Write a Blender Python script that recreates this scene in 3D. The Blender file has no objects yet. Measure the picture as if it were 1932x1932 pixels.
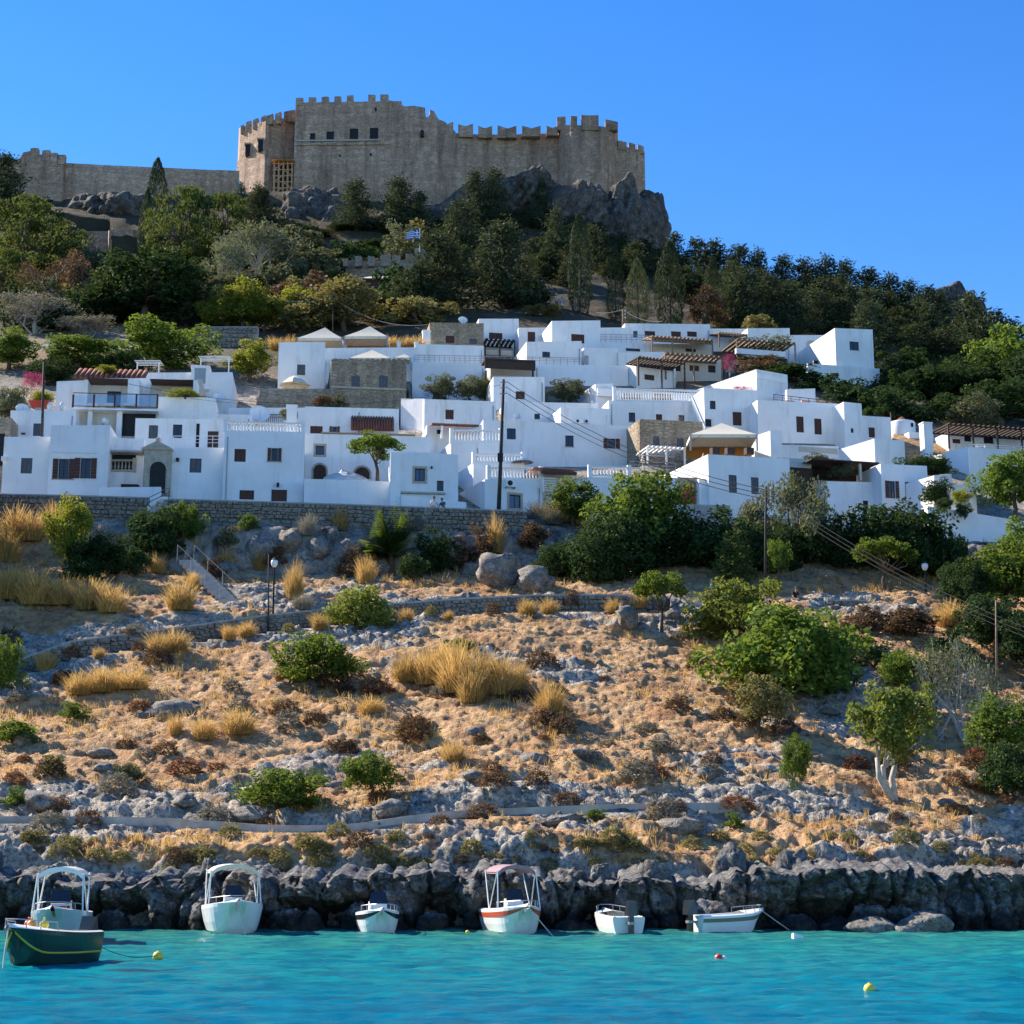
import bpy, bmesh, math, random
import numpy as np
from mathutils import Vector, Matrix
R = math.radians
SC = bpy.context.scene
COL = SC.collection
rnd = random.Random(7)
RS = np.random.RandomState(11)

# ---------------------------------------------------------------- camera
S, F, CAMZ = 1932.0, 3200.0, 2.5
PH = math.atan(644.0 / F)
cam_d = bpy.data.cameras.new('camera')
cam = bpy.data.objects.new('camera', cam_d); COL.objects.link(cam)
cam.location = (0, 0, CAMZ); cam.rotation_euler = (math.pi / 2 + PH, 0, 0)
cam_d.sensor_width = 36.0; cam_d.lens = 36.0 * F / S
cam_d.clip_start = 0.5; cam_d.clip_end = 9000
SC.camera = cam

# ---------------------------------------------------------------- world, sun, exposure
SUN_EL, SUN_AZ = 36.0, 57.0          # azimuth measured from +Y towards -X
w = bpy.data.worlds.new('World'); SC.world = w; w.use_nodes = True
nt = w.node_tree; bg = nt.nodes['Background']
sky = nt.nodes.new('ShaderNodeTexSky'); sky.sky_type = 'NISHITA'; sky.sun_disc = False
sky.sun_elevation = R(SUN_EL); sky.sun_rotation = R(-SUN_AZ)
sky.altitude = 0; sky.air_density = 1.0; sky.dust_density = 0.0; sky.ozone_density = 3.0
hs = nt.nodes.new('ShaderNodeHueSaturation'); hs.inputs['Saturation'].default_value = 1.34; hs.inputs['Hue'].default_value = 0.512
nt.links.new(sky.outputs[0], hs.inputs['Color']); nt.links.new(hs.outputs[0], bg.inputs['Color'])
bg.inputs['Strength'].default_value = 0.101
sd = bpy.data.lights.new('sun', 'SUN'); sd.energy = 5.0; sd.angle = R(0.5); sd.color = (1.0, 0.90, 0.77)
sun = bpy.data.objects.new('sun', sd); COL.objects.link(sun)
SV = Vector((-math.cos(R(SUN_EL)) * math.sin(R(SUN_AZ)), math.cos(R(SUN_EL)) * math.cos(R(SUN_AZ)), math.sin(R(SUN_EL))))
sun.rotation_euler = SV.to_track_quat('Z', 'Y').to_euler(); sun.location = (-120, 60, 200)
SC.view_settings.view_transform = 'Standard'; SC.view_settings.look = 'None'
SC.view_settings.exposure = 1.22; SC.view_settings.gamma = 1.0; SC.view_settings.use_curve_mapping = False
SC.render.engine = 'CYCLES'; SC.cycles.use_denoising = True
SC.cycles.max_bounces = 6; SC.cycles.diffuse_bounces = 4; SC.cycles.glossy_bounces = 3
SC.cycles.transmission_bounces = 4; SC.cycles.transparent_max_bounces = 8
SC.render.film_transparent = False

# ---------------------------------------------------------------- photo geometry: a pixel (1932 scale) and a distance give a point
CP, SP = math.cos(PH), math.sin(PH)
def at(px, py, Y):
    u = (px - 966) / F; v = (966 - py) / F
    dy = CP - v * SP; t = Y / dy
    return Vector((u * t, Y, CAMZ + t * (SP + v * CP)))
def zof(py, Y):
    v = (966 - py) / F
    return CAMZ + Y * (SP + v * CP) / (CP - v * SP)
def sof(px, py):
    v = (966 - py) / F
    return (px - 966) / F / (CP - v * SP)
def pix(x, y, z):
    dz = z - CAMZ
    d = y * CP + dz * SP; up = -y * SP + dz * CP
    return 966 + F * x / d, 966 - F * up / d
def ppm(py, Y):                      # pixels per metre there
    return F / (Y * CP + (zof(py, Y) - CAMZ) * SP)

# ---------------------------------------------------------------- noise
def _h(ix, iy, iz, seed):
    n = (ix.astype(np.int64) * 374761393 + iy.astype(np.int64) * 668265263 + iz.astype(np.int64) * 2147483647 + seed * 974711) & 0xFFFFFFFF
    n = ((n ^ (n >> 13)) * 1274126177) & 0xFFFFFFFF
    n = ((n ^ (n >> 16)) * 2246822519) & 0xFFFFFFFF
    return ((n ^ (n >> 15)) & 0xFFFFFF) / float(0xFFFFFF)
def vn(x, y, z=None, seed=0):
    x = np.asarray(x, float); y = np.asarray(y, float); z = np.zeros_like(x) if z is None else np.asarray(z, float)
    fx, fy, fz = np.floor(x), np.floor(y), np.floor(z)
    tx, ty, tz = x - fx, y - fy, z - fz
    tx = tx * tx * tx * (tx * (tx * 6 - 15) + 10); ty = ty * ty * ty * (ty * (ty * 6 - 15) + 10); tz = tz * tz * (3 - 2 * tz)
    r = 0
    zs = (0, 1) if np.any(tz) else (0,)
    for dz in zs:
        wz = (tz if dz else 1 - tz)
        for dy in (0, 1):
            wy = (ty if dy else 1 - ty)
            for dx in (0, 1):
                r = r + _h(fx + dx, fy + dy, fz + dz, seed) * (tx if dx else 1 - tx) * wy * wz
    return r * 2 - 1
def fbm(x, y, z=None, o=4, seed=0, g=0.5):
    r = 0; a = 1; t = 0; k = 1.0
    for i in range(o):
        r = r + a * vn(np.asarray(x) * k + i * 17.3, np.asarray(y) * k - i * 9.1, None if z is None else np.asarray(z) * k + i * 5.7, seed + i)
        t += a; a *= g; k *= 2.03
    return r / t
def worley(x, y, seed=0, z=None):    # F1 and F2
    x = np.asarray(x, float); y = np.asarray(y, float)
    fx, fy = np.floor(x), np.floor(y)
    f1 = np.full(x.shape, 9.0); f2 = np.full(x.shape, 9.0)
    zz = np.zeros_like(x)
    for dx in (-1, 0, 1):
        for dy in (-1, 0, 1):
            cx, cy = fx + dx, fy + dy
            jx = cx + _h(cx, cy, zz, seed); jy = cy + _h(cx, cy, zz, seed + 77)
            d = np.hypot(jx - x, jy - y)
            f2 = np.minimum(f2, np.maximum(f1, d)); f1 = np.minimum(f1, d)
    return f1, f2
def sstep(a, b, x):
    t = np.clip((np.asarray(x, float) - a) / (b - a), 0, 1); return t * t * (3 - 2 * t)

# ---------------------------------------------------------------- mesh helpers
def mesh_np(name, V, Fq, mat=None, smooth=False):
    me = bpy.data.meshes.new(name)
    V = np.asarray(V, np.float32).reshape(-1, 3); Fq = np.asarray(Fq, np.int32); k = Fq.shape[1]
    me.vertices.add(len(V)); me.vertices.foreach_set('co', V.ravel())
    me.loops.add(Fq.size); me.loops.foreach_set('vertex_index', Fq.ravel())
    me.polygons.add(len(Fq))
    me.polygons.foreach_set('loop_start', np.arange(0, Fq.size, k, dtype=np.int32))
    me.polygons.foreach_set('loop_total', np.full(len(Fq), k, np.int32))
    if smooth: me.polygons.foreach_set('use_smooth', np.ones(len(Fq), bool))
    if mat: me.materials.append(mat)
    me.update(calc_edges=True)
    return me
def link(o, parent=None):
    COL.objects.link(o)
    if parent is not None: o.parent = parent
    return o
def obj(name, me, parent=None, loc=None):
    o = bpy.data.objects.new(name, me)
    if loc is not None: o.location = loc
    return link(o, parent)
def tag(o, label=None, cat=None, group=None, kind=None):
    if label: o['label'] = label
    if cat: o['category'] = cat
    if group: o['group'] = group
    if kind or cat: o['kind'] = kind or 'thing'
    return o
def thing(name, label, cat, loc=(0, 0, 0), rz=0, group=None, scale=None):
    o = bpy.data.objects.new(name, None); o.empty_display_size = 0.3
    o.location = loc; o.rotation_euler = (0, 0, rz)
    if scale is not None: o.scale = scale
    COL.objects.link(o); return tag(o, label, cat, group)
class MB:
    """collects shapes; build() links them as ONE mesh object"""
    def __init__(s): s.v = []; s.f = []
    def quad(s, a, b, c, d):
        n = len(s.v); s.v += [tuple(a), tuple(b), tuple(c), tuple(d)]; s.f.append((n, n + 1, n + 2, n + 3)); return s
    def tri(s, a, b, c):
        n = len(s.v); s.v += [tuple(a), tuple(b), tuple(c)]; s.f.append((n, n + 1, n + 2)); return s
    def box(s, x0, y0, z0, x1, y1, z1):
        n = len(s.v)
        s.v += [(x0, y0, z0), (x1, y0, z0), (x1, y1, z0), (x0, y1, z0), (x0, y0, z1), (x1, y0, z1), (x1, y1, z1), (x0, y1, z1)]
        s.f += [tuple(n + i for i in q) for q in ((0, 3, 2, 1), (4, 5, 6, 7), (0, 1, 5, 4), (1, 2, 6, 5), (2, 3, 7, 6), (3, 0, 4, 7))]; return s
    def hexa(s, lo, hi):             # bottom and top polygons with the same count
        n = len(s.v); k = len(lo); s.v += [tuple(p) for p in lo] + [tuple(p) for p in hi]
        s.f.append(tuple(n + i for i in reversed(range(k)))); s.f.append(tuple(n + k + i for i in range(k)))
        for i in range(k): j = (i + 1) % k; s.f.append((n + i, n + j, n + k + j, n + k + i))
        return s
    def tube(s, pts, rad, k=6, cap=True):
        pts = [Vector(p) for p in pts]; n0 = len(s.v); m = len(pts)
        rad = rad if isinstance(rad, (list, tuple)) else [rad] * m
        for i, p in enumerate(pts):
            t = (pts[min(i + 1, m - 1)] - pts[max(i - 1, 0)]).normalized()
            a = t.orthogonal().normalized() if i == 0 else (a - a.dot(t) * t).normalized()
            b = t.cross(a)
            for j in range(k):
                q = 2 * math.pi * j / k
                s.v.append(tuple(p + (a * math.cos(q) + b * math.sin(q)) * rad[i]))
        for i in range(m - 1):
            for j in range(k):
                j2 = (j + 1) % k
                s.f.append((n0 + i * k + j, n0 + i * k + j2, n0 + (i + 1) * k + j2, n0 + (i + 1) * k + j))
        if cap:
            s.f.append(tuple(n0 + j for j in reversed(range(k)))); s.f.append(tuple(n0 + (m - 1) * k + j for j in range(k)))
        return s
    def lathe(s, prof, k=10, c=(0, 0, 0)):
        n0 = len(s.v); m = len(prof)
        for r, z in prof:
            for j in range(k):
                q = 2 * math.pi * j / k; s.v.append((c[0] + r * math.cos(q), c[1] + r * math.sin(q), c[2] + z))
        for i in range(m - 1):
            for j in range(k):
                j2 = (j + 1) % k
                s.f.append((n0 + i * k + j, n0 + i * k + j2, n0 + (i + 1) * k + j2, n0 + (i + 1) * k + j))
        s.f.append(tuple(n0 + j for j in reversed(range(k)))); s.f.append(tuple(n0 + (m - 1) * k + j for j in range(k)))
        return s
    def mesh(s, name, mat, smooth=False):
        me = bpy.data.meshes.new(name); me.from_pydata([tuple(p) for p in s.v], [], s.f)
        if mat: me.materials.append(mat)
        if smooth:
            me.polygons.foreach_set('use_smooth', np.ones(len(me.polygons), bool))
        me.update(); return me
    def build(s, name, mat, parent=None, smooth=False, loc=None):
        return obj(name, s.mesh(name, mat, smooth), parent, loc)

# ---------------------------------------------------------------- materials
def mat_new(name):
    m = bpy.data.materials.new(name); m.use_nodes = True
    t = m.node_tree; b = t.nodes['Principled BSDF']
    b.inputs['Specular IOR Level'].default_value = 0.2
    return m, t, b
def nd(t, typ, **kw):
    n = t.nodes.new(typ)
    for k, v in kw.items():
        if k in n.inputs: n.inputs[k].default_value = v
        else: setattr(n, k, v)
    return n
def ramp(t, fac, stops):
    n = t.nodes.new('ShaderNodeValToRGB'); e = n.color_ramp.elements
    e[0].position = stops[0][0]; e[0].color = tuple(stops[0][1]) + (1,)
    e[1].position = stops[-1][0]; e[1].color = tuple(stops[-1][1]) + (1,)
    for p, c in stops[1:-1]:
        q = e.new(p); q.color = tuple(c) + (1,)
    t.links.new(fac, n.inputs['Fac']); return n.outputs['Color']
def mixc(t, fac, a, b, mode='MIX'):
    n = t.nodes.new('ShaderNodeMix'); n.data_type = 'RGBA'; n.blend_type = mode
    for i, x in ((0, fac), (6, a), (7, b)):
        if hasattr(x, 'is_linked'): t.links.new(x, n.inputs[i])
        elif i == 0: n.inputs[0].default_value = x
        else: n.inputs[i].default_value = tuple(x) + (1,)
    return n.outputs[2]
def noise_tex(t, scale, detail=4, rough=0.55, vec=None, dist=0):
    n = nd(t, 'ShaderNodeTexNoise', Scale=scale, Detail=detail, Roughness=rough, Distortion=dist)
    if vec is not None: t.links.new(vec, n.inputs['Vector'])
    return n.outputs['Fac']
def bump(t, b, h, strength=0.3, dist=0.1):
    n = nd(t, 'ShaderNodeBump', Strength=strength, Distance=dist); t.links.new(h, n.inputs['Height']); t.links.new(n.outputs[0], b.inputs['Normal'])
def wpos(t): return t.nodes.new('ShaderNodeNewGeometry').outputs['Position']
def vmap(t, vec, scale=(1, 1, 1)):
    n = t.nodes.new('ShaderNodeMapping'); n.inputs['Scale'].default_value = scale; t.links.new(vec, n.inputs['Vector']); return n.outputs[0]

def mat_plain(name, col, rough=0.7, var=0.12, scale=3.0, metal=0.0, bmp=0.0):
    m, t, b = mat_new(name)
    n = noise_tex(t, scale, 4, 0.6, wpos(t))
    c = ramp(t, n, [(0.3, [x * (1 - var) for x in col]), (0.7, [min(1, x * (1 + var)) for x in col])])
    t.links.new(c, b.inputs['Base Color']); b.inputs['Roughness'].default_value = rough; b.inputs['Metallic'].default_value = metal
    if bmp: bump(t, b, n, bmp, 0.05)
    return m
def mat_plaster(name, col, dirt=(0.45, 0.42, 0.36), amt=0.5):
    m, t, b = mat_new(name); P = wpos(t)
    n1 = noise_tex(t, 0.35, 5, 0.6, P); n2 = noise_tex(t, 2.2, 5, 0.65, P)
    n3 = noise_tex(t, 1.0, 6, 0.7, vmap(t, P, (1.6, 1.6, 0.18)))          # streaks that run down
    base = ramp(t, n1, [(0.35, [x * 0.86 for x in col]), (0.65, col)])
    st = ramp(t, n3, [(0.53, (0, 0, 0)), (0.74, (amt, amt, amt))])
    c = mixc(t, st, base, dirt)
    sp = ramp(t, n2, [(0.62, (0, 0, 0)), (0.75, (amt * 0.35,) * 3)])
    c = mixc(t, sp, c, [x * 0.75 for x in col])
    t.links.new(c, b.inputs['Base Color']); b.inputs['Roughness'].default_value = 0.85
    bump(t, b, n2, 0.25, 0.06)
    return m
def mat_stone(name, c1, c2, c3, course=0.45, bmp=0.6, big=0.05, jm=0.6):
    m, t, b = mat_new(name); P = wpos(t)
    n1 = noise_tex(t, big, 5, 0.6, P); n2 = noise_tex(t, 0.8, 6, 0.7, P); n3 = noise_tex(t, 0.45, 5, 0.65, vmap(t, P, (1.2, 1.2, 0.12)))
    v = nd(t, 'ShaderNodeTexVoronoi', Scale=1.0); t.links.new(vmap(t, P, (1 / course * 0.42, 1 / course * 0.42, 1 / course)), v.inputs['Vector'])
    vd = nd(t, 'ShaderNodeTexVoronoi', Scale=1.0, feature='DISTANCE_TO_EDGE'); t.links.new(vmap(t, P, (1 / course * 0.42, 1 / course * 0.42, 1 / course)), vd.inputs['Vector'])
    sepv = nd(t, 'ShaderNodeSeparateColor'); t.links.new(v.outputs['Color'], sepv.inputs[0])
    base = ramp(t, n1, [(0.3, c1), (0.5, c2), (0.7, c3)])
    c = mixc(t, ramp(t, sepv.outputs[0], [(0, (0.0,) * 3), (1, (0.45,) * 3)]), base, [x * 0.7 for x in c1])
    c = mixc(t, ramp(t, n2, [(0.5, (0,) * 3), (0.72, (0.6,) * 3)]), c, [min(1, x * 1.35) for x in c3])
    c = mixc(t, ramp(t, n3, [(0.48, (0,) * 3), (0.66, (0.7,) * 3)]), c, [x * 0.45 for x in c1])
    j = ramp(t, vd.outputs['Distance'], [(0.0, (0.35,) * 3), (0.09, (1,) * 3)])
    c = mixc(t, jm, c, j, 'MULTIPLY')
    bd = noise_tex(t, 1.0, 5, 0.6, vmap(t, P, (0.06, 0.06, 1.4)))
    c = mixc(t, ramp(t, bd, [(0.38, (0.28,) * 3), (0.55, (0,) * 3)]), c, [x * 0.6 for x in c1])
    t.links.new(c, b.inputs['Base Color']); b.inputs['Roughness'].default_value = 0.9
    hsum = nd(t, 'ShaderNodeMath', operation='ADD'); t.links.new(j, hsum.inputs[0]); t.links.new(n2, hsum.inputs[1])
    bump(t, b, hsum.outputs[0], bmp, 0.25)
    return m
def mat_leaf(name, c1, c2, c3, trans=0.3, tcol=None, var=0.25):
    m, t, b = mat_new(name)
    g = t.nodes.new('ShaderNodeNewGeometry'); oi = t.nodes.new('ShaderNodeObjectInfo')
    c = ramp(t, g.outputs['Random Per Island'], [(0.0, c1), (0.55, c2), (1.0, c3)])
    h = nd(t, 'ShaderNodeHueSaturation'); t.links.new(c, h.inputs['Color'])
    mr = nd(t, 'ShaderNodeMapRange'); t.links.new(oi.outputs['Random'], mr.inputs[0]); mr.inputs[3].default_value = 1 - var; mr.inputs[4].default_value = 1 + var
    t.links.new(mr.outputs[0], h.inputs['Value'])
    t.links.new(h.outputs[0], b.inputs['Base Color']); b.inputs['Roughness'].default_value = 0.75; b.inputs['Specular IOR Level'].default_value = 0.08
    tr = nd(t, 'ShaderNodeBsdfTranslucent')
    tc = tcol or [min(1, c3[0] * 1.3), min(1, c3[1] * 1.25), c3[2] * 0.7]
    hm = mixc(t, 0.7, h.outputs[0], tc); t.links.new(hm, tr.inputs['Color'])
    mx = nd(t, 'ShaderNodeMixShader', Fac=trans); t.links.new(b.outputs[0], mx.inputs[1]); t.links.new(tr.outputs[0], mx.inputs[2])
    t.links.new(mx.outputs[0], t.nodes['Material Output'].inputs['Surface'])
    return m
# ================================================================ TERRAIN
PROF = {   # column px: (distance, image row) ; a third value is a height in metres instead
 0:    [(30, 0, -4), (52, 0, -2.2), (60.5, 0, -0.9), (61.3, 1652), (62.4, 1612), (66, 1550), (70, 1500), (76, 1430), (84, 1335), (89, 1275), (91, 1240), (95, 1205), (100, 1150), (106, 1105), (112.6, 1058), (115, 1000), (116.6, 972), (121, 955), (135, 850), (150, 760), (165, 700), (180, 655), (195, 625), (215, 575), (240, 495), (255, 445), (268, 400), (282, 372), (300, 0, 123)],
 480:  [(30, 0, -4), (52, 0, -2.2), (60.5, 0, -0.9), (61.3, 1652), (62.4, 1605), (66, 1562), (70, 1505), (76, 1430), (84, 1325), (90, 1262), (95, 1195), (97, 1180), (98.3, 1160), (101, 1152), (106, 1118), (114.1, 1084), (115.1, 1002), (116.6, 980), (121, 960), (135, 870), (150, 765), (165, 700), (178, 660), (190, 642), (205, 605), (230, 545), (250, 485), (262, 445), (275, 400), (290, 365), (303, 0, 124)],
 966:  [(30, 0, -4), (52, 0, -2.2), (60.5, 0, -0.9), (61.3, 1650), (62.4, 1600), (66, 1535), (70, 1482), (76, 1402), (84, 1292), (92, 1200), (97, 1164), (99.2, 1152), (100.4, 1128), (103, 1130), (108, 1108), (114.2, 1087), (115.2, 1012), (116.6, 990), (121, 968), (135, 890), (150, 780), (165, 705), (178, 655), (188, 608), (200, 590), (230, 535), (260, 475), (280, 430), (293, 400), (300, 380), (306, 0, 124)],
 1450: [(30, 0, -4), (52, 0, -2.2), (60.5, 0, -0.9), (61.3, 1668), (62.6, 1622), (66, 1552), (70, 1500), (76, 1420), (84, 1325), (92, 1240), (97, 1180), (99.2, 1155), (100.4, 1137), (103, 1134), (108, 1095), (113, 1050), (118, 1010), (122, 1000), (135, 900), (150, 790), (165, 720), (180, 672), (190, 645), (210, 625), (230, 596), (250, 575), (280, 565), (300, 568), (306, 0, 100)],
 1720: [(30, 0, -4), (52, 0, -2.2), (60.5, 0, -0.9), (61.3, 1676), (62.8, 1632), (67, 1556), (72, 1495), (79, 1410), (87, 1308), (94, 1215), (98, 1170), (99.3, 1157), (100.7, 1138), (103, 1135), (108, 1100), (112, 1065), (116, 1022), (121, 1008), (135, 915), (150, 820), (165, 760), (180, 718), (190, 700), (210, 668), (230, 640), (250, 618), (270, 610), (300, 625), (306, 0, 92)],
 1932: [(30, 0, -4), (52, 0, -2.2), (60.5, 0, -0.9), (61.3, 1686), (63, 1640), (68, 1562), (74, 1490), (82, 1400), (90, 1292), (97, 1190), (99.5, 1160), (101, 1140), (103, 1137), (108, 1105), (112, 1070), (115, 1030), (121, 1015), (135, 930), (150, 850), (170, 800), (190, 770), (220, 742), (250, 725), (300, 730), (306, 0, 84)],
}
def _prof(px):
    p = PROF[px]; ys = []; zs = []
    for e in p:
        ys.append(e[0]); zs.append(e[2] if len(e) == 3 else zof(e[1], e[0]))
    zl = zs[-1]
    ys += [340, 420, 700, 1100, 1250]; zs += [zl - 1, zl - 14, zl * 0.45, 2, -3]
    return np.array(ys, float), np.array(zs, float)
dense = np.linspace(-0.365, 0.365, 770)
out_ = np.linspace(0.38, 1.3, 26)
TS = np.concatenate([-out_[::-1], dense, out_])
TY = np.concatenate([np.arange(30, 56, 2.0), np.arange(56, 63, 0.11), np.arange(63, 113.3, 0.17), np.arange(113.3, 116.5, 0.08), np.arange(116.5, 118, 0.17), np.arange(118, 205, 0.6), np.arange(205, 312, 1.0), np.arange(314, 420, 6), [440, 500, 600, 700, 850, 1000, 1250]])
NR, NC = len(TY), len(TS)
_c = sorted(PROF); _Z = []
for c in _c:
    y_, z_ = _prof(c); _Z.append(np.interp(TY, y_, z_))
_Z = np.array(_Z)                                                    # 5 x NR
# light smoothing along the distance so that the slope has no creases
for k in range(len(_c)):
    zz = _Z[k].copy(); m = (TY > 62) & (TY < 310)
    for _ in range(6): zz[1:-1] = np.where(m[1:-1], (zz[:-2] + 2 * zz[1:-1] + zz[2:]) / 4, zz[1:-1])
    _Z[k] = zz
TX = TS[None, :] * TY[:, None]; TYY = np.repeat(TY[:, None], NC, 1)
_pc = 966 + F * TS[None, :] * 0.975 + 0 * TYY                         # rough column of every vertex
_pc = np.clip(_pc, 0, 1931.9)
TZ = np.zeros((NR, NC))
for a in range(len(_c) - 1):
    c0, c1 = _c[a], _c[a + 1]; m = (_pc >= c0) & (_pc < c1)
    t = (_pc - c0) / (c1 - c0); t = t * t * (3 - 2 * t) * 0.5 + t * 0.5
    TZ = np.where(m, _Z[a][:, None] * (1 - t) + _Z[a + 1][:, None] * t, TZ)
TZ0 = TZ.copy()
# relief
_py0 = pix(TX, TYY, TZ)[1]; _px0 = pix(TX, TYY, TZ)[0]
near = sstep(60.8, 61.8, TYY) * (1 - sstep(112, 119, TYY))
far = sstep(185, 200, TYY) * (1 - sstep(300, 330, TYY))
m1 = fbm(TX * 0.11, TYY * 0.16, o=4, seed=3)
rock = 0.40 + 2.1 * m1 + 0.35 * fbm(TX * 0.5, TYY * 0.8, o=3, seed=9)
rock += 0.40 * (1 - sstep(60, 64, TYY)) + 0.30 * sstep(1100, 1500, _px0) * (1 - sstep(74, 84, TYY)) + 0.55 * sstep(112.5, 114, TYY)
rock -= 0.35 * sstep(66, 71, TYY) * (1 - sstep(80, 86, TYY)) * (1 - sstep(1150, 1400, _px0))
rock -= 0.8 * sstep(1420, 1520, _px0) * (np.exp(-((_py0 - (1548 + (_px0 - 1480) * .10)) / 13) ** 2) + np.exp(-((_py0 - 1622) / 12) ** 2) * sstep(1560, 1640, _px0))
rock -= 0.55 * np.exp(-((_px0 - 950) / 420) ** 2 - ((TYY - 92) / 4.5) ** 2)
rock -= 0.5 * sstep(99.5, 101, TYY) * (1 - sstep(112, 113.5, TYY))
rock = np.maximum(rock, 1 - sstep(61.2, 62.2, TYY))
rock = np.clip(rock, 0, 1)
f1, f2 = worley(TX * 1.15 + 0.35 * fbm(TX, TYY, o=2, seed=21), TYY * 1.5, 5)
g1, g2 = worley(TX * 3.1, TYY * 4.0, 8)
strat = fbm(TX * 0.35 + TYY * 0.1, TYY * 2.2, o=4, seed=31)
ridge = 1 - np.abs(fbm(TX * 0.7, TYY * 1.1, o=5, seed=41)) * 2.2
soft = fbm(TX * 0.25, TYY * 0.35, o=5, seed=51)
fine = fbm(TX * 2.2, TYY * 2.8, o=4, seed=61)
mid = fbm(TX * 0.8, TYY * 1.1, o=4, seed=55)
clump = np.clip(fbm(TX * 1.3, TYY * 1.6, o=3, seed=57) - .12, 0, 1)
rough = (1 - np.abs(fbm(TX * 1.7, TYY * 2.1, o=5, seed=63)) * 2.4)
dz = near * (0.50 * soft + 0.17 * mid + 0.08 * fine + 0.20 * clump + 0.11 * rough + rock * (0.10 * np.clip(0.75 - f1, 0, 1) * (0.2 + 0.9 * sstep(-.2, .5, soft)) + 0.07 * np.clip(0.6 - g1, 0, 1) + 0.62 * strat + 0.26 * ridge - 0.22))
dz += near * sstep(61, 62, TYY) * (1 - sstep(62, 66, TYY)) * (0.25 * ridge + 0.22 * np.clip(0.8 - f1, 0, 1))
dz += far * (1.1 * fbm(TX * 0.05, TYY * 0.05, o=4, seed=71) + 0.5 * fbm(TX * 0.4, TYY * 0.4, o=3, seed=72))
TZ = TZ + dz
TROCK = rock
CAPS = []        # (px0, px1, py, y0, y1): keep the ground under the foot of what stands there
def finish_terrain():
    global TZ
    PX, _ = pix(TX, TYY, TZ)
    for (a, b, py, y0, y1) in CAPS:
        m = (PX > a - 3) & (PX < b + 3) & (TYY > y0) & (TYY < y1)
        TZ = np.where(m, np.minimum(TZ, zof(py, TYY)), TZ)
def gz(x, y):
    s = x / y
    i = int(np.clip(np.searchsorted(TY, y) - 1, 0, NR - 2)); j = int(np.clip(np.searchsorted(TS, s) - 1, 0, NC - 2))
    a = (y - TY[i]) / (TY[i + 1] - TY[i]); b = (s - TS[j]) / (TS[j + 1] - TS[j])
    return float((TZ[i, j] * (1 - b) + TZ[i, j + 1] * b) * (1 - a) + (TZ[i + 1, j] * (1 - b) + TZ[i + 1, j + 1] * b) * a)
def hit(px, py, ymin=57.0, ymax=330.0):
    """where the ray through that pixel meets the ground"""
    v = (966 - py) / F; dy = CP - v * SP; s = (px - 966) / F / dy
    j = int(np.clip(np.searchsorted(TS, s), 0, NC - 1))
    m = (TY >= ymin) & (TY <= ymax)
    ys = TY[m]; zs = TZ[m, j]; over = zs >= zof(py, ys)
    k = int(np.argmax(over)) if over.any() else len(ys) - 1
    y = float(ys[k])
    if k > 0 and over.any():
        d0 = zs[k - 1] - zof(py, ys[k - 1]); d1 = zs[k] - zof(py, ys[k])
        y = float(ys[k - 1] + (ys[k] - ys[k - 1]) * (-d0) / (d1 - d0 + 1e-9))
    return Vector((s * y, y, gz(s * y, y)))

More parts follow.
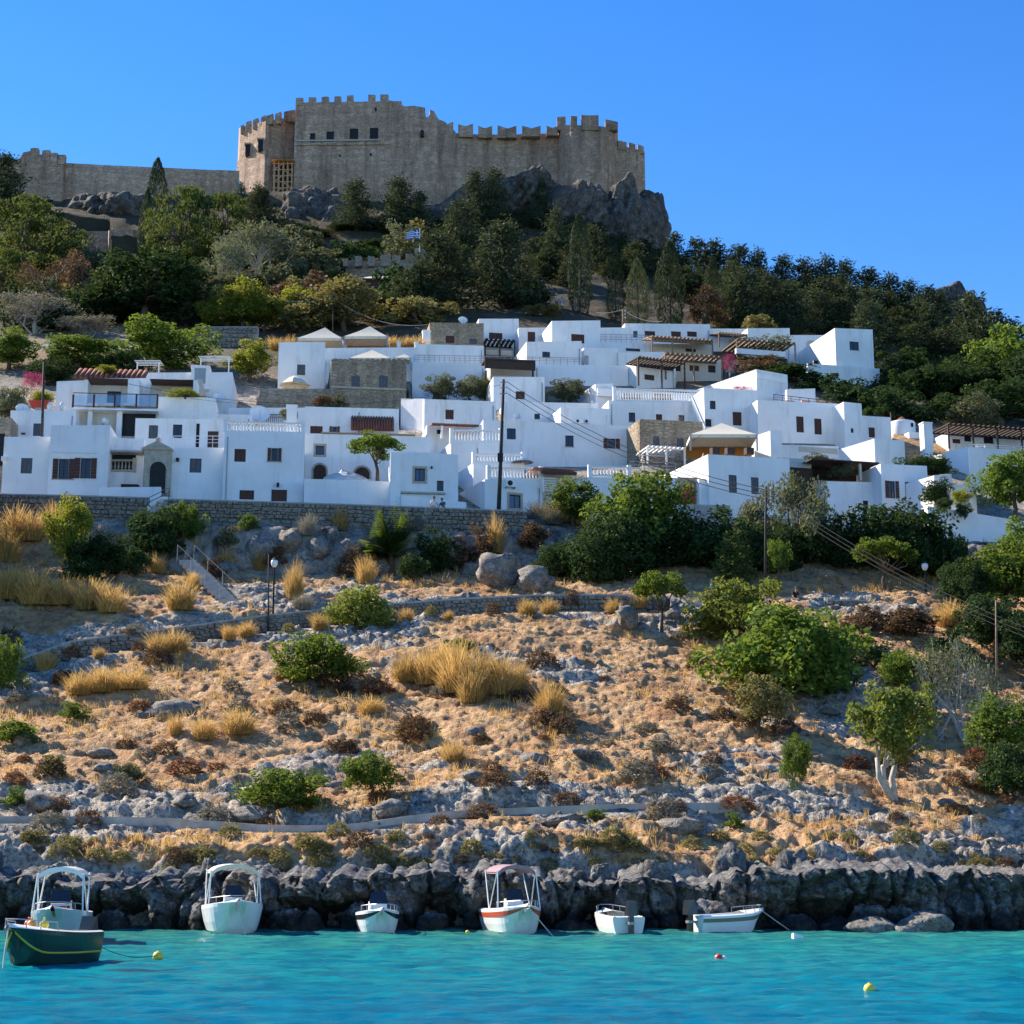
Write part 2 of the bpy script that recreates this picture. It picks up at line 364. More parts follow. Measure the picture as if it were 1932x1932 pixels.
def mat_terrain():
    m, t, b = mat_new('hillside'); P = wpos(t)
    at_ = t.nodes.new('ShaderNodeAttribute'); at_.attribute_name = 'rock'
    up_ = t.nodes.new('ShaderNodeAttribute'); up_.attribute_name = 'upland'
    n1 = noise_tex(t, 0.22, 6, 0.62, P); n2 = noise_tex(t, 1.5, 6, 0.68, P); n3 = noise_tex(t, 6.0, 5, 0.7, P); n4 = noise_tex(t, 0.7, 5, 0.6, P)
    soil = ramp(t, n1, [(0.30, (0.33, 0.160, 0.072)), (0.44, (0.48, 0.270, 0.125)), (0.56, (0.56, 0.360, 0.185)), (0.70, (0.46, 0.230, 0.098))])
    soil = mixc(t, ramp(t, n2, [(0.38, (0.8,) * 3), (0.53, (0,) * 3)]), soil, (0.22, 0.12, 0.062))
    soil = mixc(t, ramp(t, n4, [(0.52, (0,) * 3), (0.66, (0.75,) * 3)]), soil, (0.62, 0.435, 0.225))
    soil = mixc(t, ramp(t, n3, [(0.33, (0.5,) * 3), (0.46, (0,) * 3)]), soil, (0.18, 0.11, 0.06))
    gr = ramp(t, n2, [(0.30, (0.12, 0.104, 0.085)), (0.46, (0.34, 0.298, 0.24)), (0.64, (0.58, 0.515, 0.42))])
    gr = mixc(t, ramp(t, n3, [(0.36, (0.8,) * 3), (0.52, (0,) * 3)]), gr, (0.07, 0.07, 0.075))
    gr = mixc(t, ramp(t, n1, [(0.5, (0,) * 3), (0.7, (0.5,) * 3)]), gr, (0.40, 0.31, 0.22))
    ad = nd(t, 'ShaderNodeMath', operation='MULTIPLY_ADD'); t.links.new(n2, ad.inputs[0]); ad.inputs[1].default_value = 0.6; ad.inputs[2].default_value = -0.30
    a2 = nd(t, 'ShaderNodeMath', operation='ADD'); t.links.new(at_.outputs['Fac'], a2.inputs[0]); t.links.new(ad.outputs[0], a2.inputs[1])
    c = mixc(t, ramp(t, a2.outputs[0], [(0.46, (0,) * 3), (0.60, (1,) * 3)]), soil, gr)
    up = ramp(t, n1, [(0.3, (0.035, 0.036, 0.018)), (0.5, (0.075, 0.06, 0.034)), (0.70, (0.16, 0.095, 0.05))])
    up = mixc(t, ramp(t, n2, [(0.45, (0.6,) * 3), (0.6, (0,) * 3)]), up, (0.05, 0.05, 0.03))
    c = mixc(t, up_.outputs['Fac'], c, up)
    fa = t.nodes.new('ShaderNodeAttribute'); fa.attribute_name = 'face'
    st = noise_tex(t, 0.9, 6, 0.65, vmap(t, P, (1.2, 1.2, 0.35)))       # water-stained brown rock of the bank, some shade painted into its colour
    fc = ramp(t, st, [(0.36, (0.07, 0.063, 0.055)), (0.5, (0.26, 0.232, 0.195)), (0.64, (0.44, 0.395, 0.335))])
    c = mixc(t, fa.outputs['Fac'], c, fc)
    t.links.new(c, b.inputs['Base Color']); b.inputs['Roughness'].default_value = 0.95
    ma = nd(t, 'ShaderNodeMath', operation='ADD'); t.links.new(n2, ma.inputs[0]); t.links.new(n3, ma.inputs[1])
    bump(t, b, ma.outputs[0], 0.9, 0.16)
    return m
def build_terrain():
    finish_terrain()
    idx = np.arange(NR * NC).reshape(NR, NC)
    Fq = np.stack([idx[:-1, :-1], idx[:-1, 1:], idx[1:, 1:], idx[1:, :-1]], -1).reshape(-1, 4)
    V = np.stack([TX, TYY, TZ], -1)
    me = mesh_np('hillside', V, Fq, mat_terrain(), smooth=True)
    a = me.attributes.new('rock', 'FLOAT', 'POINT'); a.data.foreach_set('value', TROCK.astype(np.float32).ravel())
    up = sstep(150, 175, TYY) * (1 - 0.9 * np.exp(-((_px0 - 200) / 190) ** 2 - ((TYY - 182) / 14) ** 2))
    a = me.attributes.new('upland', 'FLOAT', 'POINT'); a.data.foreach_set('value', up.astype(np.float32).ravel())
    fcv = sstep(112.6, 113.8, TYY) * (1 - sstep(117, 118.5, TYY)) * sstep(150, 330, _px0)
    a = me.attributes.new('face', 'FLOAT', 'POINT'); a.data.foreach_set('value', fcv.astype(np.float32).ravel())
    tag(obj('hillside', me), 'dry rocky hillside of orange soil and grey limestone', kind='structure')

# ================================================================ COAST ROCK
def mat_rock(name, lo, mid, hi, scale=1.0, warm=(0.42, 0.31, 0.2), wamt=0.4, bmp=1.0, wet=False):
    m, t, b = mat_new(name); P = wpos(t)
    n1 = noise_tex(t, 0.6 * scale, 6, 0.65, P); n2 = noise_tex(t, 3.0 * scale, 6, 0.7, vmap(t, P, (1, 1, 0.5)) if wet else P); n3 = noise_tex(t, 11 * scale, 4, 0.7, P)
    c = ramp(t, n2, [(0.30, lo), (0.5, mid), (0.68, hi)])
    c = mixc(t, ramp(t, n1, [(0.5, (0,) * 3), (0.72, (wamt,) * 3)]), c, warm)
    c = mixc(t, ramp(t, n3, [(0.36, (0.75,) * 3), (0.5, (0,) * 3)]), c, [x * 0.4 for x in lo])
    if wet:                                                       # dark band of wet, weedy rock at the waterline
        sz = nd(t, 'ShaderNodeSeparateXYZ'); t.links.new(P, sz.inputs[0]); zz = nd(t, 'ShaderNodeMath', operation='MULTIPLY_ADD'); t.links.new(n1, zz.inputs[0]); zz.inputs[1].default_value = -0.9; t.links.new(sz.outputs[2], zz.inputs[2])
        c = mixc(t, ramp(t, zz.outputs[0], [(0.0, (0.85,) * 3), (0.22, (0,) * 3)]), c, (0.018, 0.018, 0.016))
    t.links.new(c, b.inputs['Base Color']); b.inputs['Roughness'].default_value = 0.9
    ma = nd(t, 'ShaderNodeMath', operation='ADD'); t.links.new(n2, ma.inputs[0]); t.links.new(n3, ma.inputs[1])
    bump(t, b, ma.outputs[0], bmp, 0.12 / scale)
    return m
M_COAST = mat_rock('coast_rock', (0.055, 0.054, 0.054), (0.16, 0.157, 0.15), (0.40, 0.385, 0.355), wamt=0.25, wet=True)
M_BOULD = mat_rock('slope_rock', (0.11, 0.10, 0.088), (0.28, 0.255, 0.218), (0.47, 0.43, 0.37))
M_CRAG = mat_rock('crag_rock', (0.045, 0.040, 0.036), (0.125, 0.112, 0.098), (0.26, 0.235, 0.205), scale=0.3, bmp=1.0)

def build_coast():
    nx, nt_ = 760, 110
    xs = np.linspace(-30, 30, nx); ts = np.linspace(0, 1, nt_)
    X, T = np.meshgrid(xs, ts)
    c1, c2 = worley(X * 0.62 + 0.3 * fbm(X * .7, 0 * X, o=2, seed=107), 0 * X + .5, 105)      # buttresses along the shore
    d1, d2 = worley(X * 1.5, 0 * X + .5, 106)
    h = 1.80 + 0.75 * fbm(X * 0.27, 0 * X, o=6, seed=101, g=.62) + 0.25 * (0.5 - c1) + 0.20 * (.5 - d1) + .2 * sstep(5, 8, X) + 0.28 * fbm(X * 1.1, 0 * X + 3, o=4, seed=121, g=.6)
    u = np.clip(T / 0.66, 0, 1); v = np.clip((T - 0.66) / 0.34, 0, 1)
    base = 58.75 + 0.75 * fbm(X * 0.16, 0 * X, o=3, seed=103)
    Yb = base + 0.30 * u ** 2 + 2.6 * v
    Z = -0.7 + (h + 0.7) * (np.sin(u * math.pi / 2) ** 0.85) + 0.30 * v
    wx = X + 0.35 * fbm(X * .9, Z * .9, o=3, seed=107)
    f1, f2 = worley(wx * 0.62, Z * 0.24 + .5, 105)                       # tall buttresses
    g1, g2 = worley(wx * 1.5 + .2 * Z, Z * 0.75 + 7, 106); k1, k2 = worley(X * 3.4 + Z * .8 + .3 * fbm(X * 4, Z * 4, o=2, seed=110), Z * 2.4 + 2, 109)
    but = np.clip(1.0 - f1 * 1.1, 0, 1); crack = 1 - sstep(0.0, 0.10, f2 - f1); crk2 = 1 - sstep(0, .10, g2 - g1); crk3 = 1 - sstep(0, .12, k2 - k1)
    flute = 1 - np.abs(fbm(X * 1.3, Z * .28, o=5, seed=117)) * 2.4                                # runnels worn down the face
    bed = 1 - np.abs(fbm(X * .5, Z * 2.2 + X * .25, o=4, seed=118)) * 2.4
    right = sstep(4.5, 7.0, X) * (1 - sstep(13.5, 15, X))                # one broad overhanging face
    cave = sstep(0.02, 0.25, fbm(X * 0.30 + 4, Z * 0.22, o=2, seed=111)) * (1 - sstep(0.35, 1.35 + .3 * fbm(X, 0 * X, o=2, seed=112), Z)) * (1 - .5 * right)
    d = 0.60 * but * (1 - .45 * right) - 0.25 + 0.75 * fbm(X * .45, Z * .35, o=4, seed=119) + 0.32 * (.55 - g1) + 0.22 * (.5 - k1) - .55 * crack - .22 * crk2 - .10 * crk3 + 0.30 * flute * (1 - .4 * right) + 0.16 * bed + 0.16 * fbm(X * 1.6, Z * 1.6, o=6, seed=113, g=.6) - 2.6 * cave
    d += right * (.55 * sstep(.5, 1.3, Z) - .35)
    d = d * (1 - 0.6 * v)
    Yb = Yb - d; Z = Z + 0.15 * d * v + v * (0.22 * (.6 - g1) - .2 * crk2 + 0.20 * fbm(X * 1.2, Yb * 1.6, o=5, seed=115) + .25 * fbm(X * .5, Yb * .8, o=4, seed=122)) - 0.45 * sstep(0.7, 1, v)
    idx = np.arange(nx * nt_).reshape(nt_, nx)
    Fq = np.stack([idx[:-1, :-1], idx[:-1, 1:], idx[1:, 1:], idx[1:, :-1]], -1).reshape(-1, 4)
    me = mesh_np('shore_cliff', np.stack([X, Yb, Z], -1), Fq, M_COAST, smooth=True)
    tag(obj('shore_cliff', me), 'dark grey weathered limestone shore cliff with hollows at the waterline', kind='structure')

def rock_mesh(name, mat, seed, sub=3, amp=0.35, flat=0.75):
    bm = bmesh.new(); bmesh.ops.create_icosphere(bm, subdivisions=sub, radius=1.0)
    co = np.array([v.co[:] for v in bm.verts])
    f1, f2 = worley(co[:, 0] * 1.1 + co[:, 2] * 0.6 + seed * 3.1, co[:, 1] * 1.1 - co[:, 2] * 0.7 + seed, seed)
    n = fbm(co[:, 0] * 1.2 + seed, co[:, 1] * 1.2, co[:, 2] * 1.2, o=4, seed=seed)
    k1, k2 = worley(co[:, 0] * 2.6 + co[:, 2] * 1.3 + seed, co[:, 1] * 2.6 + co[:, 2] * 1.9 - seed, seed + 7)
    rg = 1 - np.abs(fbm(co[:, 0] * 2.2, co[:, 1] * 2.2 + seed, co[:, 2] * 2.2, o=5, seed=seed + 3)) * 2
    r = 1 + amp * (0.7 * n + 0.8 * (0.5 - f1) + 0.35 * (.45 - k1) - .35 * (1 - sstep(0, .12, k2 - k1)) + 0.22 * rg)
    co = co * r[:, None]; co[:, 2] *= flat
    for v, c in zip(bm.verts, co): v.co = c
    me = bpy.data.meshes.new(name); bm.to_mesh(me); bm.free()
    me.materials.append(mat)
    if sub > 2: me.polygons.foreach_set('use_smooth', np.ones(len(me.polygons), bool))
    return me

# ================================================================ WATER
def build_water():
    m, t, b = mat_new('sea_water'); P = wpos(t)
    sep = nd(t, 'ShaderNodeSeparateXYZ'); t.links.new(P, sep.inputs[0])
    n1 = noise_tex(t, 0.12, 4, 0.6, vmap(t, P, (1, 1.6, 1))); n2 = noise_tex(t, 0.9, 5, 0.62, vmap(t, P, (0.8, 1.5, 1)))
    mr = nd(t, 'ShaderNodeMapRange'); t.links.new(sep.outputs[1], mr.inputs[0]); mr.inputs[1].default_value = 22; mr.inputs[2].default_value = 59
    ad = nd(t, 'ShaderNodeMath', operation='MULTIPLY_ADD'); t.links.new(n1, ad.inputs[0]); ad.inputs[1].default_value = 0.5; ad.inputs[2].default_value = -0.25
    a2 = nd(t, 'ShaderNodeMath', operation='ADD'); t.links.new(mr.outputs[0], a2.inputs[0]); t.links.new(ad.outputs[0], a2.inputs[1])
    # shallow over sand and weed near the rocks, deeper and bluer away from them
    c = ramp(t, a2.outputs[0], [(0.0, (0.0, 0.125, 0.225)), (0.35, (0.002, 0.175, 0.225)), (0.62, (0.010, 0.21, 0.205)), (0.86, (0.030, 0.21, 0.16)), (1.0, (0.045, 0.155, 0.10))])
    c = mixc(t, ramp(t, n2, [(0.40, (0.6,) * 3), (0.60, (0,) * 3)]), c, (0.0, 0.06, 0.13))  # dark side of the ripples painted into the water colour
    # a patch of weed on the bottom
    vp = nd(t, 'ShaderNodeVectorMath', operation='SUBTRACT'); t.links.new(P, vp.inputs[0]); wc = at(285, 1826, 38.2); vp.inputs[1].default_value = (wc.x, wc.y, 0)
    vs = vmap(t, vp.outputs[0], (0.85, 1.25, 0)); ln = nd(t, 'ShaderNodeVectorMath', operation='LENGTH'); t.links.new(vs, ln.inputs[0])
    a3 = nd(t, 'ShaderNodeMath', operation='ADD'); t.links.new(ln.outputs['Value'], a3.inputs[0]); t.links.new(ad.outputs[0], a3.inputs[1])
    c = mixc(t, ramp(t, a3.outputs[0], [(0.5, (0.75,) * 3), (1.05, (0,) * 3)]), c, (0.02, 0.045, 0.075))
    t.links.new(c, b.inputs['Base Color']); b.inputs['Roughness'].default_value = 0.12; b.inputs['Specular IOR Level'].default_value = 0.5
    b.inputs['IOR'].default_value = 1.33
    w1 = noise_tex(t, 1.6, 5, 0.6, vmap(t, P, (0.7, 1.3, 1)))
    bump(t, b, w1, 0.5, 0.16)
    # the water's own body, not its gloss, gives most of the colour
    df = nd(t, 'ShaderNodeBsdfDiffuse'); t.links.new(c, df.inputs['Color'])
    mx = nd(t, 'ShaderNodeMixShader', Fac=0.45); t.links.new(df.outputs[0], mx.inputs[1]); t.links.new(b.outputs[0], mx.inputs[2])
    t.links.new(mx.outputs[0], t.nodes['Material Output'].inputs['Surface'])
    xs = np.concatenate([[-1700, -1000, -600, -250, -120, -60], np.linspace(-30, 30, 420), [60, 120, 250, 600, 1000, 1700]])
    ys = np.concatenate([[-1500, -900, -500, -150, -50, -10, 8], np.linspace(18, 61.5, 380), [64]])
    X, Yg = np.meshgrid(xs, ys)
    k = (np.abs(X) < 31) & (Yg > 17) & (Yg < 62)
    Z = np.where(k, 0.045 * fbm(X * 0.8, Yg * 1.5, o=3, seed=201) + 0.055 * fbm(X * 2.1, Yg * 3.3, o=3, seed=202), 0)
    idx = np.arange(X.size).reshape(X.shape)
    Fq = np.stack([idx[:-1, :-1], idx[:-1, 1:], idx[1:, 1:], idx[1:, :-1]], -1).reshape(-1, 4)
    me = mesh_np('sea', np.stack([X, Yg, Z], -1), Fq, m, smooth=True)
    tag(obj('sea', me), 'clear turquoise bay water with small ripples', kind='structure')

# ================================================================ BUILDING MATERIALS
M_WHITE = mat_plaster('whitewash', (0.90, 0.885, 0.855))
M_BLUEW = mat_plaster('blue_tinted_whitewash', (0.87, 0.875, 0.87), amt=0.35)
M_OLDW = mat_plaster('weathered_whitewash', (0.84, 0.83, 0.80), amt=0.95)
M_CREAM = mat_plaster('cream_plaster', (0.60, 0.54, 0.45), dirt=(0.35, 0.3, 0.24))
M_HSTONE = mat_stone('house_stone', (0.36, 0.285, 0.195), (0.45, 0.36, 0.25), (0.53, 0.435, 0.31), course=0.2, big=0.3)
M_CASTLE = mat_stone('castle_stone', (0.36, 0.235, 0.155), (0.51, 0.35, 0.238), (0.62, 0.445, 0.315), course=0.38, bmp=0.45)
M_WSTONE = mat_rock('wall_stone', (0.15, 0.135, 0.115), (0.30, 0.27, 0.225), (0.43, 0.39, 0.33), scale=0.8)
M_TRIM = mat_plain('sandstone_trim', (0.42, 0.37, 0.29), var=0.2, bmp=0.3)
M_BROWN = mat_plain('brown_shutter_paint', (0.085, 0.038, 0.028), 0.5, 0.25, 6)
M_DARKW = mat_plain('dark_timber', (0.055, 0.036, 0.027), 0.7, 0.3, 5)
M_GREYB = mat_plain('grey_blue_shutter_paint', (0.10, 0.11, 0.125), 0.5, 0.2, 5)
M_TILE = mat_plain('terracotta', (0.21, 0.085, 0.055), 0.8, 0.3, 4)
M_WOOD = mat_plain('weathered_wood', (0.22, 0.15, 0.10), 0.8, 0.35, 5)
M_WPAINT = mat_plain('white_paint', (0.80, 0.80, 0.78), 0.5, 0.05)
M_CANV = mat_plain('cream_canvas', (0.72, 0.64, 0.48), 0.9, 0.06)
M_OCHRE = mat_leaf('ochre_canvas', (0.62, 0.33, 0.10), (0.62, 0.33, 0.10), (0.62, 0.33, 0.10), 0.55, tcol=(0.75, 0.36, 0.10), var=0.03)
M_METAL = mat_plain('grey_metal', (0.32, 0.33, 0.34), 0.45, 0.1, metal=0.6)
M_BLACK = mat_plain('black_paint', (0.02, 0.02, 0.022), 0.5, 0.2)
M_CONC = mat_plain('concrete', (0.36, 0.35, 0.33), 0.9, 0.25, 2, bmp=0.3)
M_POLE = mat_plain('creosoted_wood', (0.05, 0.045, 0.042), 0.8, 0.3, 3)
M_RED = mat_plain('red_paint', (0.45, 0.06, 0.04), 0.5, 0.15)
M_PINK = mat_plain('rose_plaster', (0.55, 0.30, 0.25), 0.8, 0.15)
def mat_glass(name, col, rough=0.08):
    m, t, b = mat_new(name); b.inputs['Base Color'].default_value = tuple(col) + (1,); b.inputs['Roughness'].default_value = rough
    b.inputs['Specular IOR Level'].default_value = 0.6
    n = noise_tex(t, 1.5, 2, 0.5, wpos(t)); bump(t, b, n, 0.05, 0.02); return m
M_GLASS = mat_glass('window_glass', (0.02, 0.025, 0.035))
M_GLASSB = mat_glass('window_glass_blue', (0.05, 0.075, 0.12))
def mat_clear(name):
    m, t, b = mat_new(name)
    tr = nd(t, 'ShaderNodeBsdfTransparent'); tr.inputs['Color'].default_value = (0.86, 0.92, 0.95, 1)
    gl = nd(t, 'ShaderNodeBsdfGlossy', Roughness=0.05); mx = nd(t, 'ShaderNodeMixShader', Fac=0.16)
    n = noise_tex(t, 0.8, 2, 0.5, wpos(t)); bm_ = nd(t, 'ShaderNodeBump', Strength=0.03); t.links.new(n, bm_.inputs['Height']); t.links.new(bm_.outputs[0], gl.inputs['Normal'])
    t.links.new(tr.outputs[0], mx.inputs[1]); t.links.new(gl.outputs[0], mx.inputs[2]); t.links.new(mx.outputs[0], t.nodes['Material Output'].inputs['Surface'])
    return m
M_CLEAR = mat_clear('balcony_glass')

# ================================================================ HOUSES
ZO = {1: (0, 670.8), 2: (479.2, 575), 3: (479.2, 734.7), 4: (894.5, 575), 5: (894.5, 734.7), 6: (1389, 575), 7: (1389, 734.7)}
ZK = 0.2811
def zp(zone, zx, zy):
    if zone == 0: return zx, zy
    if zone == 8: return 383 + zx * 0.463, 160 + zy * 0.463
    o = ZO[zone]; return o[0] + zx * ZK, o[1] + zy * ZK
class H:
    """a building whose front is given by a rectangle in one of the study crops and a distance"""
    def __init__(h, name, label, zone, x0, yt, x1, yb, Y, D=7.0, yaw=None, wins=(), mat=None, tr=None, cat='house', ext=4.0, par=0.35, cap=True, group=None, jit=0.06):
        h.zone = zone; h.mat = mat or M_WHITE
        a, yt_ = zp(zone, x0, yt); b, yb_ = zp(zone, x1, yb); tr_ = yt_ if tr is None else zp(zone, 0, tr)[1]
        ym = (yt_ + yb_) / 2
        h.psi = R(4 + 13 * (a / 1932)) if yaw is None else R(yaw)
        h.Y0 = Y; h.X0 = sof(a, ym) * Y; h.Z0 = float(zof(yb_, Y))
        h.root = thing(name, label, cat, (h.X0, Y, h.Z0), h.psi, group)
        h.W = h.loc(b, ym)[0]; h.D = D
        h.t0 = h.loc(a, yt_)[1]; h.t1 = h.loc(b, tr_)[1]
        h.t0 += rnd.uniform(-jit, jit); h.t1 += rnd.uniform(-jit, jit)
        holes = []
        for wn in wins:
            x_0, z_1 = h.L(wn[0], wn[1]); x_1, z_0 = h.L(wn[2], wn[3])
            holes.append((x_0, z_0, x_1, z_1, wn[4] if len(wn) > 4 else 'w', wn[5] if len(wn) > 5 else None))
        h.walls(holes, ext, par)
        for q in holes: h.opening(*q)
        if h.mat in (M_WHITE, M_BLUEW, M_OLDW) and h.W > 3.5 and D > 2 and rnd.random() < .55:
            x = rnd.choice((.25, h.W - .25, h.W * rnd.uniform(.3, .7)))
            if not any(q[0] - .2 < x < q[2] + .2 for q in holes): MB().tube([(x, -.05, -ext), (x, -.05, h.t0 - .5), (x, .02, h.t0 - .35)], .04, 6).build('drainpipe', M_WPAINT if rnd.random() < .5 else M_METAL, h.root)
        if cap:
            CAPS.append((a, b, max(yb_, yt_ + 10), Y - 10, Y + D * 0.9))
    def loc(h, px, py, dy=0.0):
        s = sof(px, py); c, n = math.cos(h.psi), math.sin(h.psi)
        x = (s * (h.Y0 + dy * c) - h.X0 + dy * n) / (c - s * n)
        y = h.Y0 + x * n + dy * c
        return x, float(zof(py, y)) - h.Z0
    def L(h, zx, zy, dy=0.0):
        return h.loc(*zp(h.zone, zx, zy), dy)
    def walls(h, holes, ext, par):
        W, D = h.W, h.D; m = MB(); th = min(0.3, W * 0.2)
        top = lambda x: h.t0 + (h.t1 - h.t0) * x / W
        hs_ = []
        for (a, z0, b, z1, k, o) in holes:
            if k == 'o':
                q = (b - a) * 0.27; a, b = a + q, b - q
            hs_.append((max(a, 0.05), z0, min(b, W - 0.05), z1))
        xs = sorted(set([0, W] + [v for q in hs_ for v in (q[0], q[2])]))
        zs = sorted(set([-ext] + [v for q in hs_ for v in (q[1], q[3])]))
        zs = [z for z in zs if z < min(h.t0, h.t1) - 0.05]
        for i in range(len(xs) - 1):
            xa, xb = xs[i], xs[i + 1]
            if xb - xa < 1e-4: continue
            for j in range(len(zs)):
                za = zs[j]; last = j == len(zs) - 1
                zb = None if last else zs[j + 1]
                xm = (xa + xb) / 2; zm = za + 0.001 if last else (za + zb) / 2
                if any(q[0] < xm < q[2] and q[1] < zm < q[3] for q in hs_): continue
                if last: m.quad((xa, 0, za), (xb, 0, za), (xb, 0, top(xb)), (xa, 0, top(xa)))
                else: m.quad((xa, 0, za), (xb, 0, za), (xb, 0, zb), (xa, 0, zb))
        for (a, z0, b, z1) in hs_:
            d = 0.22
            m.quad((a, 0, z0), (a, 0, z1), (a, d, z1), (a, d, z0)); m.quad((b, 0, z1), (b, 0, z0), (b, d, z0), (b, d, z1))
            m.quad((a, 0, z1), (b, 0, z1), (b, d, z1), (a, d, z1)); m.quad((b, 0, z0), (a, 0, z0), (a, d, z0), (b, d, z0))
            m.quad((a, d, z0), (b, d, z0), (b, d, z1), (a, d, z1))
        t0, t1 = h.t0, h.t1
        m.quad((0, D, -ext), (0, 0, -ext), (0, 0, t0), (0, D, t0)); m.quad((W, 0, -ext), (W, D, -ext), (W, D, t1), (W, 0, t1))
        m.quad((W, D, -ext), (0, D, -ext), (0, D, t0), (W, D, t1))
        o = [(0, 0, t0), (W, 0, t1), (W, D, t1), (0, D, t0)]; tq = min(th, D * 0.3)
        n = [(th, tq, t0), (W - th, tq, t1), (W - th, D - tq, t1), (th, D - tq, t0)]; lo = [(x, y, z - par) for x, y, z in n]
        for i in range(4):
            j = (i + 1) % 4
            m.quad(o[i], o[j], n[j], n[i]); m.quad(n[i], n[j], lo[j], lo[i])
        h.wall = m.build('wall', h.mat, h.root)
        MB().quad(*lo).build('roof', M_CONC if h.mat is not M_CASTLE else h.mat, h.root)
    def opening(h, a, z0, b, z1, k, opt):
        d = 0.13; fw = min(0.06, (b - a) * 0.12)
        if k == 'o': q = (b - a) * 0.27; A, B = a + q, b - q
        else: A, B = a, b
        if k in 'wom':
            fm = {None: M_DARKW, 'white': M_WPAINT, 'brown': M_BROWN}.get(opt, M_DARKW)
            f = MB(); f.box(A, d - .03, z0, A + fw, d + .04, z1).box(B - fw, d - .03, z0, B, d + .04, z1).box(A + fw, d - .028, z0, B - fw, d + .038, z0 + fw).box(A + fw, d - .028, z1 - fw, B - fw, d + .038, z1)
            if B - A > 0.45: f.box((A + B) / 2 - fw * .4, d - .025, z0 + fw, (A + B) / 2 + fw * .4, d + .03, z1 - fw)
            w_ = f.build('window', fm, h.root)
            MB().box(A + fw * .5, d + .005, z0 + fw * .5, B - fw * .5, d + .02, z1 - fw * .5).build('pane', M_GLASSB if k == 'm' else M_GLASS, w_)
            if k == 'o':
                for sx, ex in ((a, A - .02), (B + .02, b)):
                    s = MB(); n = 6
                    s.box(sx, -.05, z0, ex, -.008, z0 + .08).box(sx, -.05, z1 - .08, ex, -.008, z1)
                    for i in range(n):
                        zz = z0 + .08 + (z1 - z0 - .16) * i / n; s.box(sx + .002, -.046, zz + .01, ex - .002, -.012, zz + (z1 - z0 - .16) / n - .004)
                    s.build('shutter', M_BROWN, w_)
        elif k in 'sg':
            mm = M_BROWN if k == 's' else M_GREYB
            f = MB().box(A, .02, z0, A + fw, .1, z1).box(B - fw, .02, z0, B, .1, z1).box(A + fw, .022, z1 - fw, B - fw, .098, z1)
            w_ = f.build('window', mm, h.root)
            mid = (A + B) / 2
            for sa, sb in ((A + fw, mid - .01), (mid + .01, B - fw)):
                s = MB(); s.box(sa, .07, z0, sb, .09, z1 - fw - .002)
                n = max(3, int((z1 - z0) / .16))
                for i in range(n): zz = z0 + (z1 - z0 - fw) * i / n; s.box(sa + .03, .05, zz + .02, sb - .03, .068, zz + (z1 - z0 - fw) / n - .012)
                s.build('shutter', mm, w_)
        elif k in 'dn':
            mm = M_BROWN if k == 'd' else M_WPAINT
            f = MB().box(A, .05, z0, B, .09, z1)
            D_ = f.build('door', mm, h.root)
            p = MB(); pw = (B - A)
            for i in range(2):
                for j in range(2): p.box(A + pw * (.12 + .42 * i), .03, z0 + (z1 - z0) * (.08 + .46 * j), A + pw * (.46 + .42 * i), .048, z0 + (z1 - z0) * (.46 + .46 * j))
            p.build('door_panel', mm, D_)
        elif k == 'k':
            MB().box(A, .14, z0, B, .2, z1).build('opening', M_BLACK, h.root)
        if opt == 'stone':
            t = .17
            fr = MB().box(a - t, -.035, z0 - t, a, .06, z1 + t).box(b, -.035, z0 - t, b + t, .06, z1 + t).box(a, -.033, z1, b, .06, z1 + t).box(a, -.033, z0 - t, b, .06, z0)
            fr.build('stone_surround', M_TRIM, h.root)
        elif k in 'wo' and b - a > .5:
            MB().box(a - .06, -.06, z0 - .07, b + .06, .1, z0 - .003).build('sill', h.mat if rnd.random() < .6 else M_TRIM, h.root)
    # a box given by a crop rectangle at a depth behind (or before) the front
    def box(h, name, x0, y0, x1, y1, d0, d1, mat, parent=None):
        a, zt = h.L(x0, y0, d0); b, zb = h.L(x1, y1, d0)
        return MB().box(a, d0, zb, b, d1, zt).build(name, mat, parent or h.root)
    def balustrade(h, x0, yt, x1, yb, d=0.15, tr=None, br=None, mat=None, n=None):
        mat = mat or M_WPAINT
        a, zt = h.L(x0, yt, d); b, zt1 = h.L(x1, yt if tr is None else tr, d)
        zb = h.L(x0, yb, d)[1]; zb1 = h.L(x1, yb if br is None else br, d)[1]
        H0 = zt - zb
        m = MB()
        def bar(z0, z1, z0b, z1b, w_): m.hexa([(a, d - w_, z0), (b, d - w_, z0b), (b, d + w_, z0b), (a, d + w_, z0)], [(a, d - w_, z1), (b, d - w_, z1b), (b, d + w_, z1b), (a, d + w_, z1)])
        bar(zt - .12, zt, zt1 - .12, zt1, .13); bar(zb - .05, zb + .1, zb1 - .05, zb1 + .1, .12)
        br_ = m.build('balustrade', mat, h.root)
        for q in (0, 1):
            x = a if q == 0 else b; zb_, zt_ = (zb, zt) if q == 0 else (zb1, zt1)
            MB().box(x - .14, d - .14, zb_ - .1, x + .14, d + .14, zt_ + .12).build('post', mat, br_)
        n = n or max(3, int((b - a) / .24)); hh = H0 - .22
        pr = [(.05, 0), (.05, .06 * hh), (.035, .1 * hh), (.085, .32 * hh), (.07, .48 * hh), (.035, .72 * hh), (.05, .9 * hh), (.055, hh)]
        me = MB().lathe(pr, 8).mesh('baluster', mat, True)
        for i in range(n):
            f = (i + .5) / n; x = a + (b - a) * f
            obj('baluster', me, br_, (x, d, zb + .1 + (zb1 - zb) * f))
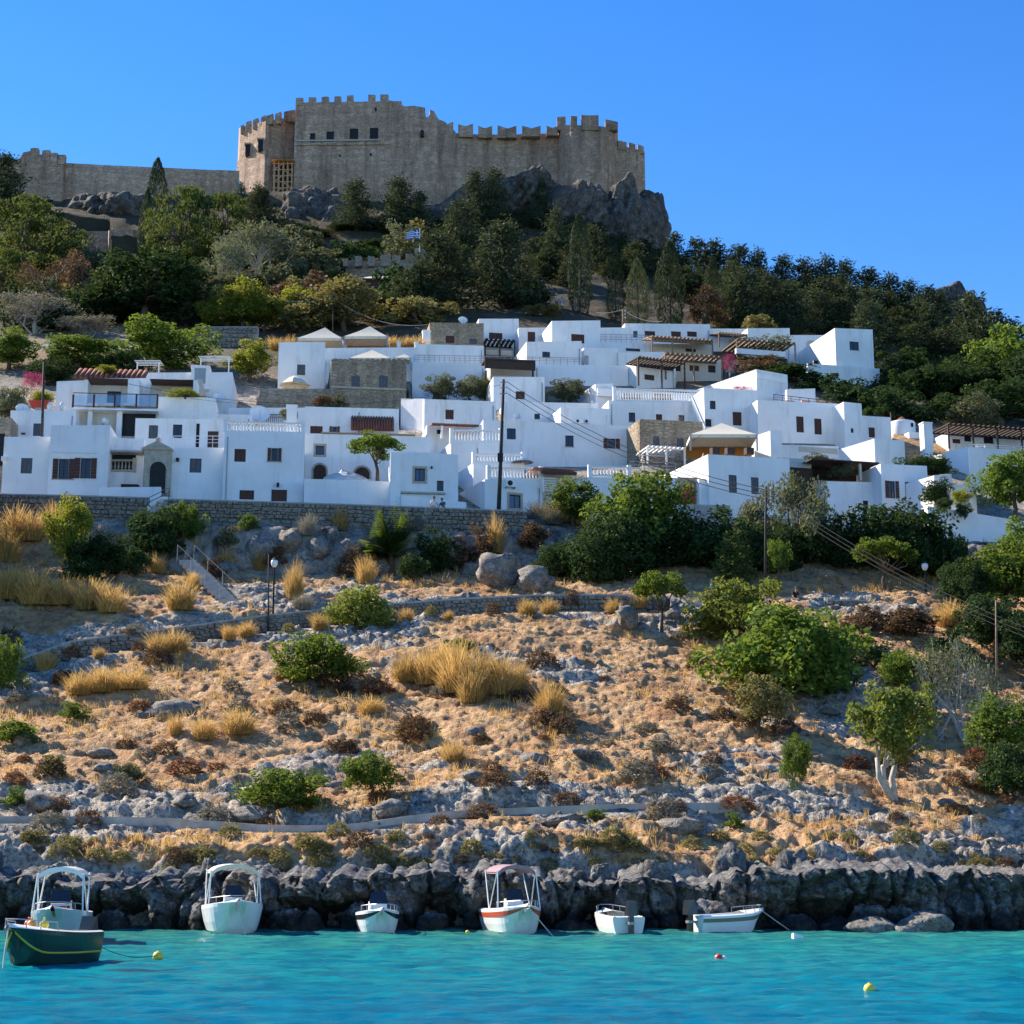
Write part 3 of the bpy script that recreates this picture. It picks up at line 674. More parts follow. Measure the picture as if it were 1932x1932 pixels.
    def railing(h, x0, yt, x1, yb, d=0.1, mat=None, n=6, bars=3, tr=None, br=None):
        mat = mat or M_METAL
        a, zt = h.L(x0, yt, d); b, zt1 = h.L(x1, yt if tr is None else tr, d); zb = h.L(x0, yb, d)[1]; zb1 = h.L(x1, yb if br is None else br, d)[1]
        m = MB().tube([(a, d, zt), (b, d, zt1)], .03, 6); r_ = m.build('railing', mat, h.root)
        for i in range(1, bars):
            f = i / bars; MB().tube([(a, d, zb + (zt - zb) * f), (b, d, zb1 + (zt1 - zb1) * f)], .02, 5).build('rail', mat, r_)
        for i in range(n + 1):
            f = i / n; x = a + (b - a) * f
            MB().tube([(x, d, zb - .2 + (zb1 - zb) * f), (x, d, zt + (zt1 - zt) * f)], .025, 5).build('post', mat, r_)
    def dish(h, x, y, r=0.4, d=0.6):
        a, z = h.L(x, y, d)
        m = MB(); pr = [(0.02, 0.0), (r * .5, .05), (r * .85, .16), (r, .26), (r * .97, .27), (r * .8, .17), (0.02, .03)]
        m.lathe(pr, 14); me = m.mesh('satellite_dish', M_WPAINT, True)
        o = obj('satellite_dish', me, h.root, (a, d, z)); o.rotation_euler = (R(62), 0, R(rnd.uniform(-25, 40)))
        MB().tube([(0, 0, 0), (0, -.02, -.25), (0, .35, -.5)], .03, 5).build('mast', M_METAL, o)
        MB().tube([(0, -r * .9, .2), (0, 0, .55)], .02, 5).build('feed_arm', M_METAL, o)
    def chimney(h, x0, y0, x1, y1, d=1.0, mat=None):
        a, zt = h.L(x0, y0, d); b, zb = h.L(x1, y1, d); mat = mat or h.mat; w_ = b - a
        c = MB().box(a, d, zb - .5, b, d + w_, zt - .12 * w_).build('chimney', mat, h.root)
        MB().box(a - .05, d - .05, zt - .12 * w_ + .002, b + .05, d + w_ + .05, zt + .02).build('chimney_cap', mat, c)
    def acunit(h, x0, y0, x1, y1, d=-0.35):
        a, zt = h.L(x0, y0, d); b, zb = h.L(x1, y1, d)
        c = MB().box(a, d, zb, b, 0, zt).build('air_conditioner', M_WPAINT, h.root)
        r = (zt - zb) * .38; MB().lathe([(r, -.01), (r, .01), (r * .3, .015)], 14).build('fan_grille', M_BLACK, c, loc=((a + b) / 2 - .1, d - .012, (zt + zb) / 2)).rotation_euler = (R(90), 0, 0)
        for x in (a + .08, b - .08): MB().box(x - .02, d + .02, zb - .12, x + .02, .02, zb - .002).build('bracket', M_METAL, c)
    def pergola(h, x0, y0, x1, y1, d0=0.0, d1=3.0, ypost=None, mat=None, nb=9, drop=0.0, posts=3):
        """flat timber roof of separate beams on posts"""
        mat = mat or M_DARKW
        a, zt = h.L(x0, y0, d0); b, zb = h.L(x1, y1, d0)
        th = max(.1, min(.3, zt - zb)); zb = zt - th
        p = MB().hexa([(a, d0, zb), (b, d0, zb), (b, d0 + .12, zb), (a, d0 + .12, zb)], [(a, d0, zt), (b, d0, zt), (b, d0 + .12, zt), (a, d0 + .12, zt)]).build('pergola', mat, h.root)
        MB().box(a, d1 - .12, zb + drop, b, d1, zt + drop).build('beam', mat, p)
        for i in range(nb):
            x = a + (b - a) * (i + .5) / nb; w_ = (b - a) / nb * .3
            MB().hexa([(x - w_, d0 - .2, zt + .002), (x + w_, d0 - .2, zt + .002), (x + w_, d1, zt + .002 + drop), (x - w_, d1, zt + .002 + drop)], [(x - w_, d0 - .2, zt + .1), (x + w_, d0 - .2, zt + .1), (x + w_, d1, zt + .1 + drop), (x - w_, d1, zt + .1 + drop)]).build('slat', mat, p)
        if ypost is not None:
            for i in range(posts):
                x = a + .08 + (b - a - .16) * i / max(1, posts - 1); zz = h.L(x0, ypost, d0)[1]
                MB().box(x - .07, d0 + .002, zz - .3, x + .07, d0 + .118, zb - .002).build('post', mat, p)
        return p
    def tiles(h, x0, y0, x1, y1, d0, d1, rise, mat=None, n=14):
        """sloping roof of pantile rows"""
        mat = mat or M_TILE
        a, zt = h.L(x0, y0, d1); b, zb = h.L(x1, y1, d0); a0 = h.L(x0, y1, d0)[0]; zt = zb + rise
        r_ = MB().hexa([(a0, d0, zb - .08), (b, d0, zb - .08), (b, d1, zt - .08), (a0, d1, zt - .08)], [(a0, d0, zb), (b, d0, zb), (b, d1, zt), (a0, d1, zt)]).build('tiled_roof', mat, h.root)
        rr = (b - a0) / n * .42; me = MB().tube([(0, d0 - .06, zb + .01), (0, d1, zt + .01)], rr, 8).mesh('tile_row', mat, True)
        for i in range(n): obj('tile_row', me, r_, (a0 + (b - a0) * (i + .5) / n, 0, 0))

W_ = M_WHITE; B_ = M_BLUEW
hw = 'white_house'
def town():
    # ---- front row, left
    h = H(hw, 'blue-tinted white house at the street end with one dark window', 1, 18, 542, 330, 935, 122.0, mat=B_, wins=[(143, 687, 213, 792, 'g')])
    h.box('lantern', 8, 675, 45, 705, -.35, -.1, M_WPAINT)
    h = H(hw, 'blue-tinted white house with two wide brown-shuttered windows', 1, 330, 470, 728, 935, 121.4, mat=B_, D=6, wins=[(357, 692, 495, 830, 'o'), (503, 687, 645, 828, 'o')])
    h.box('ledge', 350, 648, 650, 656, -.1, 0, B_)
    h = H(hw, 'low white porch house with a stone balustrade opening beside the arched gate', 1, 730, 552, 962, 935, 123.2, D=5, mat=W_, wins=[(735, 648, 908, 776, 'k')], tr=556)
    h.box('porch_slab', 722, 632, 968, 650, -1.0, 0, M_CONC)
    h.balustrade(738, 700, 905, 776, d=.03, mat=M_TRIM, n=7)
    h.box('bench', 812, 862, 930, 884, -.5, -.02, M_BLACK)
    gateway()
    h = H(hw, 'blue-tinted white house with one grey-shuttered window beside the stone gate', 1, 1148, 616, 1500, 966, 121.5, mat=B_, wins=[(1275, 690, 1350, 787, 'g')])
    h.box('wall_lantern', 1181, 685, 1200, 708, -.3, -.08, M_BLACK)
    h = H(hw, 'tall blue-tinted white house with a long balustraded roof terrace', 1, 1500, 512, 2040, 972, 121.0, mat=B_, D=7, tr=524,
          wins=[(1575, 626, 1648, 714, 's'), (1797, 620, 1888, 711, 'o'), (1608, 903, 1704, 968, 's'), (1822, 899, 1925, 980, 'd')])
    h.balustrade(1515, 440, 2036, 512, d=.2, tr=455, br=524)
    h.box('wall_lantern', 1857, 852, 1873, 880, -.3, -.08, M_BLACK)
    h.chimney(1925, 330, 1990, 500, 3.0)
    # ---- second row, left
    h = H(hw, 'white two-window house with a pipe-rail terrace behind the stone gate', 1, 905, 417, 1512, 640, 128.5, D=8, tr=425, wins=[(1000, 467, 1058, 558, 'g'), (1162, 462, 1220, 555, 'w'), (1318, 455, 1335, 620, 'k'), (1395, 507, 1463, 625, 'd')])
    h.railing(1165, 540, 1495, 608, d=-.9, n=5, mat=M_WPAINT); h.box('terrace', 1100, 610, 1500, 640, -1.0, 0, W_)
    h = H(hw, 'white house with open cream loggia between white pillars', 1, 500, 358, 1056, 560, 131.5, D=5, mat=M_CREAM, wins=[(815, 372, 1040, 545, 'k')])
    for a, b in ((492, 512), (590, 612), (785, 812)): h.box('pillar', a, 372, b, 560, -.5, -.2, W_)
    h.box('balcony_slab', 488, 348, 1060, 372, -.9, .2, W_)
    g = h.box('balcony_rail', 490, 252, 1060, 260, -.85, -.79, M_BROWN)
    for a in (490, 630, 770, 915, 1056): h.box('rail_post', a - 4, 260, a + 4, 348, -.85, -.79, M_BROWN, g)
    for a, b in ((496, 624), (636, 764), (776, 909), (921, 1050)): h.box('glass_panel', a, 264, b, 340, -.83, -.81, M_CLEAR, g)
    h.box('bottom_rail', 490, 340, 1060, 348, -.85, -.79, M_BROWN, g)
    h = H(hw, 'white terrace house with a cream recess behind the glass balcony', 1, 575, 156, 1010, 352, 136.5, D=6, mat=W_, wins=[(720, 238, 808, 345, 'w'), (612, 196, 700, 345, 'n')])
    h.box('eave', 565, 150, 868, 160, -2.0, .3, M_BROWN); h.box('side_wall', 860, 158, 930, 340, -2.0, .1, W_); h.box('side_wall', 568, 162, 582, 340, -2.0, .1, W_)
    for a in (590, 700, 830): h.box('sun_lounger', a, 318, a + 70, 336, -3.2, -2.2, M_CANV)
    h.tiles(488, 112, 968, 160, .5, 3.0, 1.4)
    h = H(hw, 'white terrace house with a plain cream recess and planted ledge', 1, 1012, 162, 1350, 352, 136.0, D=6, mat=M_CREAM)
    h.box('eave', 1005, 156, 1320, 165, -2.0, .3, M_BROWN); h.box('side_wall', 1298, 165, 1320, 285, -2.0, .1, W_)
    h = H(hw, 'plain white block below the planted ledge', 1, 1060, 278, 1442, 420, 132.5, D=5, mat=W_)
    h = H(hw, 'white house wall with a flat side beside the tile pergola', 1, 376, 170, 575, 352, 137.0, D=6)
    h = H(hw, 'long white upper house with a square louvred chimney block', 1, 945, 112, 1556, 352, 142.0, D=9, tr=115)
    h.chimney(1285, 66, 1402, 190, -.6); h.box('louvre', 1308, 84, 1378, 188, -.64, -.61, M_METAL)
    h.dish(1462, 290, .5, -.5)
    h = H(hw, 'white house with a satellite dish behind the street-end house', 1, 66, 366, 505, 560, 129.5, D=7, mat=B_, wins=[(225, 455, 272, 540, 'g'), (140, 517, 170, 531, 'k')])
    h.dish(150, 372, .55); h.dish(700, 452, .3)
    h = H('stone_house', 'tan stone house with a dark arched doorway at the street end', 1, -90, 420, 66, 760, 127.0, mat=M_HSTONE, wins=[(-60, 520, 22, 742, 'k')])
    h = H(hw, 'white roof wall below the long stone terrace wall', 1, 1380, 394, 1690, 450, 136.0, D=5)
    h = H(hw, 'pale white wall strip with a dark fence beside the satellite dish', 1, 1535, 352, 2080, 470, 141.0, D=5)
    h.railing(1790, 396, 1900, 432, d=-.3, n=8, mat=M_BLACK, bars=2); h.dish(1738, 400, .9, -1.0)
    # ---- middle left
    h = H(hw, 'white house with one grey window beside the tan stone house', 2, 162, 250, 476, 575, 153.0, D=9, wins=[(290, 400, 343, 473, 'g')])
    h = H('stone_house', 'tan stone house with two blue-grey shuttered windows', 2, 515, 368, 1022, 700, 150.0, mat=M_HSTONE, D=8, wins=[(655, 478, 710, 556, 'g'), (840, 476, 897, 556, 'g')], tr=372)
    h.box('string_course', 515, 556, 1022, 563, -.12, 0, M_TRIM)
    for i, x in enumerate(range(530, 1010, 36)): h.box('coping_stone', x, 360 + (i % 3) * 2, x + 30, 374, .05, .4, M_HSTONE)
    h = H('stone_wall', 'long tan stone terrace wall under the open parasol', 2, 35, 562, 515, 705, 148.5, mat=M_HSTONE, D=6, cat='wall')
    h = H(hw, 'white terrace wall carrying two large cream tents', 2, 470, 288, 1100, 385, 160.0, D=8)
    for a in (960, 1080): h.chimney(a, 250, a + 24, 292, .2)
    h = H(hw, 'long bluish white house with a metal roof railing above olive bushes', 2, 1062, 385, 1552, 640, 160.5, D=6, tr=395, mat=B_)
    h.railing(1075, 338, 1550, 383, d=.2, n=14, tr=346, br=390)
    h = H(hw, 'low white upper storey behind the metal roof railing', 2, 1100, 265, 1542, 400, 166.5, D=6, tr=275)
    h = H('stone_house', 'small weathered stone house with a white chimney on the upper edge of town', 2, 1178, 122, 1542, 290, 173.0, mat=M_HSTONE, D=7, wins=[(1287, 207, 1345, 258, 's'), (1445, 228, 1497, 265, 'g')])
    h.chimney(1134, 170, 1184, 262, -1.2, W_); h.dish(1400, 112, .5, 1.0)
    # ---- upper middle
    h = H(hw, 'white house with a dark timber balcony beside the weathered stone house', 4, 30, 93, 300, 350, 178.0, D=7, wins=[(100, 186, 190, 232, 's')])
    h.pergola(70, 233, 278, 250, -2.5, -.1, 345, nb=7); h.box('balcony_wall', 72, 300, 275, 345, -2.3, -2.1, M_CREAM)
    h.box('stairs_rail', 100, 255, 260, 262, -2.4, -2.3, M_WOOD)
    h = H(hw, 'narrow white house with a brown door and a white door', 4, 300, 155, 522, 262, 176.0, D=6, wins=[(360, 180, 410, 258, 'd'), (435, 182, 490, 258, 'n')])
    h = H(hw, 'white cube house with one brown window on the top row', 4, 522, 106, 848, 275, 171.0, D=7, yaw=12, wins=[(652, 195, 740, 260, 's')])
    h = H(hw, 'low white house with a small dark window and a cable across it', 4, 352, 246, 722, 398, 165.5, D=7, yaw=12, wins=[(458, 313, 510, 355, 'w')])
    h.railing(60, 345, 720, 375, d=-1.5, n=14, tr=358, br=392)
    h = H(hw, 'white house with a blue-grey balcony railing on the top row', 4, 848, 152, 1060, 262, 177.0, D=6)
    h.railing(850, 198, 1190, 248, d=-1.2, n=10, tr=206, br=250)
    h = H(hw, 'long white top-row house with four dark openings', 4, 1012, 124, 1586, 262, 180.0, D=7, yaw=10, tr=130, wins=[(1068, 175, 1097, 218, 'g'), (1145, 175, 1215, 218, 's'), (1322, 177, 1388, 216, 's'), (1430, 178, 1495, 216, 's')])
    h = H(hw, 'low white house with a long slot window', 4, 848, 252, 1192, 330, 172.5, D=6, wins=[(1018, 290, 1115, 316, 'w')])
    h = H('cream_house', 'cream house under the sunlit reed and tile pergola', 4, 1195, 262, 1605, 330, 173.0, mat=M_CREAM, D=6, wins=[(1420, 292, 1490, 318, 'k')])
    h.pergola(1190, 214, 1605, 225, -2.0, 1.5, 300, mat=M_WOOD, nb=16, drop=.7, posts=4); h.tiles(1195, 218, 1600, 262, -1.9, .4, .9, mat=M_WOOD, n=18)
    h = H(hw, 'white block behind the reed-roofed shelter', 4, 1586, 163, 1842, 262, 181.5, D=7, yaw=14)
    h.pergola(1640, 190, 1835, 205, -3.0, -.2, 262, mat=M_WOOD, nb=10, drop=.6)
    h = H(hw, 'plain white block above the vine pergola', 6, 78, 155, 360, 240, 179.0, D=7, yaw=14)
    h.pergola(0, 232, 400, 248, -5.5, -1.0, 330, mat=M_WOOD, nb=12, posts=4); h.box('terrace_wall', 0, 290, 330, 350, -5.8, -5.4, W_)
    h = H(hw, 'white house with an arched niche beside the cube house', 6, 360, 206, 600, 420, 181.0, D=6, yaw=14)
    niche(h, 505, 310, 80, 75)
    h = H(hw, 'white cube house with one dark window standing alone at the end of the top row', 6, 668, 160, 922, 480, 172.0, D=9, yaw=15, wins=[(760, 245, 825, 310, 'w')], tr=166)
    h = H(hw, 'white plinth terrace below the lone cube house', 6, 480, 390, 962, 490, 170.5, D=5, yaw=14, tr=430, wins=[(518, 372, 556, 398, 'k')])
    # ---- middle
    h = H(hw, 'small white roof room with a sunlit triangular end wall', 4, 738, 290, 968, 410, 168.0, D=8, yaw=20)
    h.box('pipe', 745, 340, 768, 400, -.12, 0, M_METAL)
    h = H(hw, 'flat white wall below the long slot window', 4, 968, 318, 1280, 412, 169.0, D=5)
    h = H(hw, 'long bluish white terrace wall in the middle of town', 4, 405, 402, 1035, 545, 160.0, D=6, mat=B_, tr=410)
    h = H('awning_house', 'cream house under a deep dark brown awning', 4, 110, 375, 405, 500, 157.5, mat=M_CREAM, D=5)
    h.box('awning', 72, 370, 412, 440, -2.2, -2.05, M_DARKW); h.box('awning_roof', 72, 366, 412, 373, -2.2, 0, M_DARKW)
    for x in (80, 395): h.box('awning_post', x - 6, 440, x + 6, 500, -2.2, -2.05, M_DARKW)
    h = H(hw, 'white house with a small brown window behind the tall utility pole', 4, 128, 486, 474, 660, 151.0, D=7, yaw=9, wins=[(280, 580, 340, 635, 's')])
    h = H(hw, 'broad white wall with one tiny window below the round olive tree', 4, 200, 648, 832, 812, 147.5, D=6, yaw=8, tr=660, wins=[(405, 730, 442, 770, 'w')])
    h = H(hw, 'low white room with two air conditioners and a sunlit end wall', 4, 582, 690, 906, 815, 144.5, D=7, yaw=16, tr=700)
    h.acunit(670, 765, 735, 796); h.acunit(748, 768, 776, 797)
    h = H(hw, 'white house with a sunlit end wall and a dark pergola terrace', 4, 1088, 372, 1350, 560, 160.5, D=9, yaw=24, wins=[(1143, 465, 1210, 510, 's')], tr=378)
    h.pergola(1098, 352, 1418, 375, -2.6, -.1, 520, nb=14, posts=3)
    h = H('cream_house', 'cream house with two dark windows behind the bougainvillea', 4, 1350, 365, 1660, 510, 164.0, mat=M_CREAM, D=5, wins=[(1445, 405, 1510, 447, 's'), (1570, 405, 1622, 457, 'k'), (1350, 405, 1388, 447, 'k')])
    h.pergola(1280, 328, 1668, 362, -2.0, -.1, 480, nb=12, mat=M_WOOD, posts=3)
    h = H(hw, 'white house with a row of small windows below a white balustraded roof terrace', 4, 905, 640, 1545, 830, 147.0, D=4, tr=655,
          wins=[(1038, 722, 1082, 787, 'w'), (1220, 733, 1262, 775, 's'), (1372, 740, 1412, 790, 'w'), (1462, 715, 1525, 830, 'd')])
    h.balustrade(940, 560, 1540, 640, d=.2, tr=575, br=655); h.box('roof_terrace_wall', 830, 560, 1545, 650, 3.6, 3.9, W_)
    for a in (1000, 1210): h.box('bench', a, 596, a + 120, 632, 2.4, 3.0, M_WOOD)
    h = H(hw, 'tall white end wall with a sunlit left edge beside the roof terrace', 4, 815, 528, 935, 700, 151.0, D=10, yaw=20)
    h = H(hw, 'white house with a dark red door and one small window', 4, 1545, 560, 1905, 845, 145.0, D=7, yaw=12, tr=575, wins=[(1582, 643, 1622, 703, 'w'), (1735, 718, 1797, 812, 'd'), (1552, 765, 1595, 820, 'k')])
    h = H(hw, 'white house with a long sunlit side wall under bougainvillea', 6, 138, 432, 346, 640, 151.0, D=15, yaw=34, mat=M_OLDW, tr=470)
    h.box('cornice', 140, 490, 345, 498, -.08, 0, W_)
    h = H(hw, 'large white house with two tall brown-shuttered windows', 6, 146, 640, 726, 910, 143.0, D=8, yaw=13, tr=668, wins=[(402, 748, 455, 858, 's'), (523, 763, 575, 872, 's')])
    h.railing(250, 602, 720, 650, d=.3, n=8, tr=655, br=705, mat=M_BROWN)
    for a in (330, 440): h.box('terrace_chair', a, 640, a + 60, 672, 1.2, 1.8, M_PINK)
    h = H(hw, 'small white roof room behind the brown-railed terrace', 6, 342, 566, 532, 670, 149.0, D=5, yaw=13)
    h = H(hw, 'white stair tower with a sunlit left edge and a tiny window', 6, 726, 656, 846, 910, 142.6, D=7, yaw=16, tr=664, wins=[(768, 828, 790, 860, 'w')])
    h = H(hw, 'white house with one brown window beside the domed chapel', 6, 848, 742, 1040, 910, 145.5, D=7, yaw=14, tr=760, wins=[(888, 822, 932, 892, 's')])
    chapel()
    # ---- right
    h = H(hw, 'white house with a large sunlit end wall and a small arched opening', 6, 930, 898, 1132, 1080, 134.0, D=10, yaw=30, tr=910)
    h = H(hw, 'white hillside house under a dark flat pergola roof with a tall white chimney', 6, 1422, 850, 2080, 975, 146.0, D=7, yaw=14, wins=[(1452, 900, 1505, 932, 's'), (1530, 875, 1580, 920, 'k'), (1660, 882, 1730, 935, 'w')])
    h.pergola(1418, 800, 2080, 832, -3.4, -.1, 940, nb=20, posts=5); h.chimney(1257, 786, 1325, 985, -4.0, W_)
    h = H(hw, 'tall bluish white terrace house with a wide sunlit side wall', 6, 1566, 958, 2080, 1260, 139.0, D=13, yaw=34, mat=B_, tr=985)
    h.railing(1566, 935, 2060, 958, d=.2, n=10, tr=955, br=985, mat=M_WPAINT, bars=2)
    h = H(hw, 'white house with two brown-shuttered windows between garden trees', 7, 975, 496, 1286, 775, 126.5, D=6, yaw=15, mat=B_, tr=515, wins=[(998, 612, 1095, 735, 'o'), (1132, 622, 1225, 735, 'o')])
    h = H(hw, 'bluish white house with one tiny window below a dark covered terrace', 7, 600, 612, 975, 950, 127.0, D=3, yaw=15, mat=B_, tr=630, wins=[(850, 745, 888, 795, 'w')])
    h.box('terrace_back_wall', 515, 480, 905, 625, 2.6, 2.9, M_DARKW); h.box('terrace_roof', 505, 470, 960, 490, -.3, 2.9, M_DARKW); h.box('terrace_post', 825, 490, 845, 612, 0, .25, M_CREAM)
    h = H(hw, 'white house with two narrow grey windows and a broad sunlit side wall', 5, 1575, 432, 2122, 870, 124.0, D=11, yaw=20, tr=470, mat=B_, wins=[(1708, 572, 1765, 697, 'g'), (1858, 588, 1912, 705, 'g')])
    for a in (1600, 1700, 1830): h.box('terrace_chair', a, 388, a + 50, 436, .8, 1.3, M_DARKW)
    h = H('stone_house', 'grey stone house with two grey windows behind the tan gazebo', 5, 1112, 200, 1535, 420, 137.5, mat=M_HSTONE, D=8, yaw=14, tr=220, wins=[(1200, 313, 1245, 390, 'g'), (1360, 325, 1408, 397, 'g')])
    h.pergola(1160, 385, 1420, 395, -3.0, -.2, 470, mat=M_WPAINT, nb=9)
    h = H(hw, 'long white house with three dark windows behind the power lines', 5, 60, 205, 1108, 520, 139.0, D=8, yaw=9, tr=248, wins=[(220, 260, 280, 337, 'w'), (612, 308, 668, 385, 'w'), (868, 328, 978, 400, 'o')])
    h.dish(283, 190, .35, -.3)
    # ---- centre front
    h = H(hw, 'white terrace wall in front of the covered boat', 3, 335, 600, 920, 790, 120.6, D=.5, mat=B_, tr=618)
    h = H(hw, 'white house with a stone-framed window and two arched niches behind the covered boat', 3, 338, 298, 1185, 640, 128.5, D=6, yaw=6, tr=320, wins=[(415, 378, 470, 440, 'm', 'stone')])
    niche(h, 440, 602, 84, 100, M_TRIM); niche(h, 725, 600, 100, 80, M_TRIM)
    h.box('coping', 450, 290, 1085, 300, -.12, .4, M_TRIM)
    h = H(hw, 'white house with a sloping brown tile strip on its wall', 3, 340, 117, 972, 330, 134.5, D=7, yaw=6, tr=132, wins=[(378, 245, 460, 297, 's'), (507, 248, 575, 292, 'o')])
    h.tiles(650, 206, 940, 276, -.9, .1, 1.4, n=16)
    h = H(hw, 'weathered white house with one brown door above the tiled porch', 3, 1142, 66, 1625, 275, 143.0, D=8, yaw=9, mat=M_OLDW, tr=78, wins=[(1285, 135, 1340, 202, 's')])
    h = H(hw, 'narrow sunlit white wall beside the weathered house', 3, 985, 62, 1142, 275, 146.0, D=5, yaw=-42)
    h = H(hw, 'white house with a red-tiled porch roof beside the utility pole', 3, 1160, 232, 1530, 440, 135.0, D=6, yaw=9, wins=[(1228, 268, 1255, 300, 'k')])
    h.tiles(1195, 208, 1510, 244, -2.4, -.2, .5, n=18); h.box('porch_post', 1255, 240, 1268, 330, -2.2, -2.0, W_)
    h = H(hw, 'white balustraded terrace with a sunlit stair wall, the upper of two beside the pole', 3, 1322, 356, 1668, 460, 130.5, D=5, yaw=16)
    h.balustrade(1325, 272, 1655, 352, d=.2)
    h = H(hw, 'white balustraded terrace with a sunlit stair wall, the lower of two beside the pole', 3, 1472, 496, 1815, 620, 126.0, D=5, yaw=20)
    h.balustrade(1475, 432, 1805, 492, d=.2)
    h = H(hw, 'blue-tinted white street house with a stone-framed window and recessed front', 3, 918, 416, 1370, 800, 120.4, D=6, yaw=6, mat=B_, tr=434, wins=[(1080, 530, 1146, 618, 'm', 'stone'), (1228, 612, 1272, 683, 'w')])
    h.box('ledge', 980, 684, 1285, 702, -.25, 0, M_TRIM); h.box('buttress', 918, 418, 982, 800, -.45, -.01, B_); h.box('wall_lamp', 1186, 515, 1200, 528, -.25, -.05, M_BLACK)
    h = H(hw, 'low white street wall behind the two seated people', 3, 985, 705, 1425, 812, 119.6, D=.6, yaw=6, mat=B_, tr=760, par=.05)
    h = H(hw, 'white house with a balustraded roof and an air conditioner behind the utility pole', 5, 72, 602, 458, 830, 121.6, D=6, yaw=22, mat=B_, tr=612, wins=[(236, 705, 312, 800, 'm', 'stone')])
    h.balustrade(95, 522, 448, 598, d=.2, tr=530, br=608); h.acunit(217, 602, 284, 655)
    h = H(hw, 'open garage with a brown beam and white louvred screen', 5, 458, 575, 692, 830, 123.5, D=.6, yaw=14, mat=M_CREAM)
    h.box('beam', 456, 540, 690, 572, -1.0, -.7, M_BROWN); h.box('slab', 400, 520, 690, 540, -1.1, 3.0, M_PINK)
    sc_ = h.box('screen', 460, 590, 470, 690, -.6, -.55, M_WPAINT)
    for i in range(6): h.box('louvre', 470, 592 + i * 16, 548, 602 + i * 16, -.6, -.55, M_WPAINT, sc_)
    h = H(hw, 'white terrace wall with a long balustrade above the green trees', 5, 690, 582, 1368, 880, 122.5, D=6, yaw=12, mat=B_, tr=590)
    h.balustrade(775, 516, 1040, 580, d=.2, tr=520, br=584); h.railing(1045, 482, 1350, 555, d=.6, n=5, tr=492, br=560)
    h = H('stone_gate', 'stone courtyard wall with a dark red arched door', 5, 1368, 585, 1512, 800, 124.5, D=.8, yaw=14, mat=M_HSTONE, cat='gate', tr=592)
    niche(h, 1435, 780, 100, 150, None, M_RED)
    h = H(hw, 'white pillar wall between the stone courtyard gate and the sunlit house', 5, 1512, 600, 1580, 860, 124.3, D=2, yaw=18, mat=W_)
    h = H('grey_wall', 'grey rendered retaining wall below the stone courtyard gate', 5, 1400, 765, 1720, 900, 121.5, D=1, yaw=14, mat=M_CONC, cat='wall', tr=775)
    # right edge walls
    h = H('white_wall', 'sloping white garden retaining wall at the foot of the hillside house', 7, 1290, 782, 2200, 1000, 116.5, D=1.0, yaw=12, mat=B_, tr=930, cat='wall', par=.02)
    h = H('white_wall', 'low sunlit white garden wall with a curved top beside the hanging plants', 7, 1440, 640, 1612, 800, 121.0, D=3.5, yaw=24, mat=W_, tr=628, cat='wall', par=.02)
    h = H('white_wall', 'short sunlit white stair wall below the sunlit terrace house', 7, 1330, 580, 1448, 680, 124.0, D=4, yaw=26, mat=W_, tr=572, cat='wall', par=.02)
    h = H('white_wall', 'bright white parapet with a faded painted panel below the large white house', 6, 300, 940, 690, 1045, 136.5, D=1.5, yaw=14, mat=W_, tr=948, cat='wall', par=.05)
    h.box('painted_panel', 420, 950, 680, 1000, -.05, 0, M_CREAM)
    h = H('white_wall', 'small white arch wall beside the tan gazebo', 6, 230, 842, 305, 980, 135.0, D=2.5, yaw=30, mat=W_, cat='wall', par=.05)
    h = H('pink_roof_shed', 'low shed under a grey tarpaulin beside the two narrow grey windows', 7, 258, 520, 512, 640, 127.5, D=4, yaw=15, mat=M_DARKW, cat='shed')
    h.box('tarpaulin', 262, 455, 505, 530, -.3, 2.0, M_METAL)

def arch_pts(cx, z0, w, hgt, n=10, top=None):
    r = w / 2; s = z0 + hgt - r
    pts = [(cx - r, z0), (cx + r, z0), (cx + r, s)]
    for i in range(1, n): a = math.pi * i / n; pts.append((cx + r * math.cos(a), s + r * math.sin(a)))
    pts.append((cx - r, s)); return pts
def niche(h, zx, zy, zw, zh, trim=None, fill=None):
    """arched recess: a dark or painted leaf with a raised surround"""
    x, z0 = h.L(zx, zy); w_ = zw * ZK / ppm(zp(h.zone, 0, zy)[1], h.Y0); hg = zh * ZK / ppm(zp(h.zone, 0, zy)[1], h.Y0)
    p = arch_pts(x, z0, w_, hg); m = MB()
    m.hexa([(a, -.03, b) for a, b in p], [(a, .02, b) for a, b in p])
    m.f = m.f[:]; m.build('arched_panel', fill or (M_CREAM if trim is None else M_DARKW), h.root)
    po = arch_pts(x, z0, w_ + .3, hg + .15); q = MB()
    n = len(p)
    for i in range(1, n):
        j = (i + 1) % n
        a, b, c, d = po[i], po[j], p[j], p[i]
        q.quad((a[0], -.06, a[1]), (b[0], -.06, b[1]), (c[0], -.06, c[1]), (d[0], -.06, d[1]))
        q.quad((a[0], 0, a[1]), (b[0], 0, b[1]), (b[0], -.06, b[1]), (a[0], -.06, a[1]))
    q.build('arch_surround', trim or h.mat, h.root)

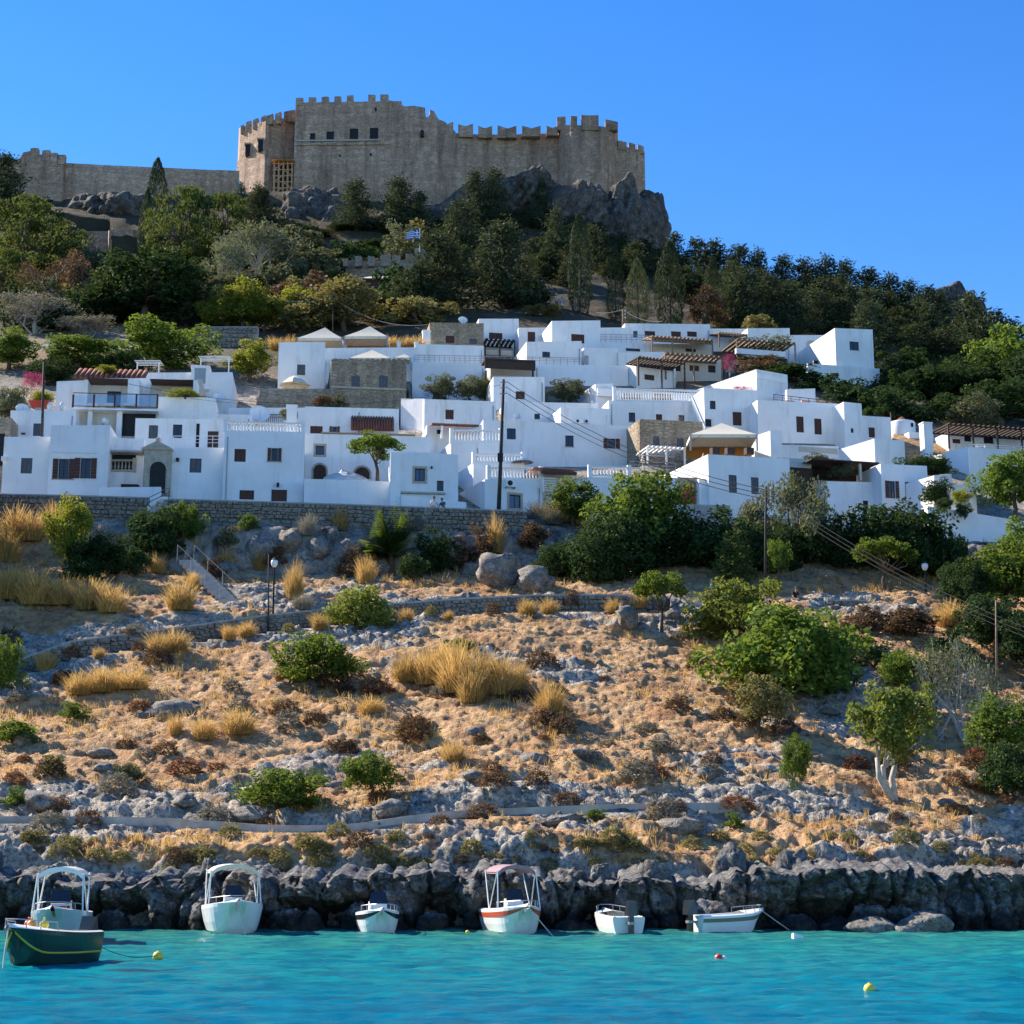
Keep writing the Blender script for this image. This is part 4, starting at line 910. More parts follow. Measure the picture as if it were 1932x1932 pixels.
def gateway():
    h = H('stone_gateway', 'carved stone gateway with a pediment and black arched door', 1, 962, 632, 1146, 940, 120.8, D=.9, mat=M_TRIM, cat='gateway', par=.02, jit=0)
    a, zt = h.L(962, 632); b, _ = h.L(1146, 632); ap = h.L(1054, 575)[1]
    MB().hexa([(a - .12, -.12, zt + .002), (b + .12, -.12, zt + .002), (b + .12, .9, zt + .002), (a - .12, .9, zt + .002)], [(a - .12, -.12, zt + .14), (b + .12, -.12, zt + .14), (b + .12, .9, zt + .14), (a - .12, .9, zt + .14)]).build('cornice', M_TRIM, h.root)
    m = MB(); c = (a + b) / 2
    m.hexa([(a - .1, -.08, zt + .142), (a - .1, .8, zt + .142), (b + .1, .8, zt + .142), (b + .1, -.08, zt + .142)][::-1], [(c - .05, -.08, ap), (c - .05, .8, ap), (c + .05, .8, ap), (c + .05, -.08, ap)][::-1])
    m.build('pediment', M_TRIM, h.root)
    MB().lathe([(.16, 0), (.22, .12), (.2, .3), (.08, .42)], 10, (c, .3, ap - .05)).build('finial', M_TRIM, h.root)
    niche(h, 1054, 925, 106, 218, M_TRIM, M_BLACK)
    for s in (968, 1120): h.box('pilaster', s, 760, s + 22, 938, -.14, -.02, M_TRIM); h.box('capital', s - 5, 748, s + 27, 762, -.18, -.02, M_TRIM)
    h = H('stair_wall', 'low white stepped wall in front of the porch beside the stone gateway', 1, 665, 888, 1078, 958, 119.4, D=.5, mat=B_, cat='wall', par=.02, tr=884)
    # street steps with a dark handrail
    s0 = at(1040 * ZK, 670.8 + 1012 * ZK, 117.0)
    t = thing('street_steps', 'short flight of white steps with a black handrail below the stone gateway', 'steps', s0, R(4))
    for i in range(5): MB().box(-.6 + i * .22, 0, -.5, 1.0, 1.2 + i * .3, .02 + i * .17).build('step', M_WPAINT, t)
    for d in (0, .35): MB().tube([(-.55, -.05, .55 - d), (.95, -.05, 1.35 - d)], .025, 6).build('handrail', M_BLACK, t)
    for x in (-.55, .95): MB().tube([(x, -.05, -.3), (x, -.05, .55 + (x + .55) * .53)], .025, 6).build('rail_post', M_BLACK, t)

def chapel():
    p = at(1389 + 1122 * ZK, 575 + 1000 * ZK, 151)
    t = thing('chapel', 'small white domed chapel with a red tiled dome', 'chapel', p, R(14))
    k = 1 / ppm(820, 151) * ZK
    r = 88 * k; z1 = 130 * k; z2 = 215 * k; z3 = 245 * k
    MB().lathe([(r, -4), (r, z1), (r, z2 - .1), (r * .96, z2)], 16).build('drum', M_WHITE, t, True)
    MB().lathe([(r * .62, z2 - .02), (r * .56, z2 + .12), (r * .35, z2 + .3), (.06, z3 + .15)], 12).build('dome', M_TILE, t, False)
    MB().box(-.4 * r, -2.2, -4, 1.6 * r, 3, 110 * k).build('nave', M_WHITE, t)
    MB().box(.3, -r - .03, z1 + .5, .5, -r + .3, z1 + .85).build('window', M_BLACK, t)
    MB().tube([(-r * .9, 0, z2), (-r * .9, 0, z2 + .9)], .06, 6).build('finial', M_TILE, t)
# ================================================================ CASTLE
def rwall(name, pts, mat, parent, thick=2.0, step=1.0, amp=0.10, seed=1, kind=None):
    """a rough masonry wall along a line of (px, top row, bottom row, distance)"""
    P = []
    for a, b in zip(pts[:-1], pts[1:]):
        A = at(a[0], a[1], a[3]); n = max(2, int((at(b[0], b[1], b[3]) - A).length / step))
        for i in range(n):
            f = i / n; P.append([a[k] + (b[k] - a[k]) * f for k in range(4)])
    P.append(list(pts[-1]))
    top = [at(p[0], p[1], p[3]) for p in P]; bz = [float(zof(p[2], p[3])) for p in P]
    rows = max(3, int(max(t.z - z for t, z in zip(top, bz)) / step))
    V = []; N = len(P)
    for r in range(rows + 1):
        for i in range(N):
            f = r / rows; V.append((top[i].x, top[i].y, bz[i] + (top[i].z - bz[i]) * f))
    V = np.array(V)
    d = amp * fbm(V[:, 0] * .9 + V[:, 1], V[:, 2] * 1.1, o=3, seed=seed) + amp * 2.2 * fbm(V[:, 0] * .12, V[:, 2] * .12, o=2, seed=seed + 1)
    V[:, 1] -= d
    idx = np.arange(len(V)).reshape(rows + 1, N)
    Fq = np.stack([idx[:-1, :-1], idx[:-1, 1:], idx[1:, 1:], idx[1:, :-1]], -1).reshape(-1, 4).tolist()
    V = V.tolist(); n0 = len(V)
    for i in range(N):
        a = top[max(i - 1, 0)]; b = top[min(i + 1, N - 1)]; t = (b - a); t.z = 0; t.normalize(); nrm = Vector((-t.y, t.x, 0)) * thick
        q = V[idx[rows, i]]
        V.append((top[i].x + nrm.x, top[i].y + nrm.y, q[2])); V.append((top[i].x + nrm.x, top[i].y + nrm.y, bz[i]))
    for i in range(N - 1):
        Fq.append((int(idx[rows, i]), int(idx[rows, i + 1]), n0 + 2 * (i + 1), n0 + 2 * i)); Fq.append((n0 + 2 * i, n0 + 2 * (i + 1), n0 + 2 * (i + 1) + 1, n0 + 2 * i + 1))
    for i in (0, N - 1):
        c = [int(idx[r, i]) for r in range(rows + 1)] + [n0 + 2 * i, n0 + 2 * i + 1]
        Fq.append(tuple(c if i else c[::-1]))
    me = bpy.data.meshes.new(name); me.from_pydata(V, [], Fq); me.materials.append(mat); me.update()
    return obj(name, me, parent)
def local_to(o, root):
    """keep a world-built part in place under its thing"""
    o.parent = root; o.matrix_parent_inverse = root.matrix_world.inverted() if False else Matrix.LocRotScale(root.location, root.rotation_euler, root.scale).inverted()
    return o
def merlon(root, px0, px1, pyt, pyb, Y, mat, notch=0.0, d=1.0, slope=0):
    a = at(px0, pyb, Y); b = at(px1, pyb, Y); zt = float(zof(pyt, Y)); zt1 = float(zof(pyt + slope, Y)); zb = a.z - .6
    j = lambda: rnd.uniform(-.12, .12)
    xm = (a.x + b.x) / 2 + j(); zm = (zt + zt1) / 2 - notch
    m = MB(); lo = [(a.x, zb), (b.x, zb), (b.x + j() * .5, zt1 + j()), (xm, zm), (a.x + j() * .5, zt + j())]
    m.hexa([(x, Y - .04, z) for x, z in lo], [(x, Y + d, z) for x, z in lo])
    local_to(m.build('merlon', mat), root)

def castle():
    p = at(870, 400, 300); root = thing('castle', 'medieval tan stone castle with battlements on the crag above town', 'castle', p)
    add = lambda o: local_to(o, root)
    # left tower, three faces
    q = lambda x, y: zp(8, x, y)
    lt = [(q(146, 0)[0], q(0, 178)[1], q(0, 345)[1], 309), (q(152, 0)[0], q(0, 172)[1], q(0, 380)[1], 306), (q(256, 0)[0], q(0, 148)[1], q(0, 480)[1], 299), (q(376, 0)[0], q(0, 128)[1], q(0, 500)[1], 303)]
    add(rwall('left_tower', lt, M_CASTLE, None, seed=3, thick=4))
    add(rwall('tower_plinth', [(q(138, 0)[0], q(0, 312)[1], q(0, 350)[1], 305.6), (q(172, 0)[0], q(0, 302)[1], q(0, 440)[1], 303.2), (q(252, 0)[0], q(0, 292)[1], q(0, 500)[1], 298.2), (q(286, 0)[0], q(0, 300)[1], q(0, 500)[1], 299.4)], M_CASTLE, None, seed=5, thick=1))
    for x0, x1, yt, yb, Y in ((154, 166, 168, 185, 305.3), (176, 196, 152, 175, 304), (202, 226, 142, 165, 302.3), (236, 254, 132, 155, 300.6), (258, 286, 125, 148, 299.3), (294, 318, 118, 146, 300.4), (330, 374, 108, 138, 301.8)):
        merlon(root, q(x0, 0)[0], q(x1, 0)[0], q(0, yt)[1], q(0, yb)[1], Y - .3, M_CASTLE, slope=-3)
    for x0, y0, x1, y1, Y in ((174, 245, 188, 290, 304), (226, 225, 244, 270, 300.6)):
        a = at(*q(x0, y0), Y - .8); b = at(*q(x1, y1), Y - .8)
        add(MB().box(a.x, Y - 1.1, b.z, b.x, Y + .4, a.z).build('window', M_BLACK)); add(MB().box(a.x - .25, Y - 1.2, a.z, b.x + .25, Y + .3, a.z + .3).build('lintel', M_TRIM))
    # scaffold under a plank roof
    a = at(*q(286, 470), 297.5); b = at(*q(364, 470), 299.2); z1 = float(zof(q(0, 318)[1], 298))
    scf = thing('scaffold', 'pale timber scaffold under a plank canopy against the castle tower', 'scaffold', a)
    def sl(o): return local_to(o, scf)
    W2 = (b.x - a.x)
    for i in range(5):
        x = a.x + W2 * i / 4
        for dy in (0, 1.4): sl(MB().tube([(x, a.y + dy, a.z - 2), (x, a.y + dy, z1)], .11, 5).build('standard', M_SCAF))
    for i in range(7):
        z = a.z + (z1 - a.z) * i / 6.3; sl(MB().tube([(a.x - .3, a.y, z), (b.x + .3, a.y, z)], .1, 5).build('ledger', M_SCAF))
        if i < 6:
            k = i % 2; x0, x1 = (a.x, a.x + W2 / 2) if k else (b.x, a.x + W2 / 2)
            sl(MB().tube([(x0, a.y - .1, z), (x1, a.y - .1, z + (z1 - a.z) / 6.3)], .09, 5).build('brace', M_SCAF))
    sl(MB().box(a.x - .4, a.y - .6, z1, b.x + .4, a.y + 3, z1 + .25).build('canopy', M_OCHRE)); sl(MB().box(a.x - .2, a.y + 1.8, a.z - 1, b.x + .2, a.y + 2, z1 - .02).build('backing', M_DARKW))
    # main block with four big windows
    h = H('main_block', 'x', 8, 372, 72, 806, 500, 298.0, D=16, yaw=-1.5, mat=M_CASTLE, cat='x', ext=3, par=1.0, cap=False, tr=66, jit=0,
          wins=[(436, 197, 457, 236, 'k'), (503, 190, 533, 233, 'k'), (598, 178, 632, 224, 'k'), (680, 175, 714, 222, 'k'), (554, 284, 562, 294, 'k'), (679, 278, 688, 290, 'k'), (700, 92, 708, 108, 'k')])
    del h.root['category'], h.root['label']
    h.box('string_course', 372, 238, 806, 242, -.25, 0, M_CASTLE); h.box('string_course', 380, 224, 720, 227, -.22, 0, M_TRIM)
    for a_, b_, c_, d_ in ((434, 236, 460, 240), (500, 233, 536, 237), (595, 224, 635, 228), (677, 222, 717, 226)): h.box('sill', a_, b_, c_, d_, -.35, -.02, M_TRIM)
    # its parts become parts of the castle
    MWi = Matrix.LocRotScale(h.root.location, h.root.rotation_euler, None)
    for c in list(h.root.children):
        c.parent = root; c.matrix_parent_inverse = Matrix.Translation(-root.location) @ MWi
    bpy.data.objects.remove(h.root)
    for x0, x1, yt in ((378, 408, 53), (430, 460, 51), (482, 512, 48), (535, 562, 46), (585, 612, 43), (673, 702, 41), (723, 755, 40)):
        merlon(root, q(x0, 0)[0], q(x1, 0)[0], q(0, yt)[1], q(0, 72)[1], 297.9, M_CASTLE)
    # ruined corner, curtain wall, round tower, low end wall
    def wl(n, L, seed, **k): return add(rwall(n, [(q(x, 0)[0], q(0, yt)[1], q(0, yb)[1], Y) for x, yt, yb, Y in L], M_CASTLE, None, seed=seed, **k))
    wl('ruined_corner', [(758, 64, 500, 297.4), (800, 72, 500, 297.0), (814, 90, 520, 296.6), (824, 86, 540, 296.0), (860, 84, 540, 296), (905, 92, 540, 296.4), (906, 130, 540, 296.4), (924, 130, 540, 296.5), (925, 100, 540, 296.5), (942, 108, 540, 296.6), (960, 140, 540, 297), (985, 150, 500, 297.2), (1030, 192, 470, 297.5)], 11, thick=2.2)
    wl('curtain_wall', [(955, 192, 470, 297.2), (1100, 200, 430, 298), (1240, 203, 400, 298.6), (1400, 198, 400, 299), (1452, 190, 420, 299)], 13)
    add(MB().box(*(lambda a, b: (a.x, 295.6, b.z, b.x, 296.5, a.z))(at(*q(887, 188), 296), at(*q(900, 212), 296))).build('window', M_BLACK))
    for x0, x1, yt, yb in ((958, 1018, 152, 192), (1040, 1101, 158, 200), (1122, 1178, 166, 203), (1200, 1278, 167, 203), (1300, 1375, 166, 198), (1400, 1444, 165, 194)):
        merlon(root, q(x0, 0)[0], q(x1, 0)[0], q(0, yt)[1], q(0, yb)[1], 297.3, M_CASTLE, notch=.55, d=1.2)
    wl('round_tower', [(1440, 168, 470, 299.5), (1460, 165, 470, 297), (1500, 163, 470, 295.2), (1560, 165, 480, 294), (1620, 168, 480, 294.4), (1665, 175, 480, 296.2), (1691, 182, 480, 299.5)], 17)
    for x0, x1, yt, Y in ((1443, 1478, 130, 297), (1497, 1525, 128, 295), (1543, 1612, 125, 293.9), (1640, 1690, 140, 295.6)):
        merlon(root, q(x0, 0)[0], q(x1, 0)[0], q(0, yt)[1], q(0, 172)[1], Y, M_CASTLE, slope=(6 if x0 == 1640 else 0), d=1.4)
    wl('end_wall', [(1686, 248, 470, 299), (1740, 256, 470, 299.5), (1797, 272, 470, 301), (1800, 274, 470, 306)], 19)
    for x0, x1, yt in ((1692, 1726, 226), (1736, 1762, 234), (1771, 1797, 243)): merlon(root, q(x0, 0)[0], q(x1, 0)[0], q(0, yt)[1], q(0, yt + 26)[1], 299 + (x0 - 1692) / 60, M_CASTLE, slope=3)
    # left curtain wall with its own broken turret, and the terrace walls below
    c2 = thing('curtain_wall', 'long tan stone curtain wall with a broken turret left of the castle', 'wall', at(250, 390, 285))
    L = lambda o: local_to(o, c2)
    L(rwall('wall_face', [(-90, 302, 420, 283), (36, 300, 400, 284), (44, 288, 400, 283.4), (58, 285, 400, 283), (120, 306, 400, 283), (126, 308, 420, 284.2), (300, 316, 420, 286), (452, 323, 400, 290)], M_CASTLE, None, seed=23))
    for x0, x1, yt, yb in ((57, 72, 279, 292), (79, 93, 283, 297), (96, 108, 288, 300), (110, 122, 292, 304)): o = merlon2(c2, x0, x1, yt, yb, 282.8)
    c3 = thing('terrace_wall', 'dark stone terrace wall half hidden by pines below the curtain wall', 'wall', at(330, 500, 262))
    local_to(rwall('wall_face', [(118, 436, 560, 266), (204, 436, 560, 264), (206, 434, 560, 259), (330, 432, 560, 259.6), (500, 430, 540, 262)], M_CASTLE, None, seed=29), c3)
    c4 = thing('battlement_wall', 'small grey crenellated wall with a flagpole below the castle', 'wall', at(730, 520, 232))
    e = lambda x, y: (575 + x * .3307, 319.4 + y * .3307)
    local_to(rwall('wall_face', [(*e(235, 520), e(0, 640)[1], 233), (*e(400, 525), e(0, 650)[1], 232), (*e(620, 515), e(0, 650)[1], 231), (*e(720, 500), e(0, 650)[1], 232)], M_WSTONE, None, seed=31, thick=1), c4)
    for x0, x1, yt in ((218, 245, 510), (285, 325, 495), (358, 400, 497), (430, 490, 486), (500, 545, 490), (575, 625, 484), (627, 685, 450)):
        merlon(c4, e(x0, 0)[0], e(x1, 0)[0], e(0, yt)[1], e(0, 530)[1], 231.4, M_WSTONE, d=.8)
    # ---- crag below the castle
    path = [(500, 398, 510, 292), (540, 385, 530, 291), (600, 378, 540, 291), (700, 385, 540, 293), (780, 395, 540, 292), (830, 385, 540, 291), (880, 345, 540, 292), (950, 335, 540, 292), (1040, 338, 550, 292), (1080, 362, 550, 291), (1140, 366, 560, 290), (1205, 366, 560, 291), (1222, 370, 560, 296), (1225, 374, 570, 303), (1200, 374, 570, 315)]
    nS, nT = 260, 60; pa = np.array(path, float); k = np.linspace(0, len(path) - 1, nS)
    C = [np.interp(k, np.arange(len(path)), pa[:, i]) for i in range(4)]
    x = np.array([at(a, b, d).x for a, b, d in zip(C[0], C[1], C[3])]); zt = np.array([float(zof(b, d)) for b, d in zip(C[1], C[3])]); zb = np.array([float(zof(c, 285)) for c in C[2]]) - 4
    dx, dy = np.gradient(x), np.gradient(C[3]); ln = np.hypot(dx, dy); nx, ny = dy / ln, -dx / ln
    T = np.linspace(0, 1, nT)[:, None]
    Zc = zt[None] * (1 - T) + zb[None] * T
    out = 0.2 + 7.0 * T ** 1.3
    X0 = x[None] + nx[None] * out; Y0 = C[3][None] + ny[None] * out
    f1, f2 = worley(X0 * .16 + Y0 * .11, Zc * .13, 301); g1, g2 = worley(X0 * .5, Zc * .42, 303)
    dd = 2.4 * (np.clip(.8 - f1, 0, 1) * 1.4 - .4) * (0.25 + T ** .4) + 0.9 * np.clip(.7 - g1, 0, 1) + 0.9 * fbm(X0 * .3, Zc * .3, Y0 * .3, o=4, seed=305)
    dd += 1.1 * (1 - np.abs(fbm(X0 * .22, Zc * .07, o=5, seed=309)) * 2.4) * T ** .5 - .5
    dd *= sstep(0, .08, T)
    X0 += nx[None] * dd; Y0 += ny[None] * dd
    idx = np.arange(nS * nT).reshape(nT, nS)
    Fq = np.stack([idx[:-1, :-1], idx[1:, :-1], idx[1:, 1:], idx[:-1, 1:]], -1).reshape(-1, 4)
    me = mesh_np('crag', np.stack([X0, Y0, Zc + 0 * X0], -1), Fq, M_CRAG, smooth=True)
    tag(obj('crag', me), 'grey limestone crag under the castle walls', kind='structure')
    # crag at left between the curtain wall and terrace wall, and outcrops
    for i, (px, py, Y, sx, sz, wh) in enumerate(((600, 425, 281, 5.5, 6, 'tall grey outcrop under the left corner of the main castle block'), (560, 450, 279, 4, 5, 'grey outcrop at the foot of the castle scaffold'), (640, 470, 277, 5, 5, 'low grey outcrop behind the trees below the main castle block'), (180, 415, 276, 5, 3.2, 'lumpy grey outcrop below the broken turret end of the curtain wall'), (235, 412, 275, 5, 3.6, 'lumpy grey outcrop below the middle of the curtain wall'), (290, 418, 275, 4, 3.6, 'grey outcrop beside the tall dark cypress'), (140, 425, 277, 3.5, 2.6, 'smallest grey outcrop below the broken turret'), (1796, 598, 262, 4.0, 4.2, 'bare grey rock head rising out of the wooded ridge'), (1000, 370, 287, 5, 4, 'grey outcrop under the curtain of notched merlons'), (1090, 420, 284, 6, 6, 'broad grey outcrop in the hollow below the round tower'), (1180, 440, 285, 6, 8, 'tall grey outcrop below the round tower'), (1215, 455, 291, 4.5, 7, 'outermost grey outcrop at the open end of the castle crag'))):
        o = obj('crag_outcrop', rock_mesh('crag_outcrop', M_CRAG, 400 + i, 5, .55, 1.0), None, at(px, py, Y)); o.scale = (sx, 4, sz); o.rotation_euler = (0, 0, i)
        tag(o, wh, 'rock', 'limestone outcrops on the castle hill')
def merlon2(root, x0, x1, yt, yb, Y): return merlon(root, x0, x1, yt, yb, Y, M_CASTLE, d=1.0)
M_SCAF = mat_plain('pale_scaffold_timber', (0.55, 0.34, 0.19), 0.8, 0.2)

# ================================================================ STONE RETAINING WALLS
def stone_meshes(n=8):
    out = []
    for k in range(n):
        r = random.Random(900 + k); c = []
        for z in (0, 1):
            for x, y in ((0, 0), (1, 0), (1, 1), (0, 1)):
                c.append((x - .5 + r.uniform(-.07, .07), (y - .5), z - .5 + r.uniform(-.08, .08)))
        lo = [(x, y, z) for x, y, z in c]
        # bevelled face towards -y
        V = [(c[0][0], .5, c[0][2]), (c[1][0], .5, c[1][2]), (c[5][0], .5, c[5][2]), (c[4][0], .5, c[4][2])]
        V += [(x, .05, z) for x, _, z in V[:4]]
        V += [(x * .80 + r.uniform(-.04, .04), -.5 + r.uniform(-.1, .1), z * .76 + r.uniform(-.04, .04)) for x, _, z in V[:4]]
        Fc = [(8, 9, 10, 11)]
        for a in (0, 4):
            for i in range(4): j = (i + 1) % 4; Fc.append((a + 4 + i, a + i, a + j, a + 4 + j))
        me = bpy.data.meshes.new('stone'); me.from_pydata(V, [], [tuple(reversed(f)) for f in Fc]); me.materials.append(M_WSTONE); me.update(); out.append(me)
    return out
STONES = None
def stone_wall(name, label, pts, hgt, course=0.27, thick=0.55, coping=True, most=300):
    """pts: (px, row of the top, distance); each stone is its own piece, laid on a core"""
    global STONES
    STONES = STONES or stone_meshes()
    P = [at(*p) for p in pts]; root = thing(name, label, 'wall', P[0]); core = MB(); cop = MB(); st = []
    for a, b in zip(P[:-1], P[1:]):
        d = Vector((b.x - a.x, b.y - a.y, 0)); Ln = d.length; d.normalize(); n = Vector((d.y, -d.x, 0)); bk = -n * thick
        dn = Vector((0, 0, -hgt))
        core.hexa([a + dn, b + dn, b + dn + bk, a + dn + bk], [a, b, b + bk, a + bk])
        if coping: cop.hexa([a + n * .08, b + n * .08, b + bk, a + bk], [a + n * .08 + Vector((0, 0, .1)), b + n * .08 + Vector((0, 0, .1)), b + bk + Vector((0, 0, .1)), a + bk + Vector((0, 0, .1))])
        zc = 0.0
        while zc < hgt - course * .6:
            ch = course * rnd.uniform(.72, 1.35); x = -rnd.uniform(0, .3)
            while x < Ln:
                w_ = ch * rnd.uniform(.8, 2.4); hh = ch * rnd.uniform(.80, 1.06)
                cx = x + w_ / 2
                if 0 <= cx <= Ln:
                    f = cx / Ln; base = a.lerp(b, f); c = base + n * rnd.uniform(-.02, .09); c.z = base.z - zc - ch * .5 - .01 + rnd.uniform(-.03, .03)
                    st.append((c, w_ * .96, hh, math.atan2(d.y, d.x) + rnd.uniform(-.03, .03)))
                x += w_
            zc += ch
    local_to(core.build('core', M_CONC), root)
    if coping: local_to(cop.build('coping', M_CONC), root)
    st.sort(key=lambda q: -q[1] * q[2]); rest_v = []; rest_f = []
    for i, (c, w_, hh, rz) in enumerate(st):
        me = STONES[i % len(STONES)]
        if i < most:
            o = obj('stone', me); o.location = c; o.rotation_euler = (0, 0, rz); o.scale = (w_, .26, hh); local_to(o, root)
        else:
            M_ = Matrix.LocRotScale(c, Matrix.Rotation(rz, 3, 'Z').to_euler(), Vector((w_, .26, hh))); k = len(rest_v)
            rest_v += [tuple(M_ @ v.co) for v in me.vertices]; rest_f += [tuple(k + q for q in p.vertices) for p in me.polygons]
    if rest_v:
        me = bpy.data.meshes.new('stonework'); me.from_pydata(rest_v, [], rest_f); me.materials.append(M_WSTONE); me.update()
        o = local_to(obj('stonework', me), root); o['kind'] = 'stuff'
    return root
WALLP = [(20, 1254, 91), (130, 1213, 93.2), (250, 1196, 94.8), (350, 1184, 96), (500, 1163, 98), (620, 1151, 98.9), (740, 1141, 99.6), (880, 1131, 100.1), (1000, 1125, 100.4), (1130, 1124, 100.5), (1260, 1128, 100.6)]
SHORE = [(-60, 1545, 66), (0, 1545, 66), (120, 1545, 66), (240, 1546, 66), (330, 1549, 66), (400, 1554, 65.8), (480, 1560, 65.5), (560, 1562, 65.4), (640, 1561, 65.5), (700, 1555, 65.7), (760, 1545, 66), (830, 1537, 66.2), (920, 1531, 66.4), (1000, 1528, 66.5), (1100, 1524, 66.6), (1200, 1521, 66.8), (1310, 1519, 67), (1400, 1519, 67)]
def wall_caps():
    CAPS.extend([(105, 205, 545, 222, 265.5), (205, 350, 545, 222, 258.6), (350, 520, 520, 228, 259.5), (655, 815, 545, 205, 230.5)])
    for a, b in zip(SHORE[:-1], SHORE[1:]): CAPS.append((a[0], b[0], max(a[1], b[1]) + 9, a[2] - 1.6, a[2] + .1)); CAPS.append((a[0], b[0], max(a[1], b[1]) + 1, a[2] - .1, a[2] + .9))
    for a, b in zip(WALLP[:-1], WALLP[1:]):
        for k in range(4):
            f0, f1 = k / 4, (k + 1) / 4; q = lambda i, f: a[i] + (b[i] - a[i]) * f
            CAPS.append((q(0, f0), q(0, f1), q(1, (f0 + f1) / 2) + 30, q(2, f0) - 3.2, q(2, f1) + .1))
    for a, b, py in ((-60, 290, 985), (290, 640, 992), (640, 1000, 1003)): CAPS.append((a, b, py, 113.0, 117.1))
def walls():
    stone_wall('retaining_wall', 'grey rubble retaining wall along the street left of the white steps', [(-120, 930, 117.2), (0, 934, 117.2), (150, 937, 117.2), (280, 941, 117.2)], 2.0)
    stone_wall('retaining_wall', 'long grey rubble retaining wall along the street right of the white steps', [(307, 943, 117.2), (480, 948, 117.2), (640, 953, 117.2), (800, 959, 117.1), (990, 966, 117)], 2.0)
    stone_wall('path_wall', 'low dry-stone wall that climbs beside the hillside path', WALLP, 1.5, course=.24)
    stone_wall('path_wall', 'low dry-stone wall under the trees at the level end of the path', [(1560, 1134, 100.6), (1700, 1136, 100.8), (1800, 1137, 101), (2050, 1142, 101)], .8, course=.24, most=120)
    # garden wall among the trees, upper left
    stone_wall('garden_wall', 'grey rubble garden wall behind the round green bush', [(370, 618, 182), (486, 618, 181)], 2.6, course=.42, most=120)
    # street surface and the paths
    def strip(name, label, pts, w0, dz, mat, th=.2):
        P = [Vector(p) for p in pts]; m = MB()
        for a, b in zip(P[:-1], P[1:]):
            d = Vector((b.x - a.x, b.y - a.y, 0)).normalized(); bk = Vector((-d.y, d.x, 0)) * w0
            up = Vector((0, 0, dz)); lo = Vector((0, 0, dz - th)); m.hexa([a + lo, b + lo, b + bk + lo, a + bk + lo], [a + up, b + up, b + bk + up, a + bk + up])
        return tag(m.build(name, mat), label, kind='structure')
    strip('street', 'narrow paved street behind the retaining wall', [at(x, y, 117.6) - Vector((0, 0, 1.0)) for x, y in ((-120, 930), (280, 941), (640, 953), (990, 966))], 3.2, 0, M_CONC, .3)
    pl = [at(x, y, Y_) for x, y, Y_ in SHORE]
    _ = [(x, y) for x, y in ((-60, 1546), (0, 1546), (120, 1545), (240, 1546), (330, 1549), (400, 1554), (480, 1560), (560, 1562), (640, 1561), (700, 1555), (760, 1545), (830, 1537), (920, 1531), (1000, 1528), (1100, 1524), (1200, 1521), (1310, 1519))]
    strip('shore_path', 'pale concrete kerb of the footpath above the shore rocks', pl, .6, .10, M_PATH, .45)
    up = [at(x, y, Y) for x, y, Y in ((130, 1213, 93.7), (350, 1184, 96.5), (500, 1163, 98.5), (740, 1141, 100.1), (1000, 1125, 100.9), (1260, 1128, 101.1), (1560, 1134, 101.1), (2050, 1142, 101.5))]
    strip('hillside_path', 'dusty footpath along the dry-stone wall', [p - Vector((0, 0, .25)) for p in up], 2.2, 0, M_PATH, .2)
M_PATH = mat_plain('dusty_concrete', (0.44, 0.40, 0.34), 0.95, 0.25, 1.5, bmp=0.3)
# ================================================================ PLANTS
LEAF = {
 'conif': mat_leaf('conifer_needles', (0.026, 0.042, 0.025), (0.048, 0.068, 0.036), (0.080, 0.098, 0.050), 0.2),
 'pine': mat_leaf('pine_needles', (0.045, 0.070, 0.020), (0.085, 0.120, 0.032), (0.140, 0.170, 0.050), 0.28),
 'cyp': mat_leaf('cypress_scales', (0.020, 0.033, 0.017), (0.036, 0.052, 0.024), (0.060, 0.075, 0.034), 0.14),
 'lush': mat_leaf('green_leaves', (0.042, 0.080, 0.015), (0.088, 0.145, 0.025), (0.165, 0.225, 0.040), 0.36),
 'sun': mat_leaf('sunlit_leaves', (0.075, 0.105, 0.022), (0.135, 0.170, 0.036), (0.220, 0.250, 0.060), 0.38),
 'dark': mat_leaf('dark_leaves', (0.016, 0.036, 0.014), (0.030, 0.060, 0.020), (0.055, 0.095, 0.030), 0.25),
 'yell': mat_leaf('yellow_green_leaves', (0.090, 0.120, 0.018), (0.180, 0.210, 0.030), (0.300, 0.310, 0.050), 0.4),
 'olive': mat_leaf('olive_leaves', (0.065, 0.082, 0.042), (0.120, 0.140, 0.078), (0.190, 0.200, 0.120), 0.25),
 'scrub': mat_leaf('scrub_leaves', (0.110, 0.105, 0.040), (0.200, 0.180, 0.070), (0.300, 0.260, 0.110), 0.25),
 'brown': mat_leaf('dry_brown_twigs', (0.075, 0.042, 0.026), (0.140, 0.080, 0.046), (0.230, 0.145, 0.085), 0.15),
 'rust': mat_leaf('rust_twigs', (0.110, 0.040, 0.022), (0.200, 0.080, 0.040), (0.300, 0.140, 0.070), 0.15),
 'grey': mat_leaf('grey_twigs', (0.150, 0.135, 0.110), (0.240, 0.215, 0.175), (0.340, 0.310, 0.260), 0.15),
 'straw': mat_leaf('straw_blades', (0.360, 0.210, 0.060), (0.540, 0.340, 0.100), (0.680, 0.470, 0.180), 0.35, tcol=(0.7, 0.48, 0.18)),
 'pink': mat_leaf('bougainvillea_bracts', (0.22, 0.012, 0.06), (0.38, 0.025, 0.11), (0.52, 0.08, 0.20), 0.3, tcol=(0.6, 0.06, 0.2)),
}
M_BARK = mat_plain('brown_bark', (0.10, 0.075, 0.055), 0.9, 0.35, 6, bmp=0.6)
M_PALEBARK = mat_plain('pale_bark', (0.42, 0.38, 0.32), 0.9, 0.3, 6, bmp=0.5)

